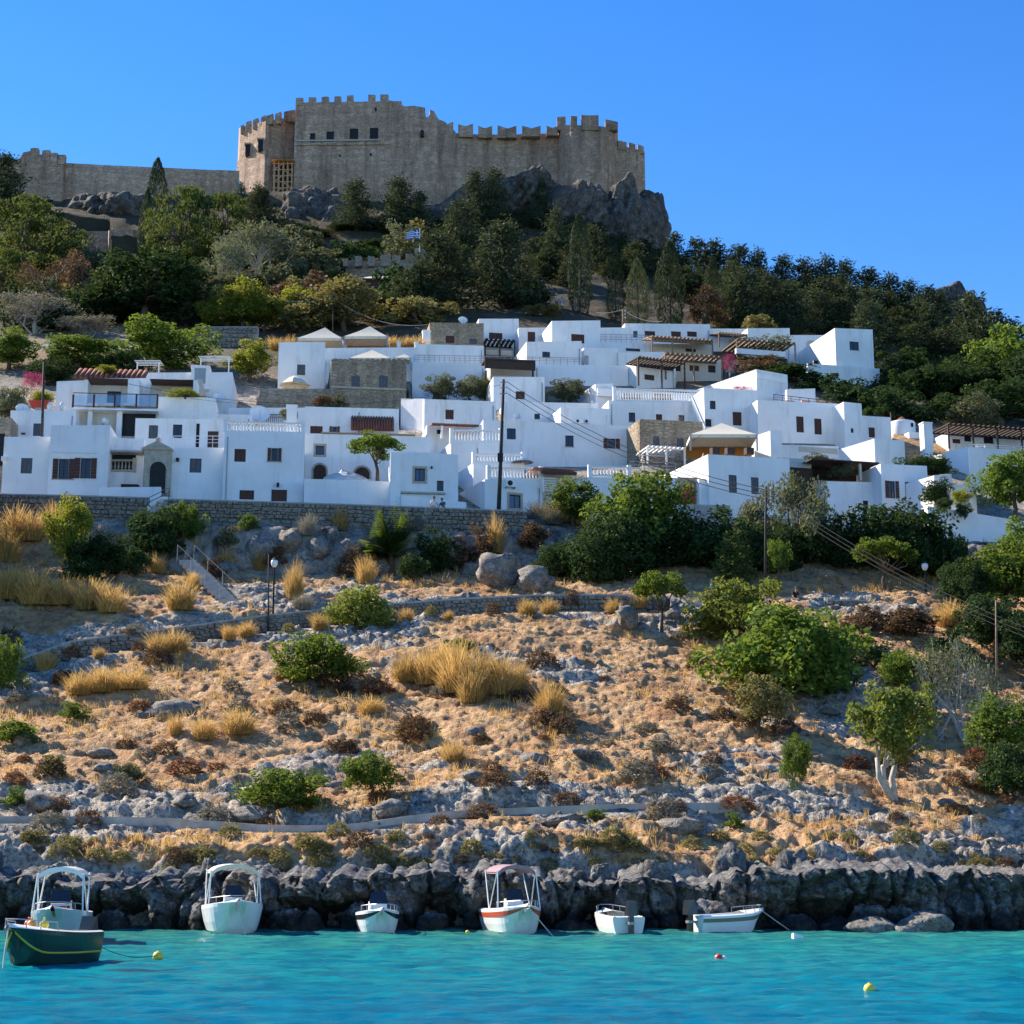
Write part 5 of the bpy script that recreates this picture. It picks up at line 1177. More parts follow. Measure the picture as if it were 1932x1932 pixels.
def unit(v): return v / (np.linalg.norm(v, axis=-1, keepdims=True) + 1e-9)
def leafquads(P, size, rs, bias=None, aspect=0.55, bw=0.8, direct=None):
    n = len(P); N = unit(rs.normal(size=(n, 3)) + (0 if bias is None else bias * bw))
    d = unit(rs.normal(size=(n, 3)) * (1.0 if direct is None else 0.35) + (0 if direct is None else direct))
    A = unit(d - (d * N).sum(1, keepdims=True) * N); B = np.cross(N, A)
    s = size * rs.uniform(.6, 1.35, (n, 1))
    return np.stack([P - A * s, P + B * s * aspect, P + A * s, P - B * s * aspect], 1)
def quads_mesh(name, Q, mat):
    V = Q.reshape(-1, 3); Fq = np.arange(len(V)).reshape(-1, 4)
    return mesh_np(name, V, Fq, mat)
def ball(n, rs, shell=.55):
    return unit(rs.normal(size=(n, 3))) * (shell + (1 - shell) * rs.uniform(0, 1, (n, 1)) ** .6)
def limbs(name, targets, rs, r0=.03, split=.35, mat=None, twist=.05, base=(0, 0, 0), multi=1):
    m = MB(); b = Vector(base)
    stems = []
    for k in range(multi):
        a = rs.uniform(0, 6.28); top = Vector((math.cos(a) * .08 * (multi - 1) + rs.normal() * .02, math.sin(a) * .08 * (multi - 1) + rs.normal() * .02, split * rs.uniform(.85, 1.15)))
        mid = top * .5 + Vector((rs.normal() * twist, rs.normal() * twist, 0))
        m.tube([b - Vector((0, 0, .08)), b + mid, b + top], [r0 * 1.3, r0, r0 * .75], 7); stems.append(b + top)
    for i, t in enumerate(targets):
        t = Vector(t); s = stems[i % len(stems)]
        mid = s.lerp(t, .5) + Vector((rs.normal() * twist, rs.normal() * twist, -.03))
        m.tube([s - (s - b) * .08, mid, t], [r0 * .55, r0 * .32, r0 * .1], 5)
    return m.mesh(name, mat or M_BARK, True)
PROTO = {}
CN = {'olive': 'grey-green', 'dark': 'dark green', 'scrub': 'olive-yellow', 'brown': 'brown', 'lush': 'bright green', 'pine': 'sunlit pine', 'yell': 'yellow-green', 'straw': 'golden', 'grey': 'pale grey'}
def proto(shape, var):
    key = (shape, var)
    if key in PROTO: return PROTO[key]
    rs = np.random.RandomState(1000 + hash(shape + str(var)) % 1 + sum(map(ord, shape)) * 31 + var * 977)
    trunk = None
    if shape in ('round', 'roundlo', 'shrub', 'shrublo', 'bush', 'forked'):
        lo = shape.endswith('lo'); sh = shape.startswith('shrub'); k = 34 if lo else 60
        C = ball(k, rs, .45) * np.array([.40, .40, .36]) * (1 + .18 * rs.normal(size=(k, 1)))
        if sh: C[:, 2] = np.abs(C[:, 2]) * 1.75 + .10
        elif shape == 'bush': C[:, 2] = C[:, 2] * 1.1 + .55
        else: C[:, 2] = C[:, 2] * .92 + .62
        if shape == 'forked': C[:, 2] = C[:, 2] * .85 + .10; C[:, :2] *= 1.1
        r = rs.uniform(.085, .16, k) * (.8 if shape == 'forked' else 1); n = 75 if lo else 120
        P = (C[:, None] + ball(k * n, rs).reshape(k, n, 3) * r[:, None, None]).reshape(-1, 3)
        O = unit(P - np.array([0, 0, .45])) + np.array([0, 0, .5])
        P[:, 2] = np.clip(P[:, 2], .0, None)
        Q = leafquads(P, .034 if lo else .0235, rs, O)
        trunk = limbs('trunk', C[:: 5][:9], rs, .022 if sh else .03, .18 if sh else (.30 if shape == 'forked' else .34), multi=3 if (sh or shape == 'forked') else 1, twist=.05)
    elif shape == 'umbrella':
        k = 34; a = rs.uniform(0, 6.28, k); q = np.sqrt(rs.uniform(0, 1, k)) * .42
        C = np.stack([q * np.cos(a), q * np.sin(a), .86 - .5 * q ** 2 * 2 + rs.normal(size=k) * .05], 1)
        r = rs.uniform(.08, .14, k); n = 130
        P = (C[:, None] + ball(k * n, rs).reshape(k, n, 3) * r[:, None, None] * np.array([1.1, 1.1, .8])).reshape(-1, 3)
        Q = leafquads(P, .026, rs, np.array([[0, 0, 1.0]])); trunk = limbs('trunk', C[::4], rs, .03, .38, twist=.08)
    elif shape in ('pine', 'euc'):
        k = 46; t = rs.uniform(0, 1, k); a = rs.uniform(0, 6.28, k)
        q = (.46 * np.sin(np.clip(t * 2.9 + .25, 0, 3.1)) + .04) * rs.uniform(.35, 1.0, k)
        C = np.stack([q * np.cos(a), q * np.sin(a), .24 + .70 * t], 1); r = rs.uniform(.07, .14, k); n = 110
        sq = np.array([1.15, 1.15, .62]) if shape == 'pine' else np.array([.8, .8, 1.25])
        P = (C[:, None] + ball(k * n, rs, .4).reshape(k, n, 3) * r[:, None, None] * sq).reshape(-1, 3)
        dr = np.array([[0, 0, .9]]) if shape == 'pine' else np.array([[.25, 0, -1.2]])
        Q = leafquads(P, .024, rs, np.array([[0, 0, .6]]), aspect=.32, direct=dr); trunk = limbs('trunk', C[np.argsort(C[:, 2])][::3], rs, .024, .45, twist=.04)
    elif shape == 'cypress':
        n = 5200; z = rs.uniform(0, 1, n) ** .9; a = rs.uniform(0, 6.28, n)
        pr = np.minimum(1, .6 + z * 2.5) * np.clip(1 - z ** 3.4, 0, 1) ** .7
        lump = 1 + .22 * vn(a * 1.6 + var * 7, z * 9, None, 5 + var) + .10 * vn(a * 4, z * 22, None, 9)
        q = .47 * pr * lump * rs.uniform(.72, 1.0, n) ** .5
        P = np.stack([q * np.cos(a), q * np.sin(a), .02 + z * .96], 1)
        Q = leafquads(P, .030, rs, np.stack([np.cos(a), np.sin(a), 0 * a], 1), aspect=.42, direct=np.array([[0, 0, 1.6]]))
        Q[..., 2] = (Q[..., 2] - Q[..., 2].mean(1, keepdims=True)) * .55 + Q[..., 2].mean(1, keepdims=True)
        m = MB().tube([(0, 0, -.05), (0, 0, .6)], [.05, .03], 6); trunk = m.mesh('trunk', M_BARK)
    elif shape in ('conifer', 'conlo'):
        lo = shape == 'conlo'; Ps = []; Ds = []; m = MB(); m.tube([(0, 0, -.06), (.01, 0, .5), (0, 0, .95)], [.028, .018, .004], 6)
        nl = 17
        for L in range(nl):
            z = .10 + .86 * L / (nl - 1); rad = .5 * (1 - z * .96) ** .62 * (.55 + .45 * min(1, z * 5))
            for b in range(max(3, int(9 * (1 - z) + 3))):
                a = rs.uniform(0, 6.28); ln = rad * rs.uniform(.55, 1.12); up = rs.uniform(-.05, .35)
                t = rs.uniform(.12, 1, (26 if lo else 40)); d = np.array([math.cos(a), math.sin(a), up])
                P = np.outer(t * ln, d); P[:, 2] += z - .10 * (t * ln) ** 2 * 4; w_ = .030 + .045 * (1 - t)
                P += rs.normal(size=P.shape) * w_[:, None] * np.array([1, 1, .8]); Ps.append(P); Ds.append(np.repeat(d[None] + [[0, 0, .25]], len(P), 0))
                if b % 3 == 0: m.tube([(0, 0, z - .02), (d[0] * ln * .8, d[1] * ln * .8, z + up * ln * .6)], [.008, .002], 4)
        P = np.concatenate(Ps); Dd = np.concatenate(Ds)
        Q = leafquads(P, .032 if lo else .026, rs, np.array([[0, 0, .8]]), aspect=.36, direct=Dd); trunk = m.mesh('trunk', M_BARK, True)
    elif shape in ('twiggy', 'dry'):
        m = MB(); tips = []
        def grow(p, d, ln, r, dep):
            q = p + d * ln + Vector(rs.normal(size=3)) * ln * .08
            m.tube([p, q], [r, r * .6], 4, cap=False); tips.append(q)
            if dep:
                for _ in range(3): grow(q, (d + Vector(rs.normal(size=3)) * .55 + Vector((0, 0, .12))).normalized(), ln * rs.uniform(.6, .85), r * .55, dep - 1)
        for _ in range(5): grow(Vector((0, 0, -.03)), Vector((rs.normal() * .45, rs.normal() * .45, 1)).normalized(), .26, .018, 4)
        trunk = m.mesh('trunk', M_PALEBARK); T = np.array(tips); T = T[T[:, 2] > .2]
        n = 5 if shape == 'twiggy' else 12
        P = np.repeat(T, n, 0) + rs.normal(size=(len(T) * n, 3)) * .035; Q = leafquads(P, .016, rs)
        mx = np.abs(P[:, :2]).max(); 
    elif shape == 'cushion':
        n = 900; d = unit(rs.normal(size=(n, 3))); d[:, 2] = np.abs(d[:, 2]); lump = 1 + .25 * vn(d[:, 0] * 3 + var, d[:, 1] * 3, d[:, 2] * 3, 3)
        P = d * np.array([.46, .46, .9]) * lump[:, None] * rs.uniform(.55, 1, (n, 1)) ** .5
        Q = leafquads(P, .07, rs, d, aspect=.3, direct=d * 1.2)
    elif shape == 'grass':
        n = 1000; a = rs.uniform(0, 6.28, n); b = rs.uniform(0, 1, n) ** .7 * .30; base = np.stack([b * np.cos(a), b * np.sin(a), np.zeros(n) - .03], 1)
        ln = rs.uniform(.25, 1.0, n) * (1 - .45 * (b / .30) ** 2) * (1 + .25 * vn(base[:, 0] * 9 + var, base[:, 1] * 9, None, 4)); le = rs.uniform(.0, .55, n) ** 1.2 + .25 * b / .3; aa = a + rs.normal(size=n) * .8
        tip = base + np.stack([np.cos(aa) * le * ln, np.sin(aa) * le * ln, ln * (1 - .35 * le)], 1); mid = base * .5 + tip * .5 + np.stack([-np.cos(aa) * le * .12, -np.sin(aa) * le * .12, .10 + 0 * le], 1) * ln[:, None]
        w_ = rs.uniform(.003, .0085, n)[:, None]; sx = np.stack([-np.sin(aa * 3), np.cos(aa * 3), 0 * aa], 1) * w_
        Q = np.concatenate([np.stack([base - sx, base + sx, mid + sx, mid - sx], 1), np.stack([mid - sx, mid + sx, tip + sx * .5, tip - sx * .5], 1)])
    elif shape == 'palm':
        Qs = []
        for f in range(60):
            a = rs.uniform(0, 6.28); el = rs.uniform(.05, 1.35); ln = rs.uniform(.5, .72)
            t = np.linspace(.05, 1, 26); h_ = np.cos(el) * t * ln; z = np.sin(el) * t * ln - .30 * (t * ln) ** 2 + .14
            P = np.stack([h_ * math.cos(a), h_ * math.sin(a), z], 1); side = np.array([-math.sin(a), math.cos(a), 0])
            for s in (-1, 1):
                L = (.13 * np.sin(np.clip(t * 3.0, 0, 3.1)) + .02)[:, None]; tip = P + side * s * L + np.array([math.cos(a), math.sin(a), -.15]) * L * .7
                wv = np.array([math.cos(a), math.sin(a), 0]) * .016
                Qs.append(np.stack([P - wv, P + wv, tip + wv * .3, tip - wv * .3], 1))
        Q = np.concatenate(Qs); m = MB().tube([(0, 0, -.1), (0, 0, .16)], [.07, .06], 8); trunk = m.mesh('trunk', M_BARK)
    elif shape == 'vine':
        n = 2400; P = np.stack([rs.uniform(-.5, .5, n), rs.uniform(-.3, .3, n), rs.uniform(0, 1, n)], 1)
        keep = fbm(P[:, 0] * 4, P[:, 1] * 4, P[:, 2] * 4, o=2, seed=var) > -.05; Q = leafquads(P[keep], .035, rs)
    me = quads_mesh('crown', Q, None)
    # every leaf mass fits a unit box: one metre wide, one metre tall
    co = Q.reshape(-1, 3); wd = max(np.percentile(co[:, 0], 99.5) - np.percentile(co[:, 0], .5), 1e-3); hg = max(np.percentile(co[:, 2], 99.7), 1e-3)
    S_ = Matrix.Diagonal((1 / wd, 1 / wd, 1 / hg, 1)); me.transform(S_)
    if trunk: trunk.transform(S_)
    me.materials.append(LEAF['lush'])
    PROTO[key] = (me, trunk); return PROTO[key]
PLN = [0]
def plant(name, label, shape, leaf, px, pyb, pyt, wpx, Y=None, group=None, var=None, cat='tree', bark=None, p=None, sink=0.0, wm=None, hm=None):
    PLN[0] += 1; var = PLN[0] % 3 if var is None else var
    me, tr = proto(shape, var)
    if p is None:
        if Y is None: p = hit(px, pyb)
        else: p = at(px, pyb, Y)
    else: p = Vector(p)
    if hm is None:
        k = ppm(pyb, p.y); hm = (pyb - pyt) / k; wm = wpx / k
    root = thing(name, label, cat, (p.x, p.y, p.z - sink), rnd.uniform(0, 6.28), group, (wm, wm, hm + sink))
    c = obj('foliage' if cat != 'tree' else 'crown', me, root)
    c.material_slots[0].link = 'OBJECT'; c.material_slots[0].material = LEAF[leaf]
    if tr:
        t = obj('trunk' if cat == 'tree' else 'stem', tr, root)
        if bark: t.material_slots[0].link = 'OBJECT'; t.material_slots[0].material = bark
    return root
def tree_top(name, label, shape, leaf, px, pyt, wpx, Y, group=None, var=None, **kw):
    """a tree whose top is seen; its foot is wherever the ground lies at that distance"""
    t = at(px, pyt, Y); g = gz(t.x, Y); k = ppm(pyt, Y)
    return plant(name, label, shape, leaf, 0, 0, 0, 0, p=(t.x, Y, g - .2), hm=max(t.z - g + .2, 1.0), wm=wpx / k, group=group, var=var, **kw)

def plants_upper():
    T = tree_top
    T('conifer_tree', 'dark conifer beside the broken turret of the curtain wall', 'conifer', 'conif', 8, 292, 130, 262)
    T('pine_tree', 'broad sunlit pine below the broken turret', 'pine', 'pine', 62, 374, 190, 228)
    T('pine_tree', 'smaller pine under the broad sunlit pine', 'pine', 'pine', 10, 470, 130, 214)
    T('brown_bush', 'large brown leafless bush below the terrace wall', 'dry', 'brown', 122, 484, 150, 206)
    T('dry_shrub', 'pale dry shrub beside the red soil bank', 'dry', 'grey', 70, 556, 190, 192)
    T('dry_shrub', 'small pale dry shrub on the red soil bank', 'dry', 'grey', 165, 600, 110, 188)
    T('cypress_tree', 'tall dark cypress standing before the curtain wall', 'cypress', 'conif', 299, 298, 56, 257)
    T('cypress_tree', 'thin cypress leaning beside the tall dark cypress', 'cypress', 'conif', 279, 352, 30, 256.5)
    T('pine_tree', 'lumpy sunlit pine beside the tall dark cypress', 'pine', 'pine', 352, 354, 150, 246)
    T('pine_tree', 'second lumpy pine below the curtain wall end', 'pine', 'pine', 428, 370, 130, 247)
    T('conifer_tree', 'dark conifer at the foot of the castle scaffold', 'conifer', 'conif', 492, 350, 100, 262)
    T('conifer_tree', 'thin dark conifer beside the castle scaffold', 'conifer', 'conif', 455, 345, 36, 272)
    T('bare_tree', 'half-bare grey-green tree below the castle scaffold', 'twiggy', 'olive', 495, 424, 150, 230)
    T('bare_tree', 'half-bare olive tree beside the rock outcrop', 'twiggy', 'olive', 420, 460, 120, 222)
    T('conifer_tree', 'wide dark conifer above the round garden bushes', 'round', 'dark', 285, 480, 220, 196)
    T('conifer_tree', 'dark drooping conifer left of the yellow-green shrubs', 'conifer', 'conif', 355, 500, 130, 199)
    T('conifer_tree', 'low dark conifer on the red soil bank', 'round', 'dark', 200, 545, 110, 199)
    for px, py, w_ in ((430, 560, 110), (500, 565, 100), (560, 545, 90), (465, 530, 100)):
        T('yellow_shrub', 'yellow-green shrub below the half-bare trees', 'round', 'yell', px, py, w_, 196, 'yellow-green shrubs above town')
    for px, py, w_, Y in ((560, 430, 90, 246), (610, 470, 90, 240), (590, 520, 90, 215), (530, 500, 80, 214), (612, 500, 70, 230)):
        T('olive_tree', 'dull green tree between the rock outcrop and the battlement wall', 'roundlo', 'olive', px, py, w_, Y, 'dull green trees below the rock outcrop')
    rr = random.Random(21)
    for i in range(95):
        px, Y = rr.uniform(-20, 800), rr.uniform(192, 262)
        if 150 < px < 560 and Y > 250: continue
        if 110 < px < 345 and Y > 214: continue
        if px > 625 and 203 < Y < 240: continue
        g = at(px, 500, Y); gg = gz(g.x, Y); py = pix(g.x, Y, gg + rr.uniform(2.4, 6.0))[1]
        lf = rr.choice(('olive', 'dark', 'scrub', 'dark', 'brown'))
        T('understory_bush', CN[lf] + ' bush in the undergrowth of the castle hill', 'shrublo', lf, px, py, rr.uniform(60, 115), Y, CN[lf] + ' undergrowth on the castle hill', cat='bush')
    for i in range(26):
        px = rr.uniform(780, 1290); Y = rr.uniform(194, 270) if px < 1040 else rr.uniform(228, 280)
        g = at(px, 500, Y); gg = gz(g.x, Y); py = pix(g.x, Y, gg + rr.uniform(2.5, 6))[1]
        T('conifer_tree', 'dark conifer in the shadowed hollow below the round tower', 'conlo', 'conif', px, py, rr.uniform(50, 90), Y, 'conifers in the hollow below the round tower')
    for px, py, w_, Y, sh, lf in ((575, 455, 90, 252, 'round', 'olive'), (640, 478, 80, 250, 'round', 'dark'), (555, 500, 100, 226, 'round', 'olive'), (620, 515, 90, 222, 'round', 'dark'), (700, 455, 60, 256, 'round', 'dark'), (520, 470, 80, 248, 'pine', 'pine'), (165, 470, 90, 246, 'round', 'olive'), (25, 440, 110, 240, 'pine', 'pine'), (440, 520, 110, 214, 'round', 'olive'), (380, 470, 90, 244, 'pine', 'pine'), (570, 575, 80, 200, 'round', 'yell'), (250, 500, 110, 212, 'round', 'dark'), (330, 520, 110, 206, 'round', 'dark')):
        T('mixed_tree', CN[lf] + ' tree in the mixed wood below the curtain wall', sh, lf, px, py, w_, Y, CN[lf] + ' trees of the mixed wood')
    T('conifer_tree', 'dark conifer against the main castle block', 'conifer', 'conif', 672, 338, 90, 268)
    T('conifer_tree', 'broader dark conifer below the ruined castle corner', 'conifer', 'conif', 752, 334, 96, 268)
    T('conifer_tree', 'dark conifer behind the flagpole', 'conifer', 'conif', 790, 362, 80, 266)
    T('round_tree', 'round olive-green tree behind the cream tents', 'round', 'scrub', 655, 527, 140, 192)
    T('round_tree', 'dark green tree beside the brown kiosk', 'round', 'dark', 735, 560, 90, 198)
    T('conifer_tree', 'huge shaggy conifer beside the brown kiosk', 'conifer', 'conif', 832, 440, 170, 200)
    T('conifer_tree', 'huge shaggy conifer behind the weathered stone house', 'conifer', 'conif', 948, 414, 150, 203)
    T('conifer_tree', 'tall shaggy conifer between the two huge conifers', 'conifer', 'conif', 872, 378, 110, 232)
    T('conifer_tree', 'lower shaggy conifer at the foot of the two huge conifers', 'conifer', 'conif', 785, 500, 120, 198)
    T('conifer_tree', 'dark twin-topped conifer high on the crag', 'conifer', 'conif', 897, 320, 70, 276)
    T('conifer_tree', 'dark twin conifer beside the one high on the crag', 'conifer', 'conif', 935, 316, 64, 276)
    for px, py, w_, Y in ((548, 428, 80, 266), (598, 446, 84, 262), (646, 440, 70, 268), (575, 480, 90, 250), (700, 430, 66, 270), (530, 440, 60, 268)):
        T('conifer_tree', 'dark conifer among the outcrops under the main castle block', 'conifer', 'conif', px, py, w_, Y, 'conifers under the main castle block')
    for px, py, w_, Y in ((995, 392, 60, 280), (1075, 408, 60, 276), (1130, 418, 60, 274), (1175, 440, 64, 272), (1215, 462, 64, 270), (960, 400, 70, 274), (1040, 430, 70, 268), (1022, 340, 46, 282), (1048, 392, 60, 262), (1005, 450, 90, 240), (1035, 470, 90, 235), (1120, 425, 60, 252), (1010, 520, 80, 206), (1140, 440, 50, 250)):
        T('conifer_tree', 'dark conifer in the shadowed hollow below the round tower', 'conlo', 'conif', px, py, w_, Y, 'conifers in the hollow below the round tower')
    T('cypress_tree', 'tallest cypress below the round tower', 'cypress', 'cyp', 1093, 403, 48, 203)
    T('cypress_tree', 'slim cypress right of the tallest cypress', 'cypress', 'cyp', 1160, 461, 38, 201)
    T('cypress_tree', 'browned cypress beside the small power pole', 'cypress', 'scrub', 1202, 486, 46, 199)
    T('cypress_tree', 'fat green cypress at the edge of the conifer wood', 'cypress', 'cyp', 1262, 455, 54, 200)
    T('cypress_tree', 'slim cypress in front of the conifer wood', 'cypress', 'cyp', 1343, 484, 34, 214)
    T('brown_bush', 'purple-brown bush in front of the conifer wood', 'roundlo', 'brown', 1332, 540, 80, 200)
    T('scrub_bush', 'dry tan bush behind the top-row houses', 'roundlo', 'scrub', 1028, 578, 80, 194)
    T('scrub_bush', 'dry yellow bush behind the reed-roofed shelter', 'roundlo', 'scrub', 1428, 598, 90, 190)
    sky_ = [(1272, 440, 56, 268), (1312, 452, 70, 266), (1350, 453, 74, 264), (1392, 463, 66, 262), (1428, 470, 60, 262), (1476, 480, 66, 260), (1518, 488, 70, 258), (1556, 484, 70, 258), (1592, 490, 70, 256), (1634, 506, 70, 255), (1676, 518, 70, 252), (1712, 528, 66, 250), (1746, 540, 62, 248), (1775, 552, 60, 246), (1832, 556, 110, 226), (1868, 585, 90, 222), (1905, 605, 90, 220), (1950, 618, 90, 218)]
    for px, py, w_, Y in sky_: T('conifer_tree', 'dark conifer on the wooded ridge right of the castle', 'conlo', 'conif', px, py, w_ * 1.25, Y, 'conifers on the wooded ridge')
    for i in range(22):
        px = 1290 + i * 29 + rnd.uniform(-8, 8); py = float(np.interp(px, [s[0] for s in sky_], [s[1] for s in sky_])) + rnd.uniform(30, 60)
        T('conifer_tree', 'dark conifer on the wooded ridge right of the castle', 'conlo', 'conif', px, py, rnd.uniform(75, 110), 236 + rnd.uniform(-6, 6), 'conifers on the wooded ridge')
    for px, py, w_ in ((1405, 505, 100), (1448, 520, 90), (1490, 536, 90), (1380, 540, 90), (1540, 545, 90), (1585, 560, 90), (1640, 570, 80), (1690, 600, 90), (1730, 610, 100), (1600, 600, 80), (1470, 585, 80), (1780, 620, 110), (1825, 640, 110), (1880, 650, 120), (1935, 660, 120)):
        T('conifer_tree', 'shaggy conifer in the front rank of the wood behind the top-row houses', 'conifer', 'conif', px, py, w_ * 1.15, rnd.uniform(203, 214), 'front rank conifers behind the top row')
    T('conifer_tree', 'pointed conifer just behind the lone cube house', 'conifer', 'conif', 1636, 566, 90, 190)
    for px, py, w_, Y in ((1768, 690, 120, 168), (1835, 665, 150, 172), (1900, 622, 160, 176), (1950, 660, 150, 166), (1800, 745, 120, 158), (1880, 720, 150, 162)):
        lf = 'lush' if px in (1900,) else 'dark'
        T('broadleaf_tree', CN[lf] + ' broadleaf tree on the slope beside the lone cube house', 'round', lf, px, py, w_, Y, CN[lf] + ' trees beside the lone cube house')
    T('olive_tree', 'grey-green olive tree above the dark flat pergola', 'round', 'olive', 1838, 752, 110, 155)
    for px, py, w_, Y in ((1480, 690, 110, 166), (1545, 700, 100, 164), (1600, 715, 110, 160), (1660, 730, 110, 158), (1690, 705, 80, 164), (1720, 760, 100, 156), (1700, 668, 90, 180), (1740, 655, 100, 184), (1680, 690, 90, 172), (1730, 700, 100, 170), (1650, 745, 80, 155)):
        T('dark_bush', 'dark green bush on the bank below the lone cube house', 'shrublo', 'dark', px, py, w_, Y, 'dark bushes below the lone cube house', cat='bush')
    T('dry_bush', 'dry brown bush on the bank beside the bougainvillea', 'shrublo', 'brown', 1440, 672, 100, 168, cat='bush')
    # garden belt on the left, behind the terrace houses
    T('broadleaf_tree', 'bright green tree behind the bougainvillea', 'round', 'lush', 20, 624, 110, 166)
    T('oleander_bush', 'wide oleander hedge behind the tile pergola', 'bush', 'lush', 160, 640, 160, 164, cat='bush')
    T('broadleaf_tree', 'broad dense green tree behind the louvred chimney', 'bush', 'lush', 320, 609, 190, 166)
    T('round_bush', 'round clipped light green bush beside the stone terrace wall', 'round', 'yell', 471, 644, 92, 160)
    T('dark_bush', 'dark shrub behind the long white upper house', 'bush', 'dark', 245, 660, 100, 160, cat='bush')
    T('dark_bush', 'dark shrub beside the oleander hedge', 'bush', 'dark', 100, 675, 100, 158, cat='bush')
def plants_town():
    P = plant
    for px, w_ in ((520, 40), (548, 40), (738, 44), (765, 40), (790, 40), (725, 36)):
        P('golden_grass', 'golden dry grass beside the cream canvas tents', 'grass', 'straw', px, 660, 634, w_, 168, 'golden grass beside the tents', cat='grass')
    P('bougainvillea', 'pink bougainvillea beside the street-end pole', 'twiggy', 'pink', 58, 748, 704, 50, 139, cat='bush')
    P('green_bush', 'green bush around the red planter', 'shrub', 'olive', 22, 790, 730, 70, 134, cat='bush')
    P('green_bush', 'yellow-green plant in the red planter', 'shrub', 'yell', 78, 760, 738, 44, 132, cat='bush')
    P('bougainvillea', 'pink bougainvillea climbing over the cream house', 'twiggy', 'pink', 1376, 712, 668, 30, 160, cat='bush')
    P('bougainvillea', 'pink bougainvillea along the sunlit side wall', 'twiggy', 'pink', 1402, 742, 728, 40, 152, cat='bush')
    for i, (px, w_) in enumerate(((830, 70), (888, 66), (912, 40))):
        P('olive_bush', 'rounded olive bush in the planter below the metal roof railing', 'bush', 'olive', px, 758, 708, w_, 155.5, 'olive bushes below the railing', cat='bush')
    P('olive_tree', 'round olive tree with a pale trunk in the middle of town', 'bush', 'olive', 1070, 762, 716, 70, 153, bark=M_PALEBARK)
    P('dry_bush', 'small purple-brown bush on the long tan wall', 'shrublo', 'brown', 612, 770, 745, 40, 146.5, cat='bush')
    P('dry_bush', 'small dark bush on the long tan wall', 'shrublo', 'olive', 641, 770, 742, 34, 146.5, cat='bush')
    P('ledge_plant', 'trailing plant on the ledge above the plain white block', 'shrub', 'yell', 350, 752, 738, 66, 132.8, cat='plant')
    P('ledge_plant', 'small vine on the tile pergola', 'shrub', 'yell', 202, 702, 688, 36, 138, cat='plant')
    P('frangipani_tree', 'small umbrella-shaped tree with bare forked stems behind the terrace wall', 'umbrella', 'lush', 712, 908, 815, 100, 123.8)
    P('roof_plant', 'leafy plant beside the roof chimney of the balustraded house', 'shrub', 'olive', 545, 792, 768, 34, 130, cat='plant')
    for px, py, w_, Y in ((1540, 880, 60, 130), (1585, 900, 50, 128)):
        P('hanging_plant', 'plant on the dark covered terrace', 'shrub', 'olive', px, py, py - 22, w_, Y, 'plants on the dark covered terrace', cat='plant')
    P('dark_bush', 'dark bush between the arched opening and the sunlit terrace house', 'shrub', 'dark', 1745, 900, 862, 110, 131, cat='bush')
    P('dark_bush', 'dark bush below the sunlit stair wall', 'shrub', 'dark', 1770, 950, 905, 70, 122, cat='bush')
    P('hanging_plant', 'yellow-flowered plant hanging in the garden arch', 'bush', 'yell', 1815, 955, 922, 40, 119.5, cat='plant')
    P('hanging_plant', 'dark plant trailing over the sloping white wall', 'bush', 'dark', 1820, 978, 948, 34, 116.3, cat='plant')
    P('hanging_plant', 'small dark plant trailing over the sloping white wall', 'bush', 'dark', 1782, 965, 938, 34, 116.6, cat='plant')
    P('broadleaf_tree', 'rounded sunlit tree against the tall bluish terrace house', 'round', 'lush', 1912, 985, 848, 130, 121)
    P('vine', 'green vine covering the timber pergola below the plain white block', 'vine', 'olive', 1460, 668, 640, 90, 176, cat='plant')
    P('vine', 'second green vine on the timber pergola', 'vine', 'dark', 1410, 660, 640, 60, 176.5, cat='plant')
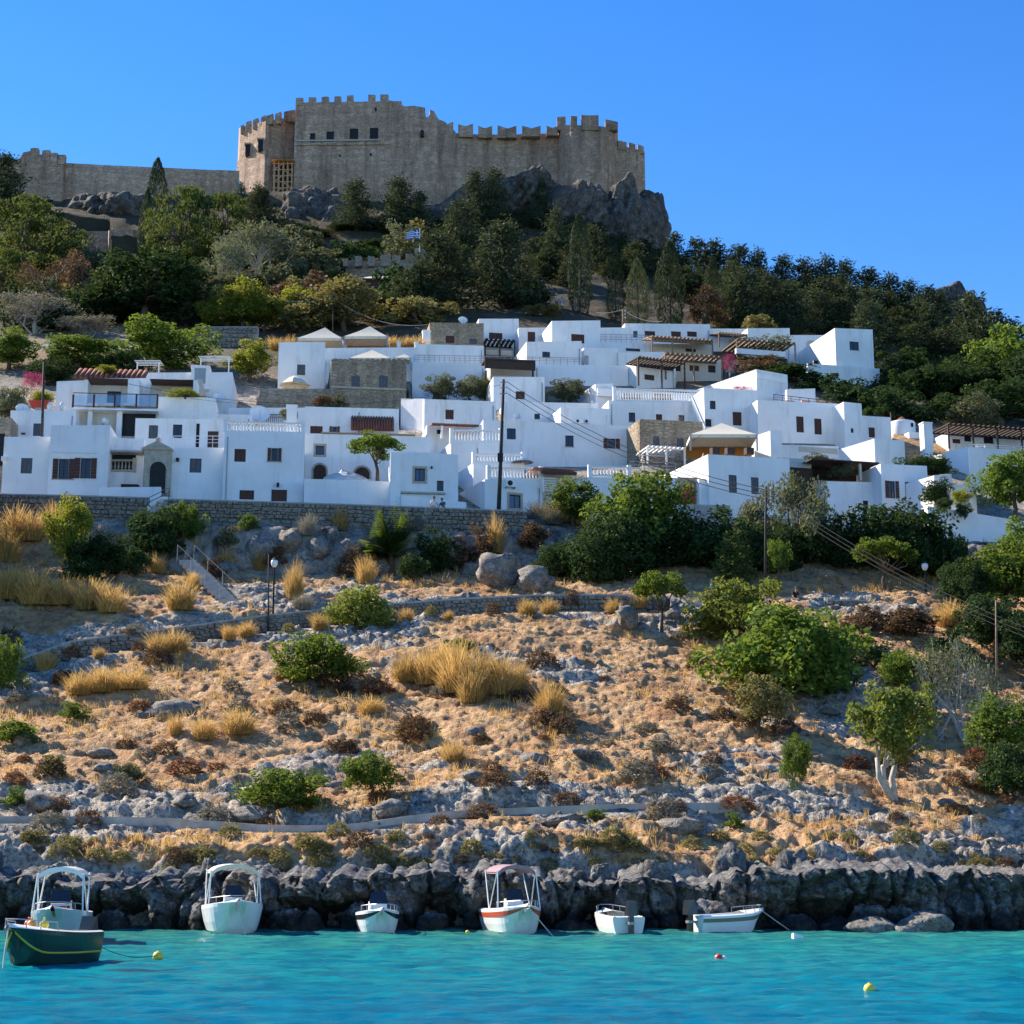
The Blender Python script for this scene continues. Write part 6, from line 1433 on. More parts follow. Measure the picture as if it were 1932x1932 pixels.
def plants_slope():
    P = plant
    P('broadleaf_tree', 'yellow-green tree below the street-end retaining wall', 'bush', 'yell', 128, 1085, 933, 90)
    P('dark_bush', 'dark shrub at the foot of the yellow-green tree', 'shrub', 'dark', 185, 1090, 1010, 110, cat='bush')
    P('dark_bush', 'large dark shrub under the white street steps', 'shrub', 'dark', 290, 1050, 952, 120, cat='bush')
    P('dark_bush', 'dark leafy shrub beside the wall right of the steps', 'shrub', 'lush', 345, 1020, 948, 70, cat='bush')
    P('fan_palm', 'spiky dark palm on the rock face below the street wall', 'palm', 'lush', 738, 1082, 958, 130, cat='plant')
    P('dark_bush', 'dark green bush beside the spiky palm', 'shrub', 'dark', 822, 1082, 1000, 90, cat='bush')
    P('dark_bush', 'dark shrub on the rock face beside the pale boulder', 'shrub', 'dark', 1045, 1090, 1030, 80, cat='bush')
    for px, pyb, pyt, w_, lf in ((215, 1075, 1020, 60, 'dark'), (255, 1085, 1030, 60, 'dark'), (150, 1095, 1045, 70, 'dark'), (430, 1030, 990, 50, 'olive'), (470, 1000, 970, 34, 'lush'), (520, 1070, 1030, 40, 'brown'), (660, 1090, 1030, 60, 'brown'), (780, 1095, 1045, 60, 'dark'), (860, 1075, 1010, 60, 'brown'), (910, 1060, 990, 60, 'brown'), (1010, 1040, 985, 60, 'brown'), (1075, 1080, 1020, 70, 'dark'), (1110, 1060, 990, 70, 'brown'), (960, 1100, 1060, 40, 'dark'), (1130, 1100, 1030, 80, 'dark'), (400, 1090, 1050, 50, 'brown')):
        P('bank_bush', CN[lf] + ' straggling bush on the shaded bank below the street wall', 'shrublo', lf, px, pyb, pyt, w_, group=CN[lf] + ' bushes on the shaded bank', cat='bush')
    P('broadleaf_tree', 'light green tree in front of the long balustrade', 'round', 'lush', 1085, 1000, 900, 100, 117)
    P('broadleaf_tree', 'large spreading tree in front of the dark red arched door', 'round', 'lush', 1215, 1100, 882, 190, 112)
    P('broadleaf_tree', 'dark spreading tree under the large spreading tree', 'round', 'dark', 1170, 1110, 960, 150, 110)
    P('broadleaf_tree', 'dark tree left of the tall willowy tree', 'round', 'dark', 1340, 1110, 955, 150, 111)
    P('young_pine', 'small olive-green pine left of the utility pole', 'conifer', 'pine', 1385, 1112, 1000, 90, 107)
    for px, pyt, w_ in ((1120, 1000, 110), (1180, 985, 130), (1255, 975, 130), (1310, 1000, 110), (1400, 985, 120), (1460, 990, 120), (1540, 975, 130), (1630, 985, 120), (1740, 985, 130), (1790, 1010, 100)):
        P('shade_tree', 'dark tree in the shadowed row behind the path', 'round', 'dark', px, 1122, pyt, w_, rnd.uniform(108.5, 112.5), 'shadowed trees behind the path')
    P('willowy_tree', 'tall willowy grey-green tree behind the utility pole', 'euc', 'olive', 1505, 1120, 888, 200, 113)
    P('willowy_tree', 'shorter willowy tree beside the tall one', 'euc', 'olive', 1425, 1120, 945, 120, 114)
    P('broadleaf_tree', 'wide dark tree under the white house with two brown-shuttered windows', 'round', 'dark', 1700, 1122, 945, 190, 110)
    P('broadleaf_tree', 'dark tree filling the gap behind the path', 'round', 'dark', 1590, 1120, 1000, 150, 112)
    P('broadleaf_tree', 'bright lobed fig tree in front of the wide dark tree', 'umbrella', 'lush', 1672, 1118, 1010, 110, 105)
    P('broadleaf_tree', 'small bright sapling beside the utility pole', 'round', 'lush', 1470, 1100, 1015, 44, 105)
    for px, pyb, pyt, w_, lf in ((1830, 1180, 1050, 100, 'dark'), (1905, 1170, 1020, 150, 'lush'), (1950, 1120, 980, 120, 'lush'), (1880, 1240, 1120, 150, 'dark'), (1945, 1290, 1150, 130, 'dark'), (1800, 1150, 1060, 60, 'dark')):
        P('broadleaf_tree', CN[lf] + ' bushy tree crowding the bank at the far end of the path', 'round', lf, px, pyb, pyt, w_, group=CN[lf] + ' trees at the far end of the path')
    P('small_tree', 'small umbrella-topped tree beside the leaning rock slab', 'umbrella', 'lush', 1248, 1192, 1077, 100)
    P('shrub', 'glossy green shrub on the dry-stone wall', 'shrub', 'sun', 682, 1188, 1108, 128, cat='bush')
    P('shrub', 'rounded glossy green shrub on the open slope', 'shrub', 'lush', 600, 1290, 1196, 150, cat='bush')
    P('shrub', 'green shrub at the low end of the dry-stone wall', 'shrub', 'lush', 8, 1300, 1200, 70, cat='bush')
    P('shrub', 'spreading green shrub in front of the path under the trees', 'shrub', 'sun', 1395, 1210, 1092, 170, cat='bush')
    P('shrub', 'huge spreading green shrub on the right-hand slope', 'shrub', 'lush', 1480, 1318, 1142, 260, cat='bush')
    P('shrub', 'dark half of the huge spreading shrub', 'shrub', 'dark', 1560, 1300, 1170, 120, cat='bush')
    P('small_tree', 'olive-green small tree below the huge spreading shrub', 'round', 'scrub', 1437, 1392, 1274, 116)
    P('small_tree', 'sunlit tree with pale forked trunks above the shore slabs', 'forked', 'sun', 1690, 1505, 1290, 190, bark=M_PALEBARK)
    P('small_tree', 'slim young tree beside the pale forked trunks', 'bush', 'lush', 1502, 1488, 1385, 60, bark=M_PALEBARK)
    P('bare_tree', 'leafless grey tree on the right-hand slope', 'twiggy', 'olive', 1820, 1400, 1195, 150)
    P('shrub', 'dark green shrub beside the leafless grey tree', 'shrub', 'lush', 1702, 1298, 1228, 90, cat='bush')
    P('shrub', 'bright green tree-shrub at the right end of the slope', 'round', 'lush', 1895, 1450, 1314, 130, cat='bush')
    P('shrub', 'dark green shrub at the right end of the slope', 'shrub', 'dark', 1910, 1500, 1400, 130, cat='bush')
    P('shrub', 'bright green mastic shrub above the shore path', 'shrub', 'lush', 528, 1525, 1450, 165, cat='bush')
    P('shrub', 'upright green bush casting a long shadow above the shore path', 'bush', 'lush', 697, 1505, 1415, 105, cat='bush')
    P('shrub', 'small grey shrub beside the bright mastic shrub', 'shrub', 'olive', 240, 1475, 1440, 60, cat='bush')
    for px, pyb, pyt, w_, d_ in ((100, 1458, 1424, 46, 'beside the grey ledges'), (28, 1402, 1360, 80, 'at the slope edge'), (142, 1356, 1324, 62, 'below the golden grass'), (30, 1520, 1484, 60, 'just above the shore path'), (1122, 1548, 1524, 34, 'growing over the shore path'), (1385, 1560, 1532, 44, 'on the shore slabs'), (1400, 1672, 1652, 50, 'hanging over the shore cliff'), (870, 1232, 1206, 54, 'behind the golden grass')):
        P('green_shrub', 'low bright green plant ' + d_, 'shrublo', 'lush', px, pyb, pyt, w_, cat='plant')
    for px, Y, hm, wm in ((-170, 109, 10, 8), (-150, 113, 8.5, 7), (-215, 99, 9, 8), (-270, 105, 10, 8)):  # trees outside the view, added to throw shade on the left bank
        x = sof(px, 1050) * Y; P('broadleaf_tree', 'unseen tall tree added beyond the golden grass to shade the left-hand bank', 'round', 'dark', 0, 0, 0, 0, p=(x, Y, gz(x, Y) - .2), hm=hm, wm=wm, group='trees shading the left bank')
    for px, Y, hm, wm in ((2010, 96, 6, 6), (2080, 104, 7, 7), (2030, 125, 7, 7), (2110, 140, 8, 8), (2060, 165, 9, 9), (2140, 118, 7, 7)):
        x = sof(px, 1050) * Y; P('broadleaf_tree', 'rounded tree beyond the end of the white garden wall', 'round', 'lush', 0, 0, 0, 0, p=(x, Y, gz(x, Y) - .2), hm=hm, wm=wm, group='trees beyond the garden wall')
    for px, pyb, pyt, w_ in ((1640, 1190, 1140, 90), (1720, 1200, 1145, 100), (1790, 1240, 1185, 90), (1650, 1260, 1205, 90), (1760, 1290, 1235, 90), (1600, 1220, 1170, 70)):
        P('bank_bush', 'dark green shrub on the shaded bank below the level path', 'shrublo', 'dark' if px % 20 else 'brown', px, pyb, pyt, w_, group='shrubs below the level path', cat='bush')
    rq = random.Random(77)
    for i in range(22):
        px = 40 + i * 55 + rq.uniform(-20, 20); w = [(a, b) for a, b in zip(WALLP[:-1], WALLP[1:]) if a[0] <= px < b[0]]
        if not w: continue
        a, b = w[0]; f = (px - a[0]) / (b[0] - a[0]); py = a[1] + (b[1] - a[1]) * f + rq.uniform(18, 36); sz = rq.uniform(18, 38); lf = rq.choice(('straw', 'straw', 'brown', 'scrub'))
        P('wall_weed', {'straw': 'golden grass tuft', 'brown': 'dead brown weed', 'scrub': 'olive-yellow weed'}[lf] + ' against the dry-stone path wall', 'grass' if lf == 'straw' else 'cushion', lf, px, py, py - sz, sz * 1.3, group=CN[lf] + ' weeds along the path wall', cat='plant')
    # golden grass clumps
    for px, pyb, pyt, w_ in ((770, 1285, 1222, 80), (815, 1290, 1212, 90), (860, 1305, 1205, 100), (905, 1308, 1222, 90), (945, 1310, 1232, 90), (975, 1300, 1240, 60), (840, 1275, 1210, 90), (890, 1325, 1250, 70)):
        P('golden_grass', 'tall golden grass in the large patch on the open slope', 'grass', 'straw', px, pyb, pyt, w_, group='golden grass patch on the open slope', cat='grass')
    P('golden_grass', 'lone clump of golden grass beside the large golden patch', 'grass', 'straw', 1038, 1350, 1278, 62, cat='grass')
    for px, pyb, pyt, w_ in ((20, 1130, 1062, 90), (70, 1140, 1070, 90), (120, 1140, 1082, 80), (170, 1150, 1090, 90), (210, 1155, 1100, 70), (25, 1020, 950, 80), (60, 1020, 965, 70), (10, 1060, 985, 60), (100, 1000, 945, 50), (300, 1235, 1190, 60), (330, 1230, 1185, 60), (150, 1310, 1262, 70), (195, 1305, 1256, 80), (250, 1300, 1262, 80), (340, 1150, 1090, 70), (365, 1110, 1078, 40), (295, 1080, 1042, 40)):
        P('golden_grass', 'golden grass tuft on the left-hand banks', 'grass', 'straw', px, pyb, pyt, w_, group='golden grass on the left banks', cat='grass')
    for px, pyb, pyt, w_ in ((690, 1100, 1045, 44), (785, 1000, 968, 40), (935, 1040, 965, 40), (1020, 980, 945, 70), (1060, 985, 940, 60), (1095, 990, 945, 50), (580, 1010, 965, 40), (640, 1000, 955, 44), (490, 1075, 1035, 30), (555, 1130, 1055, 44), (570, 1150, 1120, 50), (430, 1070, 1030, 40), (1040, 990, 950, 60)):
        lf = 'grey' if rnd.random() < .3 else 'straw'
        P('dry_grass', CN[lf] + ' grass tuft along the rock face below the street wall', 'grass', lf, px, pyb, pyt, w_, group=CN[lf] + ' grass along the rock face', cat='grass')
    P('dry_grass', 'tan grass bank under the trees at the end of the path', 'grass', 'straw', 1790, 1180, 1130, 80, cat='grass')
    for px, pyb, pyt, w_ in ((330, 1385, 1345, 36), (450, 1385, 1335, 80), (385, 1395, 1352, 60), (700, 1345, 1310, 60), (855, 1435, 1395, 60)):
        P('golden_grass', 'low golden tuft on the middle of the slope', 'grass', 'straw', px, pyb, pyt, w_, group='low golden tufts on the slope', cat='grass')
    # dry cushions of the slope
    n = 0
    rr = random.Random(5)
    kinds = [('brown', 'low brown thorny cushion on the dry slope', 'brown cushions'), ('rust', 'low rust-red thorny cushion on the dry slope', 'rust cushions'), ('grey', 'low grey thorny cushion on the dry slope', 'grey cushions'), ('scrub', 'low olive-yellow shrub above the shore rocks', 'olive-yellow shrubs above the shore')]
    for i in range(215):
        low = i >= 130
        if low: px, py = rr.uniform(0, 1932), rr.uniform(1575, 1650); kd = kinds[3] if rr.random() < .85 else kinds[0]
        else:
            px, py = rr.uniform(0, 1932), rr.uniform(1195, 1560)
            if px > 1500 and py < 1420: continue
            kd = kinds[rr.choice((0, 0, 0, 1, 2, 2))]
        p = hit(px, py); w_ = rr.uniform(.5, 1.5) * (.75 if low else 1.0) * (1 + (p.y - 60) / 90)
        P('cushion_shrub', kd[1], 'cushion', kd[0], 0, 0, 0, 0, p=(p.x, p.y, p.z - .08), hm=w_ * rr.uniform(.4, .65), wm=w_, group=kd[2], cat='shrub', var=i % 3)
def scatter():
    # boulders one can pick out
    MS = [rock_mesh('boulder', M_BOULD, 500 + i, 3, .5, .8) for i in range(6)]; MC = [rock_mesh('boulder', M_COAST, 520 + i, 4, .55, .95) for i in range(6)]
    rr = random.Random(9)
    def bould(me, p, sx, sy, sz, label, group=None, rz=None):
        o = obj('boulder', me, None, p); o.scale = (sx, sy, sz); o.rotation_euler = (rr.uniform(-.2, .2), rr.uniform(-.2, .2), rr.uniform(0, 6.28) if rz is None else rz)
        tag(o, label, 'boulder', group)
    for i in range(32):
        px, py = rr.uniform(0, 1932), rr.choice((rr.uniform(1250, 1600), rr.uniform(1440, 1640)))
        p = hit(px, py); s = rr.uniform(.22, .62)
        bould(MS[i % 6], p, s * rr.uniform(1, 1.9), s, s * rr.uniform(.5, .9), 'grey limestone boulder half buried in the dry slope', 'boulders on the dry slope')
    for i in range(26):
        px = -20 + i * 76 + rr.uniform(-30, 30); Y = rr.uniform(58.0, 58.9); x = sof(px, 1740) * Y; s = rr.uniform(.25, .6)
        bould(MC[i % 6], (x, Y, rr.uniform(-.15, .3)), s * rr.uniform(.8, 1.4), s, s * rr.uniform(.7, 1.3), 'dark boulder at the foot of the shore cliff', 'boulders at the waterline')
    for i in range(20):
        px = -20 + i * 99 + rr.uniform(-40, 40); Y = rr.uniform(59.2, 61.2); x = sof(px, 1680) * Y; s = rr.uniform(.3, .75)
        bould(MC[i % 6], (x, Y, rr.uniform(1.2, 1.9)), s * rr.uniform(.8, 1.3), s, s * rr.uniform(.8, 1.5), 'rounded rock knob on top of the shore cliff', 'knobs of the shore cliff')
    k = ppm(1740, 57.5)
    bould(MS[0], at(1648, 1750, 57.4), 46 / k, .6, 20 / k, 'pale low rock in the water right of the last boat', rz=0); bould(MS[2], at(1742, 1748, 57.3), 62 / k, .7, 30 / k, 'long pale rock in the water under the cliff', rz=0)
    q = hit(945, 1105); bould(MS[1], (q.x, q.y + .3, q.z + 1.0), 1.35, 1.0, 1.6, 'large pale boulder below the street wall')
    q = hit(1008, 1115); bould(MS[3], (q.x, q.y + .6, q.z + .6), 1.3, 1.0, 1.1, 'lumpy boulder beside the large pale boulder')
    q = hit(1185, 1180); bould(MS[4], (q.x, q.y, q.z + .4), .95, .5, .85, 'leaning pale rock slab beside the dry-stone wall')
    q = hit(330, 1345); bould(MS[5], (q.x, q.y + .3, q.z), 1.5, .9, .8, 'pale grey rock hump in the middle of the left slope')
    for px, py, w_ in ((560, 1060, 1.6), (650, 1050, 1.8), (600, 1040, 1.5), (1060, 1065, 1.7), (880, 1085, 1.3), (1085, 1050, 1.6), (420, 1080, 1.2), (1030, 1040, 1.5), (500, 1035, 1.7), (545, 1020, 1.5), (620, 1075, 1.6), (690, 1030, 1.5), (460, 1060, 1.4), (870, 1040, 1.6), (990, 1070, 1.6), (720, 1075, 1.3), (585, 1080, 1.4), (1110, 1030, 1.5)):
        q = hit(px, py); bould(MS[int(px) % 6], (q.x, q.y + .5, q.z), w_, .9, w_ * .75, 'grey rock bulging from the face below the street wall', 'rocks in the face below the street wall')
    # loose stones and tufts nobody could count
    ico = bmesh.new(); bmesh.ops.create_icosphere(ico, subdivisions=1, radius=1.0); iv = np.array([v.co[:] for v in ico.verts]); fi = np.array([[v.index for v in f.verts] for f in ico.faces]); ico.free()
    n = 800; rs = np.random.RandomState(3); V = []; Fs = []
    ii = rs.randint(0, NR, n * 6); jj = rs.randint(30, NC - 30, n * 6)
    ok = (TY[ii] > 60.2) & (TY[ii] < 113) & (TROCK[ii, jj] > rs.uniform(0.1, 1.1, n * 6)); ii, jj = ii[ok][:n], jj[ok][:n]
    for a, (i, j) in enumerate(zip(ii, jj)):
        s = rs.uniform(.05, .17) * (1.6 if rs.rand() < .12 else 1) * (1 + (TY[i] - 60) / 120); v = iv * (1 + .3 * rs.normal(size=(len(iv), 1))) * s * np.array([rs.uniform(.8, 1.6), 1, rs.uniform(.5, .9)])
        V.append(v + np.array([TX[i, j], TYY[i, j], TZ[i, j] + s * .1])); Fs.append(fi + a * len(iv))
    o = obj('loose_stones', mesh_np('loose_stones', np.concatenate(V), np.concatenate(Fs), M_BOULD)); tag(o, 'loose grey stones strewn over the slope', 'stones', kind='stuff')
    n = 1500; ii = rs.randint(0, NR, n * 8); jj = rs.randint(30, NC - 30, n * 8); ok = (TY[ii] > 60.8) & (TY[ii] < 113) & (TROCK[ii, jj] < .75) & (fbm(TX[ii, jj] * .30 + 7, TYY[ii, jj] * .42, o=3, seed=98) > rs.uniform(-.1, .3, n * 8)); ii, jj = ii[ok][:n], jj[ok][:n]
    B = np.stack([TX[ii, jj], TYY[ii, jj], TZ[ii, jj]], 1); m_ = 14; sz = np.repeat(rs.uniform(.10, .30, len(ii)) * (1 + (TY[ii] - 60) / 100), m_)[:, None]; d = unit(rs.normal(size=(len(B) * m_, 3))); d[:, 2] = np.abs(d[:, 2])
    o = obj('twiggy_ground_cover', quads_mesh('twiggy_ground_cover', leafquads(np.repeat(B, m_, 0) + d * sz * np.array([1, 1, .5]), .055, rs, d, .3, direct=d), LEAF['brown'])); tag(o, 'low dead brown twigs scattered over the slope', 'twigs', kind='stuff')
    n = 3000; ii = rs.randint(0, NR, n * 8); jj = rs.randint(30, NC - 30, n * 8); ok = (TY[ii] > 60.5) & (TY[ii] < 116) & (TROCK[ii, jj] < rs.uniform(0, .8, n * 8)) & (fbm(TX[ii, jj] * .25, TYY[ii, jj] * .35, o=3, seed=88) > rs.uniform(-.05, .35, n * 8)); ii, jj = ii[ok][:n], jj[ok][:n]
    B = np.stack([TX[ii, jj], TYY[ii, jj], TZ[ii, jj] - .02], 1); m_ = 9; B = np.repeat(B, m_, 0); N = len(B)
    a = rs.uniform(0, 6.28, N); ln = np.repeat(rs.uniform(.12, .42, len(ii)), m_) * rs.uniform(.6, 1.1, N) * (1 + (B[:, 1] - 60) / 120); le = rs.uniform(.1, .7, N)
    B[:, :2] += rs.normal(size=(N, 2)) * .07; tip = B + np.stack([np.cos(a) * le * ln, np.sin(a) * le * ln, ln], 1); sx = np.stack([-np.sin(a * 3), np.cos(a * 3), 0 * a], 1) * .018
    o = obj('dry_grass_cover', quads_mesh('dry_grass_cover', np.stack([B - sx, B + sx, tip + sx * .3, tip - sx * .3], 1), LEAF['straw'])); tag(o, 'sparse dry straw grass over the slope', 'grass', kind='stuff')
# ================================================================ BOATS
def mat_gloss(name, col, rough=0.25, var=0.04):
    m = mat_plain(name, col, rough, var); m.node_tree.nodes['Principled BSDF'].inputs['Specular IOR Level'].default_value = 0.5; return m
M_GEL = mat_gloss('white_gelcoat', (0.78, 0.78, 0.75)); M_GELG = mat_gloss('grey_gelcoat', (0.42, 0.45, 0.46)); M_GREEN = mat_gloss('dark_green_hull', (0.012, 0.04, 0.032))
M_YEL = mat_gloss('yellow_stripe', (0.42, 0.40, 0.03)); M_REDS = mat_gloss('red_stripe', (0.55, 0.10, 0.05)); M_NAVY = mat_gloss('dark_stripe', (0.02, 0.025, 0.03)); M_TAUPE = mat_gloss('taupe_stripe', (0.20, 0.18, 0.15))
M_BUOY = mat_gloss('yellow_buoy', (0.75, 0.58, 0.06), 0.35); M_ORNG = mat_gloss('orange_buoy', (0.75, 0.30, 0.05), 0.35); M_REDB = mat_gloss('red_buoy', (0.60, 0.05, 0.03), 0.35)
M_ROPE = mat_plain('pale_rope', (0.55, 0.50, 0.42), 0.9); M_MAUVE = mat_plain('mauve_canvas', (0.30, 0.20, 0.22), 0.9); M_CUSH = mat_plain('dark_red_cushion', (0.20, 0.03, 0.03), 0.8)
def boat(name, label, px, py, Y, head, L, B, Hh, hull=M_GEL, stripe=None, cover=None, motor=True, console=True, rope=None, seat=None, inner=M_GEL, posts=M_METAL, cov_h=1.25, sk=(4, 5)):
    c = at(px, py, Y); c.z = 0
    root = thing(name, label, 'boat', c, R(head))
    N, K = 20, 7; ts = np.linspace(0, 1, N)
    hb = lambda t: B / 2 * (0.88 + 0.12 * math.sin(min(t / .45, 1) * math.pi / 2)) * (1 - max(0, (t - .5) / .5) ** 2.4 * .93)
    sh = lambda t: Hh * (1 + .28 * t ** 2); kl = lambda t: -.25 + (sh(1) * .75 + .25) * max(0, (t - .72) / .28) ** 2.2
    xx = lambda t: (t - .5) * L
    ring = []
    for t in ts:
        b, s, k = hb(t), sh(t), kl(t); z = lambda f: k + (s - k) * f
        rake = .16 * L * max(0, (t - .6) / .4) ** 1.5
        ring.append([(xx(t) - rake * (1 - f), q * b, z(f)) for q, f in ((0, 0), (.55, .10), (.80, .28), (.90, .52), (.96, .74), (1.0, .90), (1.0, 1.0))])
    def strip(k0, k1, off=0.0):
        m = MB()
        for side in (1, -1):
            for i in range(N - 1):
                for k in range(k0, k1):
                    q = [ring[i][k], ring[i + 1][k], ring[i + 1][k + 1], ring[i][k + 1]]; q = [(x, side * (y + off), z) for x, y, z in q]
                    m.quad(*(q if side < 0 else q[::-1]))
        return m
    h = strip(0, K - 1); tr = [(x, y, z) for x, y, z in ring[0]] + [(x, -y, z) for x, y, z in ring[0][::-1]]
    n = len(h.v); h.v += tr; h.f.append(tuple(range(n, n + len(tr)))); h.build('hull', hull, root, True)
    if stripe and sk == 'line':
        m = MB()
        for sd in (1, -1): m.tube([(r[3][0], sd * (r[3][1] + .004), r[3][2]) for r in ring], .026, 6)
        m.build('stripe', stripe, root)
    elif stripe: strip(sk[0], sk[1], .012).build('stripe', stripe, root)
    rim = MB(); fl = MB(); dk = MB(); tf = .58
    for side in (1, -1):
        for i in range(N - 1):
            a, b = ring[i][6], ring[i + 1][6]
            A, Bq = (a[0], side * a[1], a[2]), (b[0], side * b[1], b[2]); ia, ib = (a[0], side * a[1] * .84, a[2] + .03), (b[0], side * b[1] * .84, b[2] + .03)
            rim.quad(*((A, Bq, ib, ia) if side > 0 else (ia, ib, Bq, A)))
            if ts[i] < tf: fa, fb = (a[0], side * a[1] * .8, .18), (b[0], side * b[1] * .8, .18); rim.quad(*((ia, ib, fb, fa) if side > 0 else (fa, fb, ib, ia)))
    for i in range(N - 1):
        a, b = ring[i][6], ring[i + 1][6]
        if ts[i] < tf: fl.quad((a[0], -a[1] * .8, .18), (b[0], -b[1] * .8, .18), (b[0], b[1] * .8, .18), (a[0], a[1] * .8, .18))
        else: dk.quad((a[0], -a[1] * .84, a[2] + .03), (b[0], -b[1] * .84, b[2] + .03), (b[0], 0, b[2] + .10), (a[0], 0, a[2] + .10)); dk.quad((a[0], 0, a[2] + .10), (b[0], 0, b[2] + .10), (b[0], b[1] * .84, b[2] + .03), (a[0], a[1] * .84, a[2] + .03))
    a = ring[0][6]; rim.quad((a[0], -a[1], a[2]), (a[0], a[1], a[2]), (a[0] + .12, a[1] * .84, a[2] + .03), (a[0] + .12, -a[1] * .84, a[2] + .03))
    rim.build('gunwale', M_GEL, root, False); fl.build('cockpit_floor', inner, root); dk.build('foredeck', M_GEL if hull is not M_GELG else M_GELG, root, True)
    xs = xx(tf)
    if console:
        m = MB().hexa([(xs - .45, -.32, .18), (xs + .1, -.32, .18), (xs + .1, .32, .18), (xs - .45, .32, .18)], [(xs - .35, -.3, Hh + .38), (xs, -.26, Hh + .30), (xs, .26, Hh + .30), (xs - .35, .3, Hh + .38)]); co = m.build('console', M_GEL, root)
        MB().hexa([(xs - .02, -.3, Hh + .31), (xs + .01, -.3, Hh + .31), (xs + .01, .3, Hh + .31), (xs - .02, .3, Hh + .31)], [(xs - .22, -.24, Hh + .68), (xs - .19, -.24, Hh + .68), (xs - .19, .24, Hh + .68), (xs - .22, .24, Hh + .68)]).build('windscreen', M_GLASS, co)
        w_ = MB(); k = 12; w_.tube([(xs - .46 - .02 * math.cos(2 * math.pi * i / k), .17 * math.cos(2 * math.pi * i / k), Hh + .25 + .17 * math.sin(2 * math.pi * i / k)) for i in range(k + 1)], .018, 5); w_.build('steering_wheel', M_BLACK, co)
    MB().box(xx(.12), -B * .34, .18, xx(.12) + .4, B * .34, .5).build('seat', seat or M_GEL, root)
    if seat: MB().box(xs + .02, -.3, Hh + .1, xs + .35, .3, Hh + .24).build('cushion', seat, root)
    rl = MB(); pts = [(ring[i][6][0], ring[i][6][1] * .88, ring[i][6][2] + .2) for i in range(12, N - 1)]
    rl.tube(pts + [(p[0], -p[1], p[2]) for p in pts[::-1]], .014, 5); r_ = rl.build('bow_rail', M_METAL, root)
    for i in (12, 15, 17):
        for s in (1, -1): p = ring[i][6]; MB().tube([(p[0], s * p[1] * .88, p[2]), (p[0], s * p[1] * .88, p[2] + .2)], .012, 5).build('stanchion', M_METAL, r_)
    if motor:
        x = xx(0) - .22; m = MB().hexa([(x - .2, -.16, .55), (x + .2, -.16, .55), (x + .2, .16, .55), (x - .2, .16, .55)], [(x - .16, -.13, 1.0), (x + .12, -.11, 1.02), (x + .12, .11, 1.02), (x - .16, .13, 1.0)]); mo = m.build('outboard_motor', M_NAVY if motor is True else motor, root)
        MB().box(x - .1, -.07, -.35, x + .08, .07, .548).build('leg', M_NAVY, mo); MB().box(x - .12, -.1, .28, x + .24, .1, .36).build('bracket', M_METAL, mo)
    if cover:
        z0, z1 = Hh + .05, Hh + cov_h; x0, x1 = xx(.16), xx(.62); w2 = B * .40; n = 8; m = MB()
        g = [[(x0 + (x1 - x0) * i / 4, -w2 + 2 * w2 * j / n, z1 + .14 * math.sin(math.pi * j / n) - .10 * abs(2 * j / n - 1) ** 6) for j in range(n + 1)] for i in range(5)]
        for i in range(4):
            for j in range(n): m.quad(g[i][j], g[i + 1][j], g[i + 1][j + 1], g[i][j + 1]); m.quad(*[(x, y, z - .05) for x, y, z in (g[i][j], g[i][j + 1], g[i + 1][j + 1], g[i + 1][j])])
        for i in (0, 4):
            for j in range(n): a_, b_ = g[i][j], g[i][j + 1]; lo = lambda p: (p[0], p[1], p[2] - .13); m.quad(*((a_, b_, lo(b_), lo(a_)) if i == 0 else (b_, a_, lo(a_), lo(b_))))
        cv = m.build('canopy', cover, root, True)
        for s in (-1, 1):
            for xa, xb in ((x0 + .1, (x0 + x1) / 2), (x1 - .05, (x0 + x1) / 2 + .05), (x1, x1 + .35)):
                MB().tube([(xb, s * B * .44, z0), (xa, s * w2, z1 - .05)], .022, 6).build('canopy_pole', posts, cv)
    if rope is not None:
        tip = ring[-1][6]
        MB().tube([(tip[0] - .05, 0, tip[2]), Vector((tip[0], 0, tip[2])).lerp(Vector((tip[0] + rope[0], rope[1], -.15)), .5) + Vector((0, 0, -.05)), (tip[0] + rope[0], rope[1], -.2)], .018, 5).build('mooring_rope', M_ROPE, root)
    return root
def buoy(label, px, py, Y, r, mat, name='buoy'):
    c = at(px, py, Y); o = thing(name, label, 'buoy', (c.x, c.y, 0))
    MB().lathe([(r * math.sin(math.pi * i / 10) + .004, r * .35 - r * math.cos(math.pi * i / 10)) for i in range(11)], 16).build('float', mat, o, True)
    MB().lathe([(r * .18, r * 1.3), (r * .2, r * 1.42), (r * .12, r * 1.5)], 8).build('eye', mat, o, True)
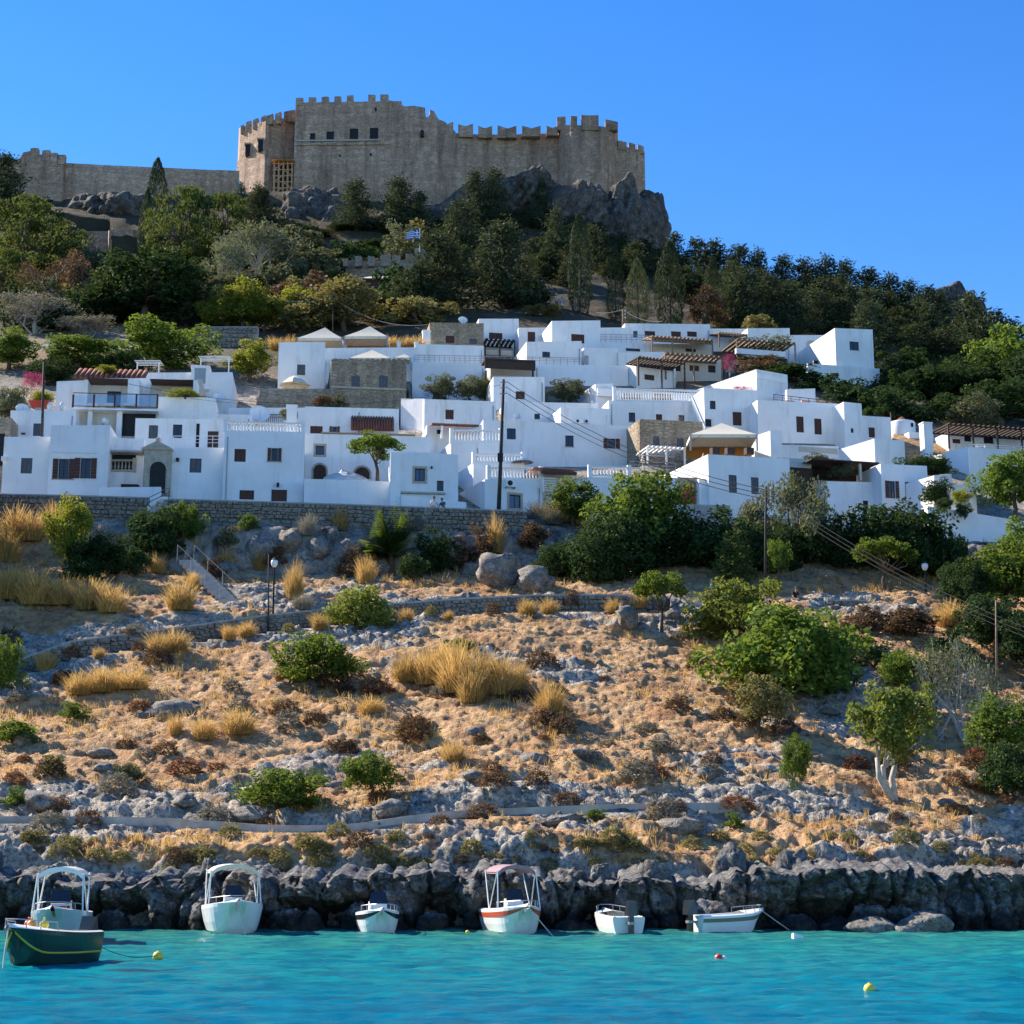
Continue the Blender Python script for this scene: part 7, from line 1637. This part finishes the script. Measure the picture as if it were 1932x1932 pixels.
def boats():
    b1 = boat('motor_boat', 'dark green motorboat with a yellow stripe and fishing floats on deck', 84, 1812, 40.5, -113, 2.75, 1.42, .68, hull=M_GREEN, stripe=M_YEL, console=False, rope=(.15, .05), inner=M_GELG, sk='line')
    boat('motor_boat', 'grey motorboat with a white canopy moored behind the dark green boat', 112, 1775, 50.5, -82, 4.2, 1.6, .78, hull=M_GELG, cover=M_GEL, seat=M_CUSH, cov_h=1.2, posts=M_GEL, motor=True)
    boat('motor_boat', 'white motorboat with a cream canopy and mooring rope', 437, 1763, 56.6, -76, 4.5, 1.9, .80, cover=M_CANV, rope=(.35, .25), cov_h=1.22, posts=M_GEL)
    boat('motor_boat', 'small white open boat with a thin dark stripe', 712, 1764, 56.8, -80, 3.3, 1.36, .58, stripe=M_NAVY, rope=(.4, .45), console=True, cover=None)
    boat('motor_boat', 'white motorboat with a red stripe and a mauve canopy', 968, 1764, 56.6, -77, 4.3, 1.58, .68, stripe=M_REDS, cover=M_MAUVE, rope=(.1, .9), cov_h=1.32, posts=M_GEL)
    boat('dinghy', 'small white dinghy moored stern-on with its outboard raised', 1162, 1762, 57.0, 104, 2.8, 1.22, .50, console=False, motor=M_NAVY)
    boat('dinghy', 'white dinghy with a taupe stripe and a large dark outboard', 1378, 1762, 57.2, 22, 2.5, 1.12, .50, stripe=M_TAUPE, console=False, rope=(1.2, -.2))
    # floats lying on the foredeck of the dark green boat
    Mx = Matrix.LocRotScale(b1.location, b1.rotation_euler, None)
    for x, y, m_, l_ in ((.30, -.26, M_REDB, 'red fishing float on the dark green boat'), (.46, -.06, M_ORNG, 'orange fishing float on the dark green boat'), (.28, .16, M_BUOY, 'yellow fishing float on the dark green boat')):
        p = Mx @ Vector((x, y, .84)); o = thing('fishing_float', l_, 'float', p)
        MB().lathe([(.11 * math.sin(math.pi * i / 8) + .004, .05 - .11 * math.cos(math.pi * i / 8)) for i in range(9)], 12).build('body', m_, o, True); MB().lathe([(.025, .15), (.03, .2), (.01, .22)], 8).build('eye', m_, o)
    buoy('yellow mooring buoy beside the dark green boat', 298, 1803, 42.5, .125, M_BUOY)
    buoy('yellow mooring buoy alone in open water', 1640, 1857, 32.5, .105, M_BUOY)
    buoy('tiny yellow buoy beside the red-striped boat', 882, 1756, 56.0, .06, M_BUOY)
    buoy('small red buoy in front of the dinghies', 1356, 1806, 42.0, .10, M_REDB)
    buoy('small white float beside the red buoy', 1366, 1806, 42.0, .07, M_GEL)
    c = at(1503, 1772, 52.5); o = thing('float_panel', 'white triangular float drifting off the taupe-striped dinghy', 'float', (c.x, c.y, 0), .3)
    MB().hexa([(-.14, -.1, -.04), (.26, 0, -.04), (-.1, .16, -.04)], [(-.12, -.06, .16), (.22, 0, .05), (-.1, .12, .14)]).build('body', M_GEL, o)
    # slack line from the dark green boat to its buoy
    a = at(186, 1772, 41.5); b = at(292, 1800, 42.4); a.z = .35; b.z = .06
    tag(MB().tube([a.lerp(b, i / 8) - Vector((0, 0, .12 * math.sin(math.pi * i / 8))) for i in range(9)], .012, 4).build('mooring_line', M_NAVY), 'dark mooring line from the dark green boat to its yellow buoy', 'rope')

# ================================================================ POLES, WIRES, LAMPS, TENTS
def pole(name, label, px, pyt, pyb, Y, r=.13, mat=None, lean=0, arms=True, down=1.0):
    a = at(px, pyb, Y); b = at(px + lean, pyt, Y); b.x = at(px + lean, pyt, Y).x
    root = thing(name, label, 'pole', a); d = b - a
    MB().tube([(0, 0, -down), tuple(d)], [r * 1.15, r * .75], 8).build('shaft', mat or M_POLE, root, True)
    if arms:
        for i in range(3):
            z = d.z - .25 - i * .42; f = z / d.z
            MB().tube([(d.x * f - .22, -.16, z), (d.x * f + .3, -.16, z)], .03, 5).build('bracket', M_METAL, root)
            MB().lathe([(.04, 0), (.06, .04), (.04, .09), (.055, .13), (.02, .17)], 8, (d.x * f + .27, -.16, z + .02)).build('insulator', M_GEL, root)
    return root, b
def wire(label, A, B, sag, r=.02, mat=None, n=18):
    A, B = Vector(A), Vector(B)
    tag(MB().tube([A.lerp(B, i / n) - Vector((0, 0, sag * 4 * (i / n) * (1 - i / n))) for i in range(n + 1)], r, 4).build('cable', mat or M_POLE), label, 'cable', 'overhead cables')
def pavilion(label, zone, apx, apy, ex0, ex1, ey, yleg, Y, inner=True, sides=False, yd=None):
    ax, ay = zp(zone, apx, apy); x0, e = zp(zone, ex0, ey); x1, _ = zp(zone, ex1, ey); _, yl = zp(zone, 0, yleg)
    a = at(x0, e, Y); b = at(x1, e, Y); W2 = b.x - a.x; D2 = yd or W2 * .9; ap = at(ax, ay, Y + D2 / 2); zl = float(zof(yl, Y))
    root = thing('canvas_tent', label, 'tent', (a.x, Y, zl)); o = Vector((a.x, Y, zl)); ze = a.z - zl; za = ap.z - zl
    c4 = [(0, 0, ze), (W2, 0, ze), (W2, D2, ze), (0, D2, ze)]; apx_ = (W2 / 2 + (ap.x - (a.x + W2 / 2)) * .6, D2 / 2, za); m = MB()
    for i in range(4):
        p, q = Vector(c4[i]), Vector(c4[(i + 1) % 4]); s = 6
        A_ = Vector(apx_)
        for k in range(s):
            f0, f1 = k / s, (k + 1) / s; sg = lambda f: -.10 * math.sin(math.pi * f) * ze * .5
            P0, P1, Q0, Q1 = p.lerp(A_, f0) + Vector((0, 0, sg(f0))), p.lerp(A_, f1) + Vector((0, 0, sg(f1))), q.lerp(A_, f0) + Vector((0, 0, sg(f0))), q.lerp(A_, f1) + Vector((0, 0, sg(f1)))
            m.quad(P0, Q0, Q1, P1)
        m.quad(p, q, q - Vector((0, 0, .28)), p - Vector((0, 0, .28)))
    m.build('canopy', M_CANV, root)
    if inner: MB().box(.12, D2 - .12, 0, W2 - .12, D2 - .06, ze - .02).build('back_curtain', M_OCHRE, root)
    for x, y, z in c4: MB().box(x - .06, y - .06, -.4, x + .06, y + .06, ze - .01).build('leg', M_METAL, root)
    for s in (0, W2): MB().tube([(s, .02, ze * .35), (s + (.9 if s == 0 else -.9), .02, ze - .1)], .035, 5).build('brace', M_METAL, root)
def parasol(label, px, pyt, pye, w_, pyb, Y, mat, closed=False):
    b = at(px, pyb, Y); k = ppm(pyb, Y); H_ = (pyb - pyt) / k; E = (pyb - pye) / k; r = w_ / 2 / k
    root = thing('parasol', label, 'parasol', b); MB().tube([(0, 0, -.3), (0, 0, H_)], .03, 6).build('pole', M_WPAINT, root)
    if closed: MB().lathe([(.05, E), (r, E + .1), (r * .7, (H_ + E) / 2), (.03, H_)], 8).build('canopy', mat, root, True); return
    m = MB(); n = 8
    for i in range(n):
        a0, a1 = 2 * math.pi * i / n, 2 * math.pi * (i + 1) / n; p0, p1 = (r * math.cos(a0), r * math.sin(a0), E), (r * math.cos(a1), r * math.sin(a1), E)
        q0, q1 = (p0[0] * .5, p0[1] * .5, E + (H_ - E) * .62), (p1[0] * .5, p1[1] * .5, E + (H_ - E) * .62)
        m.quad(p0, p1, q1, q0); m.tri(q0, q1, (0, 0, H_)); MB().tube([(0, 0, E + (H_ - E) * .2), (p0[0] * .9, p0[1] * .9, E + .02)], .012, 4).build('rib', M_WOOD, root)
    m.build('canopy', mat, root)
def lamp(label, px, pyt, pyb, Y=None):
    b = hit(px, pyb) if Y is None else at(px, pyb, Y); k = ppm(pyb, b.y); H_ = (pyb - pyt) / k
    root = thing('street_lamp', label, 'lamp', b); MB().tube([(0, 0, -.3), (0, 0, .4), (0, 0, H_ - .5)], [.09, .06, .05], 8).build('post', M_BLACK, root)
    MB().lathe([(.10, H_ - .5), (.19, H_ - .34), (.21, H_ - .16), (.14, H_ - .06)], 8).build('globe', M_GEL, root, True); MB().lathe([(.17, H_ - .06), (.10, H_ + .03), (.03, H_ + .08)], 8).build('cap', M_BLACK, root)
def furniture():
    _, t1 = pole('utility_pole', 'tall black utility pole in front of the balustraded houses', 940, 716, 965, 118.3, .14, lean=10)
    MB().box(-.05, -.3, 3.6, .35, -.1, 4.2).build('junction_box', M_BLACK, bpy.data.objects['utility_pole'])
    _, t2 = pole('utility_pole', 'grey wooden utility pole among the trees by the path', 1443, 918, 1100, 104.5, .085, M_POLE, lean=2)
    _, t3 = pole('utility_pole', 'dark pole beside the pink bougainvillea', 80, 683, 825, 125, .11, lean=3, arms=False)
    _, t4 = pole('utility_pole', 'thin rusty pole on the right-hand slope', 1879, 1132, 1285, 88, .06, M_WOOD, arms=False)
    _, t5 = pole('utility_pole', 'thin dark pole beside the street lamp', 507, 1046, 1162, 97.8, .045, M_POLE, arms=False)
    _, t6 = pole('utility_pole', 'small pale power pole behind the top-row houses', 1175, 584, 640, 186, .10, M_WOOD, arms=True)
    for i in range(3):
        A = t1 - Vector((-.3, .16, .25 + .42 * i)); B = t2 - Vector((-.1, .1, .25 + .3 * i)); wire('thick black cable between the tall pole and the pole by the path', A, B, 1.1, .028)
        C = at(2020, 1215 + i * 9, 84); wire('black cable running downhill from the pole by the path', t2 - Vector((-.2, .1, .25 + .3 * i)), C, .8, .016)
    wire('single black cable from the tall pole along the street houses', t1 - Vector((.2, 0, .4)), at(360, 752, 131), 1.0, .014); wire('single black cable across the terrace balcony', t3, at(610, 762, 134), .9, .02)
    W1 = [at(560, 558, 196), at(455, 534, 197)]; wire('pale cable looping over the trees above the cream tents', at(628, 562, 190), at(808, 612, 178), 1.2, .035, M_METAL); wire('pale cable over the yellow-green shrubs', at(440, 532, 197), at(628, 562, 190), 1.3, .035, M_METAL)
    wire('pale cable over the cypresses to the small power pole', at(1020, 522, 206), t6, 2.0, .03, M_METAL); wire('pale cable from the small power pole to the top-row house', t6, at(1250, 606, 181), .5, .03, M_METAL)
    pole('cable_post', 'thin post under the pale looping cable', 628, 560, 628, 190, .05, M_WOOD, arms=False); pole('cable_post', 'thin post in the yellow-green shrubs', 448, 532, 590, 197, .05, M_WOOD, arms=False)
    lamp('black street lamp with a pale globe at the foot of the hillside stairs', 515, 1053, 1162, 98.2); lamp('street lamp with a pale globe under the trees by the path', 1748, 1060, 1134, 103)
    f = lambda x, y: (575 + x * .3307, 319.4 + y * .3307)
    b = at(*f(655, 470), 231); t = at(*f(655, 335), 231); k = ppm(430, 231)
    root = thing('flagpole', 'white flagpole with a blue and white striped flag on the small battlement', 'flagpole', b); Hf = t.z - b.z
    MB().tube([(0, 0, -.5), (0, 0, Hf)], .07, 6).build('pole', M_GEL, root); Wf, hf = 75 * .3307 / k, 50 * .3307 / k
    fl = bpy.data.objects.new('flag', None)
    def cloth(nm, u0, u1, v0, v1, mat, par, dy=0):
        m = MB(); n = 8; pt = lambda u, v: (-u * Wf, dy + .16 * math.sin(u * 7) * u, Hf - .35 - v * hf - .10 * u + .05 * math.sin(u * 5))
        for i in range(n): a, c = u0 + (u1 - u0) * i / n, u0 + (u1 - u0) * (i + 1) / n; m.quad(pt(a, v1), pt(c, v1), pt(c, v0), pt(a, v0))
        return m.build(nm, mat, par)
    fl = cloth('flag', 0, 1, 0, 1, M_GEL, root)
    for i in range(5): cloth('stripe', (.42 if i < 3 else 0), 1, i * 2 / 9, (i * 2 + 1) / 9, M_FLAG, fl, -.02)
    cloth('canton', 0, .42, 0, 5 / 9, M_FLAG, fl, -.02); cloth('cross', .17, .25, 0, 5 / 9, M_GEL, fl, -.04); cloth('cross', 0, .42, 2 / 9, 3 / 9, M_GEL, fl, -.042)
    # kiosk with a canvas roof
    a = at(684, 541, 224); kq = ppm(540, 224); root = thing('kiosk', 'brown timber kiosk with a pale canvas roof below the battlement', 'kiosk', a)
    MB().box(0, 0, -3, 62 / kq, 4, 14 / kq).build('wall', M_BROWN, root); MB().hexa([(-.4, -.6, 14 / kq + .002), (66 / kq, -.6, 14 / kq + .002), (66 / kq, 4, 14 / kq + .002), (-.4, 4, 14 / kq + .002)], [(.8, .2, 21 / kq), (60 / kq, .2, 22 / kq), (60 / kq, 3, 24 / kq), (.8, 3, 24 / kq)]).build('roof', M_CANV, root)
    parasol('cream parasol beside the brown kiosk', 760, 510, 519, 34, 545, 223, M_CANV)
    pavilion('cream canvas tent with open ochre front, the left of the pair', 2, 490, 152, 292, 590, 222, 296, 162.5, yd=3.6); pavilion('cream canvas tent with open ochre front, the right of the pair', 2, 790, 143, 606, 895, 210, 300, 162, yd=3.6)
    pavilion('low cream tent roof behind the tan stone house', 2, 798, 303, 640, 915, 356, 385, 158.6, inner=False); pavilion('small cream tent roof beside the low one', 2, 1015, 328, 940, 1050, 353, 385, 158.8, inner=False)
    pavilion('tan gazebo with an ochre lining between the stone house and sunlit house', 5, 1670, 225, 1452, 1898, 300, 380, 132.5, yd=4.5)
    parasol('open cream parasol on the long tan terrace wall', 555, 707, 727, 60, 745, 150.2, M_CANV); parasol('closed peach parasol on the balustraded terrace', 1328, 854, 872, 12, 890, 126, M_PINK, True); parasol('closed tan parasol beside the white garden frame', 1213, 858, 874, 9, 888, 133, M_CANV, True)
    # covered boat on the terrace behind the white wall
    a = at(652, 906, 124.2); root = thing('covered_boat', 'white boat under a pale cover on the terrace', 'boat', a, R(4)); m = MB(); n = 14; Lc = 3.3; g = []
    for i in range(n + 1):
        t = i / n; hh = .30 + .50 * math.sin(math.pi * min(1, t * .95 + .04)) ** .8; ww = .75 * math.sin(math.pi * min(1, t * .92 + .06)) ** .6 + .05
        g.append([(-Lc / 2 + Lc * t, ww * math.cos(q), -.3 + hh * math.sin(q) * (1.2 if abs(q - 1.57) < .3 else 1)) for q in np.linspace(0, math.pi, 9)])
    for i in range(n):
        for j in range(8): m.quad(g[i][j], g[i][j + 1], g[i + 1][j + 1], g[i + 1][j])
    m.build('cover', M_COVER, root, True); MB().tube([(-.5, -.1, .42), (-.3, -.1, .75), (.5, -.1, .5)], .03, 5).build('rail', M_METAL, root); MB().hexa([(-1.5, -.5, -.5), (1.4, -.5, -.5), (1.4, .5, -.5), (-1.5, .5, -.5)], [(-1.6, -.7, -.1), (1.6, -.7, -.1), (1.6, .7, -.1), (-1.6, .7, -.1)]).build('hull', M_GEL, root)
    for x in (-.9, .8): MB().box(x - .06, -.5, -1.2, x + .06, .5, -.45).build('trailer_post', M_METAL, root)
    parasol('grey-blue parasol open on the terrace beside the utility pole', 986, 862, 872, 44, 892, 126.8, M_CAR)
    # red boat-shaped planter and white jars
    a = at(74, 768, 131.5); root = thing('planter', 'red boat-shaped planter beside white jars', 'planter', a); MB().hexa([(-.55, -.25, -.1), (.55, -.25, -.1), (.55, .25, -.1), (-.55, .25, -.1)], [(-.85, -.4, .45), (.85, -.4, .5), (.85, .4, .5), (-.85, .4, .45)]).build('body', M_RED, root); MB().box(-.3, -.2, -1.5, .3, .2, -.1).build('foot', M_CONC, root)
    for px, l_ in ((94, 'white clay jar nearest the red planter'), (117, 'white clay jar beside the terrace house')):
        a = at(px, 771, 131); o = thing('clay_jar', l_, 'jar', a); MB().lathe([(.12, -.2), (.22, .05), (.25, .2), (.2, .38), (.11, .45), (.14, .5)], 12).build('body', M_GEL, o, True)
        MB().box(-.2, -.2, -1.6, .2, .2, -.2).build('plinth', M_CONC, o)
    # hillside stairs with handrails
    top = at(350, 1052, 110.5); bot = at(462, 1160, 99.3); root = thing('hillside_stairs', 'concrete hillside stairs with thin handrails above the path', 'stairs', bot); n = 16
    for i in range(n):
        p = bot.lerp(top, i / n) - bot; MB().box(p.x - .55, p.y - .35, p.z - .3, p.x + .55, p.y + .75, p.z).build('step', M_CONC, root)
    for s in (-.55, .55):
        d = top - bot; MB().tube([(s, 0, .85), (d.x + s, d.y, d.z + .85)], .014, 5).build('handrail', M_POLE, root)
        for i in range(0, n + 1, 4): p = (top - bot) * (i / n); MB().tube([(p.x + s, p.y, p.z - .2), (p.x + s, p.y, p.z + .85)], .02, 5).build('rail_post', M_METAL, root)
    # white timber frames among the left garden trees
    for px0, px1, py, Y, l_ in ((258, 300, 682, 150, 'white metal awning frame beside the dense green tree'), (378, 432, 674, 152, 'white slatted pergola frame beside the round clipped bush')):
        a = at(px0, py + 26, Y); b = at(px1, py, Y); root = thing('garden_pergola', l_, 'pergola', a); W2 = b.x - a.x; Hq = b.z - a.z
        for x in (0, W2): MB().box(x - .05, 0, -2.5, x + .05, .1, Hq - .04).build('post', M_WPAINT, root)
        for i in range(4): MB().box(-.2, i * .5 - .3, Hq - .03 + i * .002, W2 + .2, i * .5 - .22, Hq + .03).build('slat', M_WPAINT, root)
M_FLAG = mat_plain('flag_blue', (0.02, 0.10, 0.45), 0.8); M_COVER = mat_plain('pale_boat_cover', (0.55, 0.58, 0.62), 0.7, 0.12); M_CAR = mat_gloss('grey_blue_car_paint', (0.22, 0.30, 0.34))

# ================================================================ PEOPLE
M_SKIN = mat_plain('skin', (0.42, 0.24, 0.16), 0.6, 0.08); M_HAIR = mat_plain('grey_brown_hair', (0.12, 0.09, 0.07), 0.8)
def skinmesh(name, verts, edges, rad, mat, parent, root=0):
    me = bpy.data.meshes.new(name); me.from_pydata(verts, edges, []); me.materials.append(mat)
    o = obj(name, me, parent); sk = o.modifiers.new('skin', 'SKIN'); sl = me.skin_vertices[0].data if me.skin_vertices else None
    if sl is None:
        bm = bmesh.new(); bm.from_mesh(me); ly = bm.verts.layers.skin.verify(); bm.to_mesh(me); bm.free(); sl = me.skin_vertices[0].data
    for i, r in enumerate(rad): sl[i].radius = (r, r) if not isinstance(r, tuple) else r; sl[i].use_root = (i == root)
    s = o.modifiers.new('smooth', 'SUBSURF'); s.levels = 1; s.render_levels = 1; o.modifiers['skin'].use_smooth_shade = True
    return o
def person(label, p, rz, shirt, trousers, lean=0.0, arm=(0.3, 0.2), hat=None, s=1.0, sit=False):
    root = thing('person', label, 'person', p, rz, scale=(s, s, s))
    hz = .92; f = lean                                       # faces -y ; lean moves the upper body forward
    hd = (0, -.04 - f * 1.0, 1.60 - f * .25); nk = (0, -f * .8, 1.45 - f * .2); ch = (0, .01 - f * .5, 1.25 - f * .1); pv = (0, 0, hz)
    V = [pv, (0, 0, 1.08), ch, nk, hd, (0, hd[1] - .01, hd[2] + .1)]; E = [(0, 1), (1, 2), (2, 3), (3, 4), (4, 5)]; Rr = [(.14, .11), (.13, .10), (.15, .10), (.055, .055), (.085, .10), (.06, .07)]
    for sd, (fx, fy) in ((1, (arm[0], arm[1])), (-1, (arm[0] * .6, arm[1] * .4))):
        k = len(V); sh_ = (sd * .17, ch[1], ch[2] + .13); el = (sd * .25, ch[1] - .05 - fy * .3, ch[2] - .15); wr = (sd * (.22 + fx * .05), ch[1] - .10 - fy, ch[2] - .37 + fx * .3); hn = (sd * .21, wr[1] - .07, wr[2] - .05)
        V += [sh_, el, wr, hn]; E += [(2, k), (k, k + 1), (k + 1, k + 2), (k + 2, k + 3)]; Rr += [.055, .043, .032, .036]
        for q in range(4): V.append((sd * (.19 + .015 * q), hn[1] - .06 - .01 * (q in (1, 2)), hn[2] - .02)); E.append((k + 3, len(V) - 1)); Rr.append(.010)
        V.append((sd * .17, hn[1] - .02, hn[2] + .015)); E.append((k + 3, len(V) - 1)); Rr.append(.011)
        k = len(V); st = .07 * sd
        V += [(sd * .10, 0, hz - .06), (sd * .11, -.03 + st, .50), (sd * .11, .03 + st, .09), (sd * .11, -.12 + st, .04)]; E += [(0, k), (k, k + 1), (k + 1, k + 2), (k + 2, k + 3)]; Rr += [.085, .06, .042, .04]
    skinmesh('body', V, E, Rr, M_SKIN, root)
    g = .022
    sv = [(0, 0, hz + .02), (0, 0, 1.08), ch, (0, nk[1] * .9, nk[2] - .05)]; se = [(0, 1), (1, 2), (2, 3)]; sr = [(.14 + g, .11 + g), (.135 + g, .105 + g), (.155 + g, .11 + g), (.075, .07)]
    for sd in (1, -1):
        k = len(sv); fy = arm[1] * (1 if sd > 0 else .4); sv += [(sd * .17, ch[1], ch[2] + .13), (sd * .235, ch[1] - .03 - fy * .2, ch[2] - .07)]; se += [(2, k), (k, k + 1)]; sr += [.075, .068]
    skinmesh('shirt', sv, se, sr, shirt, root)
    tv = [(0, 0, hz + .04), (0, 0, hz - .02)]; te = [(0, 1)]; trr = [(.155, .125), (.15, .125)]
    for sd in (1, -1):
        k = len(tv); st = .07 * sd; tv += [(sd * .10, 0, hz - .10), (sd * .11, -.03 + st, .50), (sd * .11, .03 + st, .12)]; te += [(1, k), (k, k + 1), (k + 1, k + 2)]; trr += [.105, .085, .07]
    skinmesh('trousers', tv, te, trr, trousers, root)
    m = MB().lathe([(.10, .0), (.112, .04), (.10, .10), (.05, .14), (.01, .15)], 10, (0, hd[1] + .012, hd[2] + .02)); m.build('hair' if hat is None else 'hat', hat or M_HAIR, root, True)
    MB().tube([(0, hd[1] - .085, hd[2] + .03), (0, hd[1] - .125, hd[2] - .005)], [.012, .02], 6).build('nose', M_SKIN, root)
    for e in (-.035, .035): MB().lathe([(.004, -.008), (.011, 0), (.004, .008)], 6, (e, hd[1] - .095, hd[2] + .035)).build('eye', M_BLACK, root)
    for e in (-.1, .1): MB().lathe([(.004, -.03), (.018, 0), (.004, .03)], 6, (e, hd[1] + .01, hd[2])).build('ear', M_SKIN, root)
    MB().box(-.025, hd[1] - .098, hd[2] - .045, .025, hd[1] - .085, hd[2] - .035).build('mouth', M_REDB, root)
def people():
    mk = lambda n, c: mat_plain(n, c, 0.85, 0.1, 12)
    wh, nv, gy, cy, bk, lb = mk('white_shirt', (.62, .62, .6)), mk('navy_shirt', (.05, .08, .16)), mk('grey_trousers', (.14, .14, .15)), mk('cyan_shirt', (.02, .30, .62)), mk('black_shirt', (.02, .02, .022)), mk('light_blue_shirt', (.30, .40, .55))
    a = at(818, 957, 118.0); a.z -= .95; person('person in a white shirt leaning on the street wall', a, R(15), wh, gy, lean=.12, arm=(.3, .3))
    a = at(836, 958, 118.0); a.z -= .98; person('person in a navy shirt leaning on the street wall', a, R(-25), nv, gy, lean=.16, arm=(.3, .45), s=.97)
    a = at(1344, 1130, 101.9); a.z -= .55; person('person in a cyan shirt walking on the path', a, R(70), cy, gy, arm=(.2, .15))
    a = at(1498, 1134, 102.0); a.z -= .85; person('person in black bending over the path wall', a, R(30), bk, gy, lean=.25, arm=(.3, .5))
    a = at(1789, 1138, 102.3); a.z -= .75; person('person in a light blue shirt and white hat under the trees', a, R(-60), lb, gy, hat=wh)
    g = at(1050, 560, 204); z = gz(g.x, 204); person('person in white climbing the footpath between cypresses', (g.x, 204, z), R(150), wh, gy); g = at(1060, 560, 203); person('companion in pale blue on the footpath between cypresses', (g.x, 203, gz(g.x, 203)), R(170), lb, wh, s=.95)
# ================================================================ BUILD
castle(); town()
wall_caps(); finish_terrain()
walls(); build_coast(); build_water(); build_terrain()
boats(); furniture(); people()
plants_upper(); plants_town(); plants_slope(); scatter()
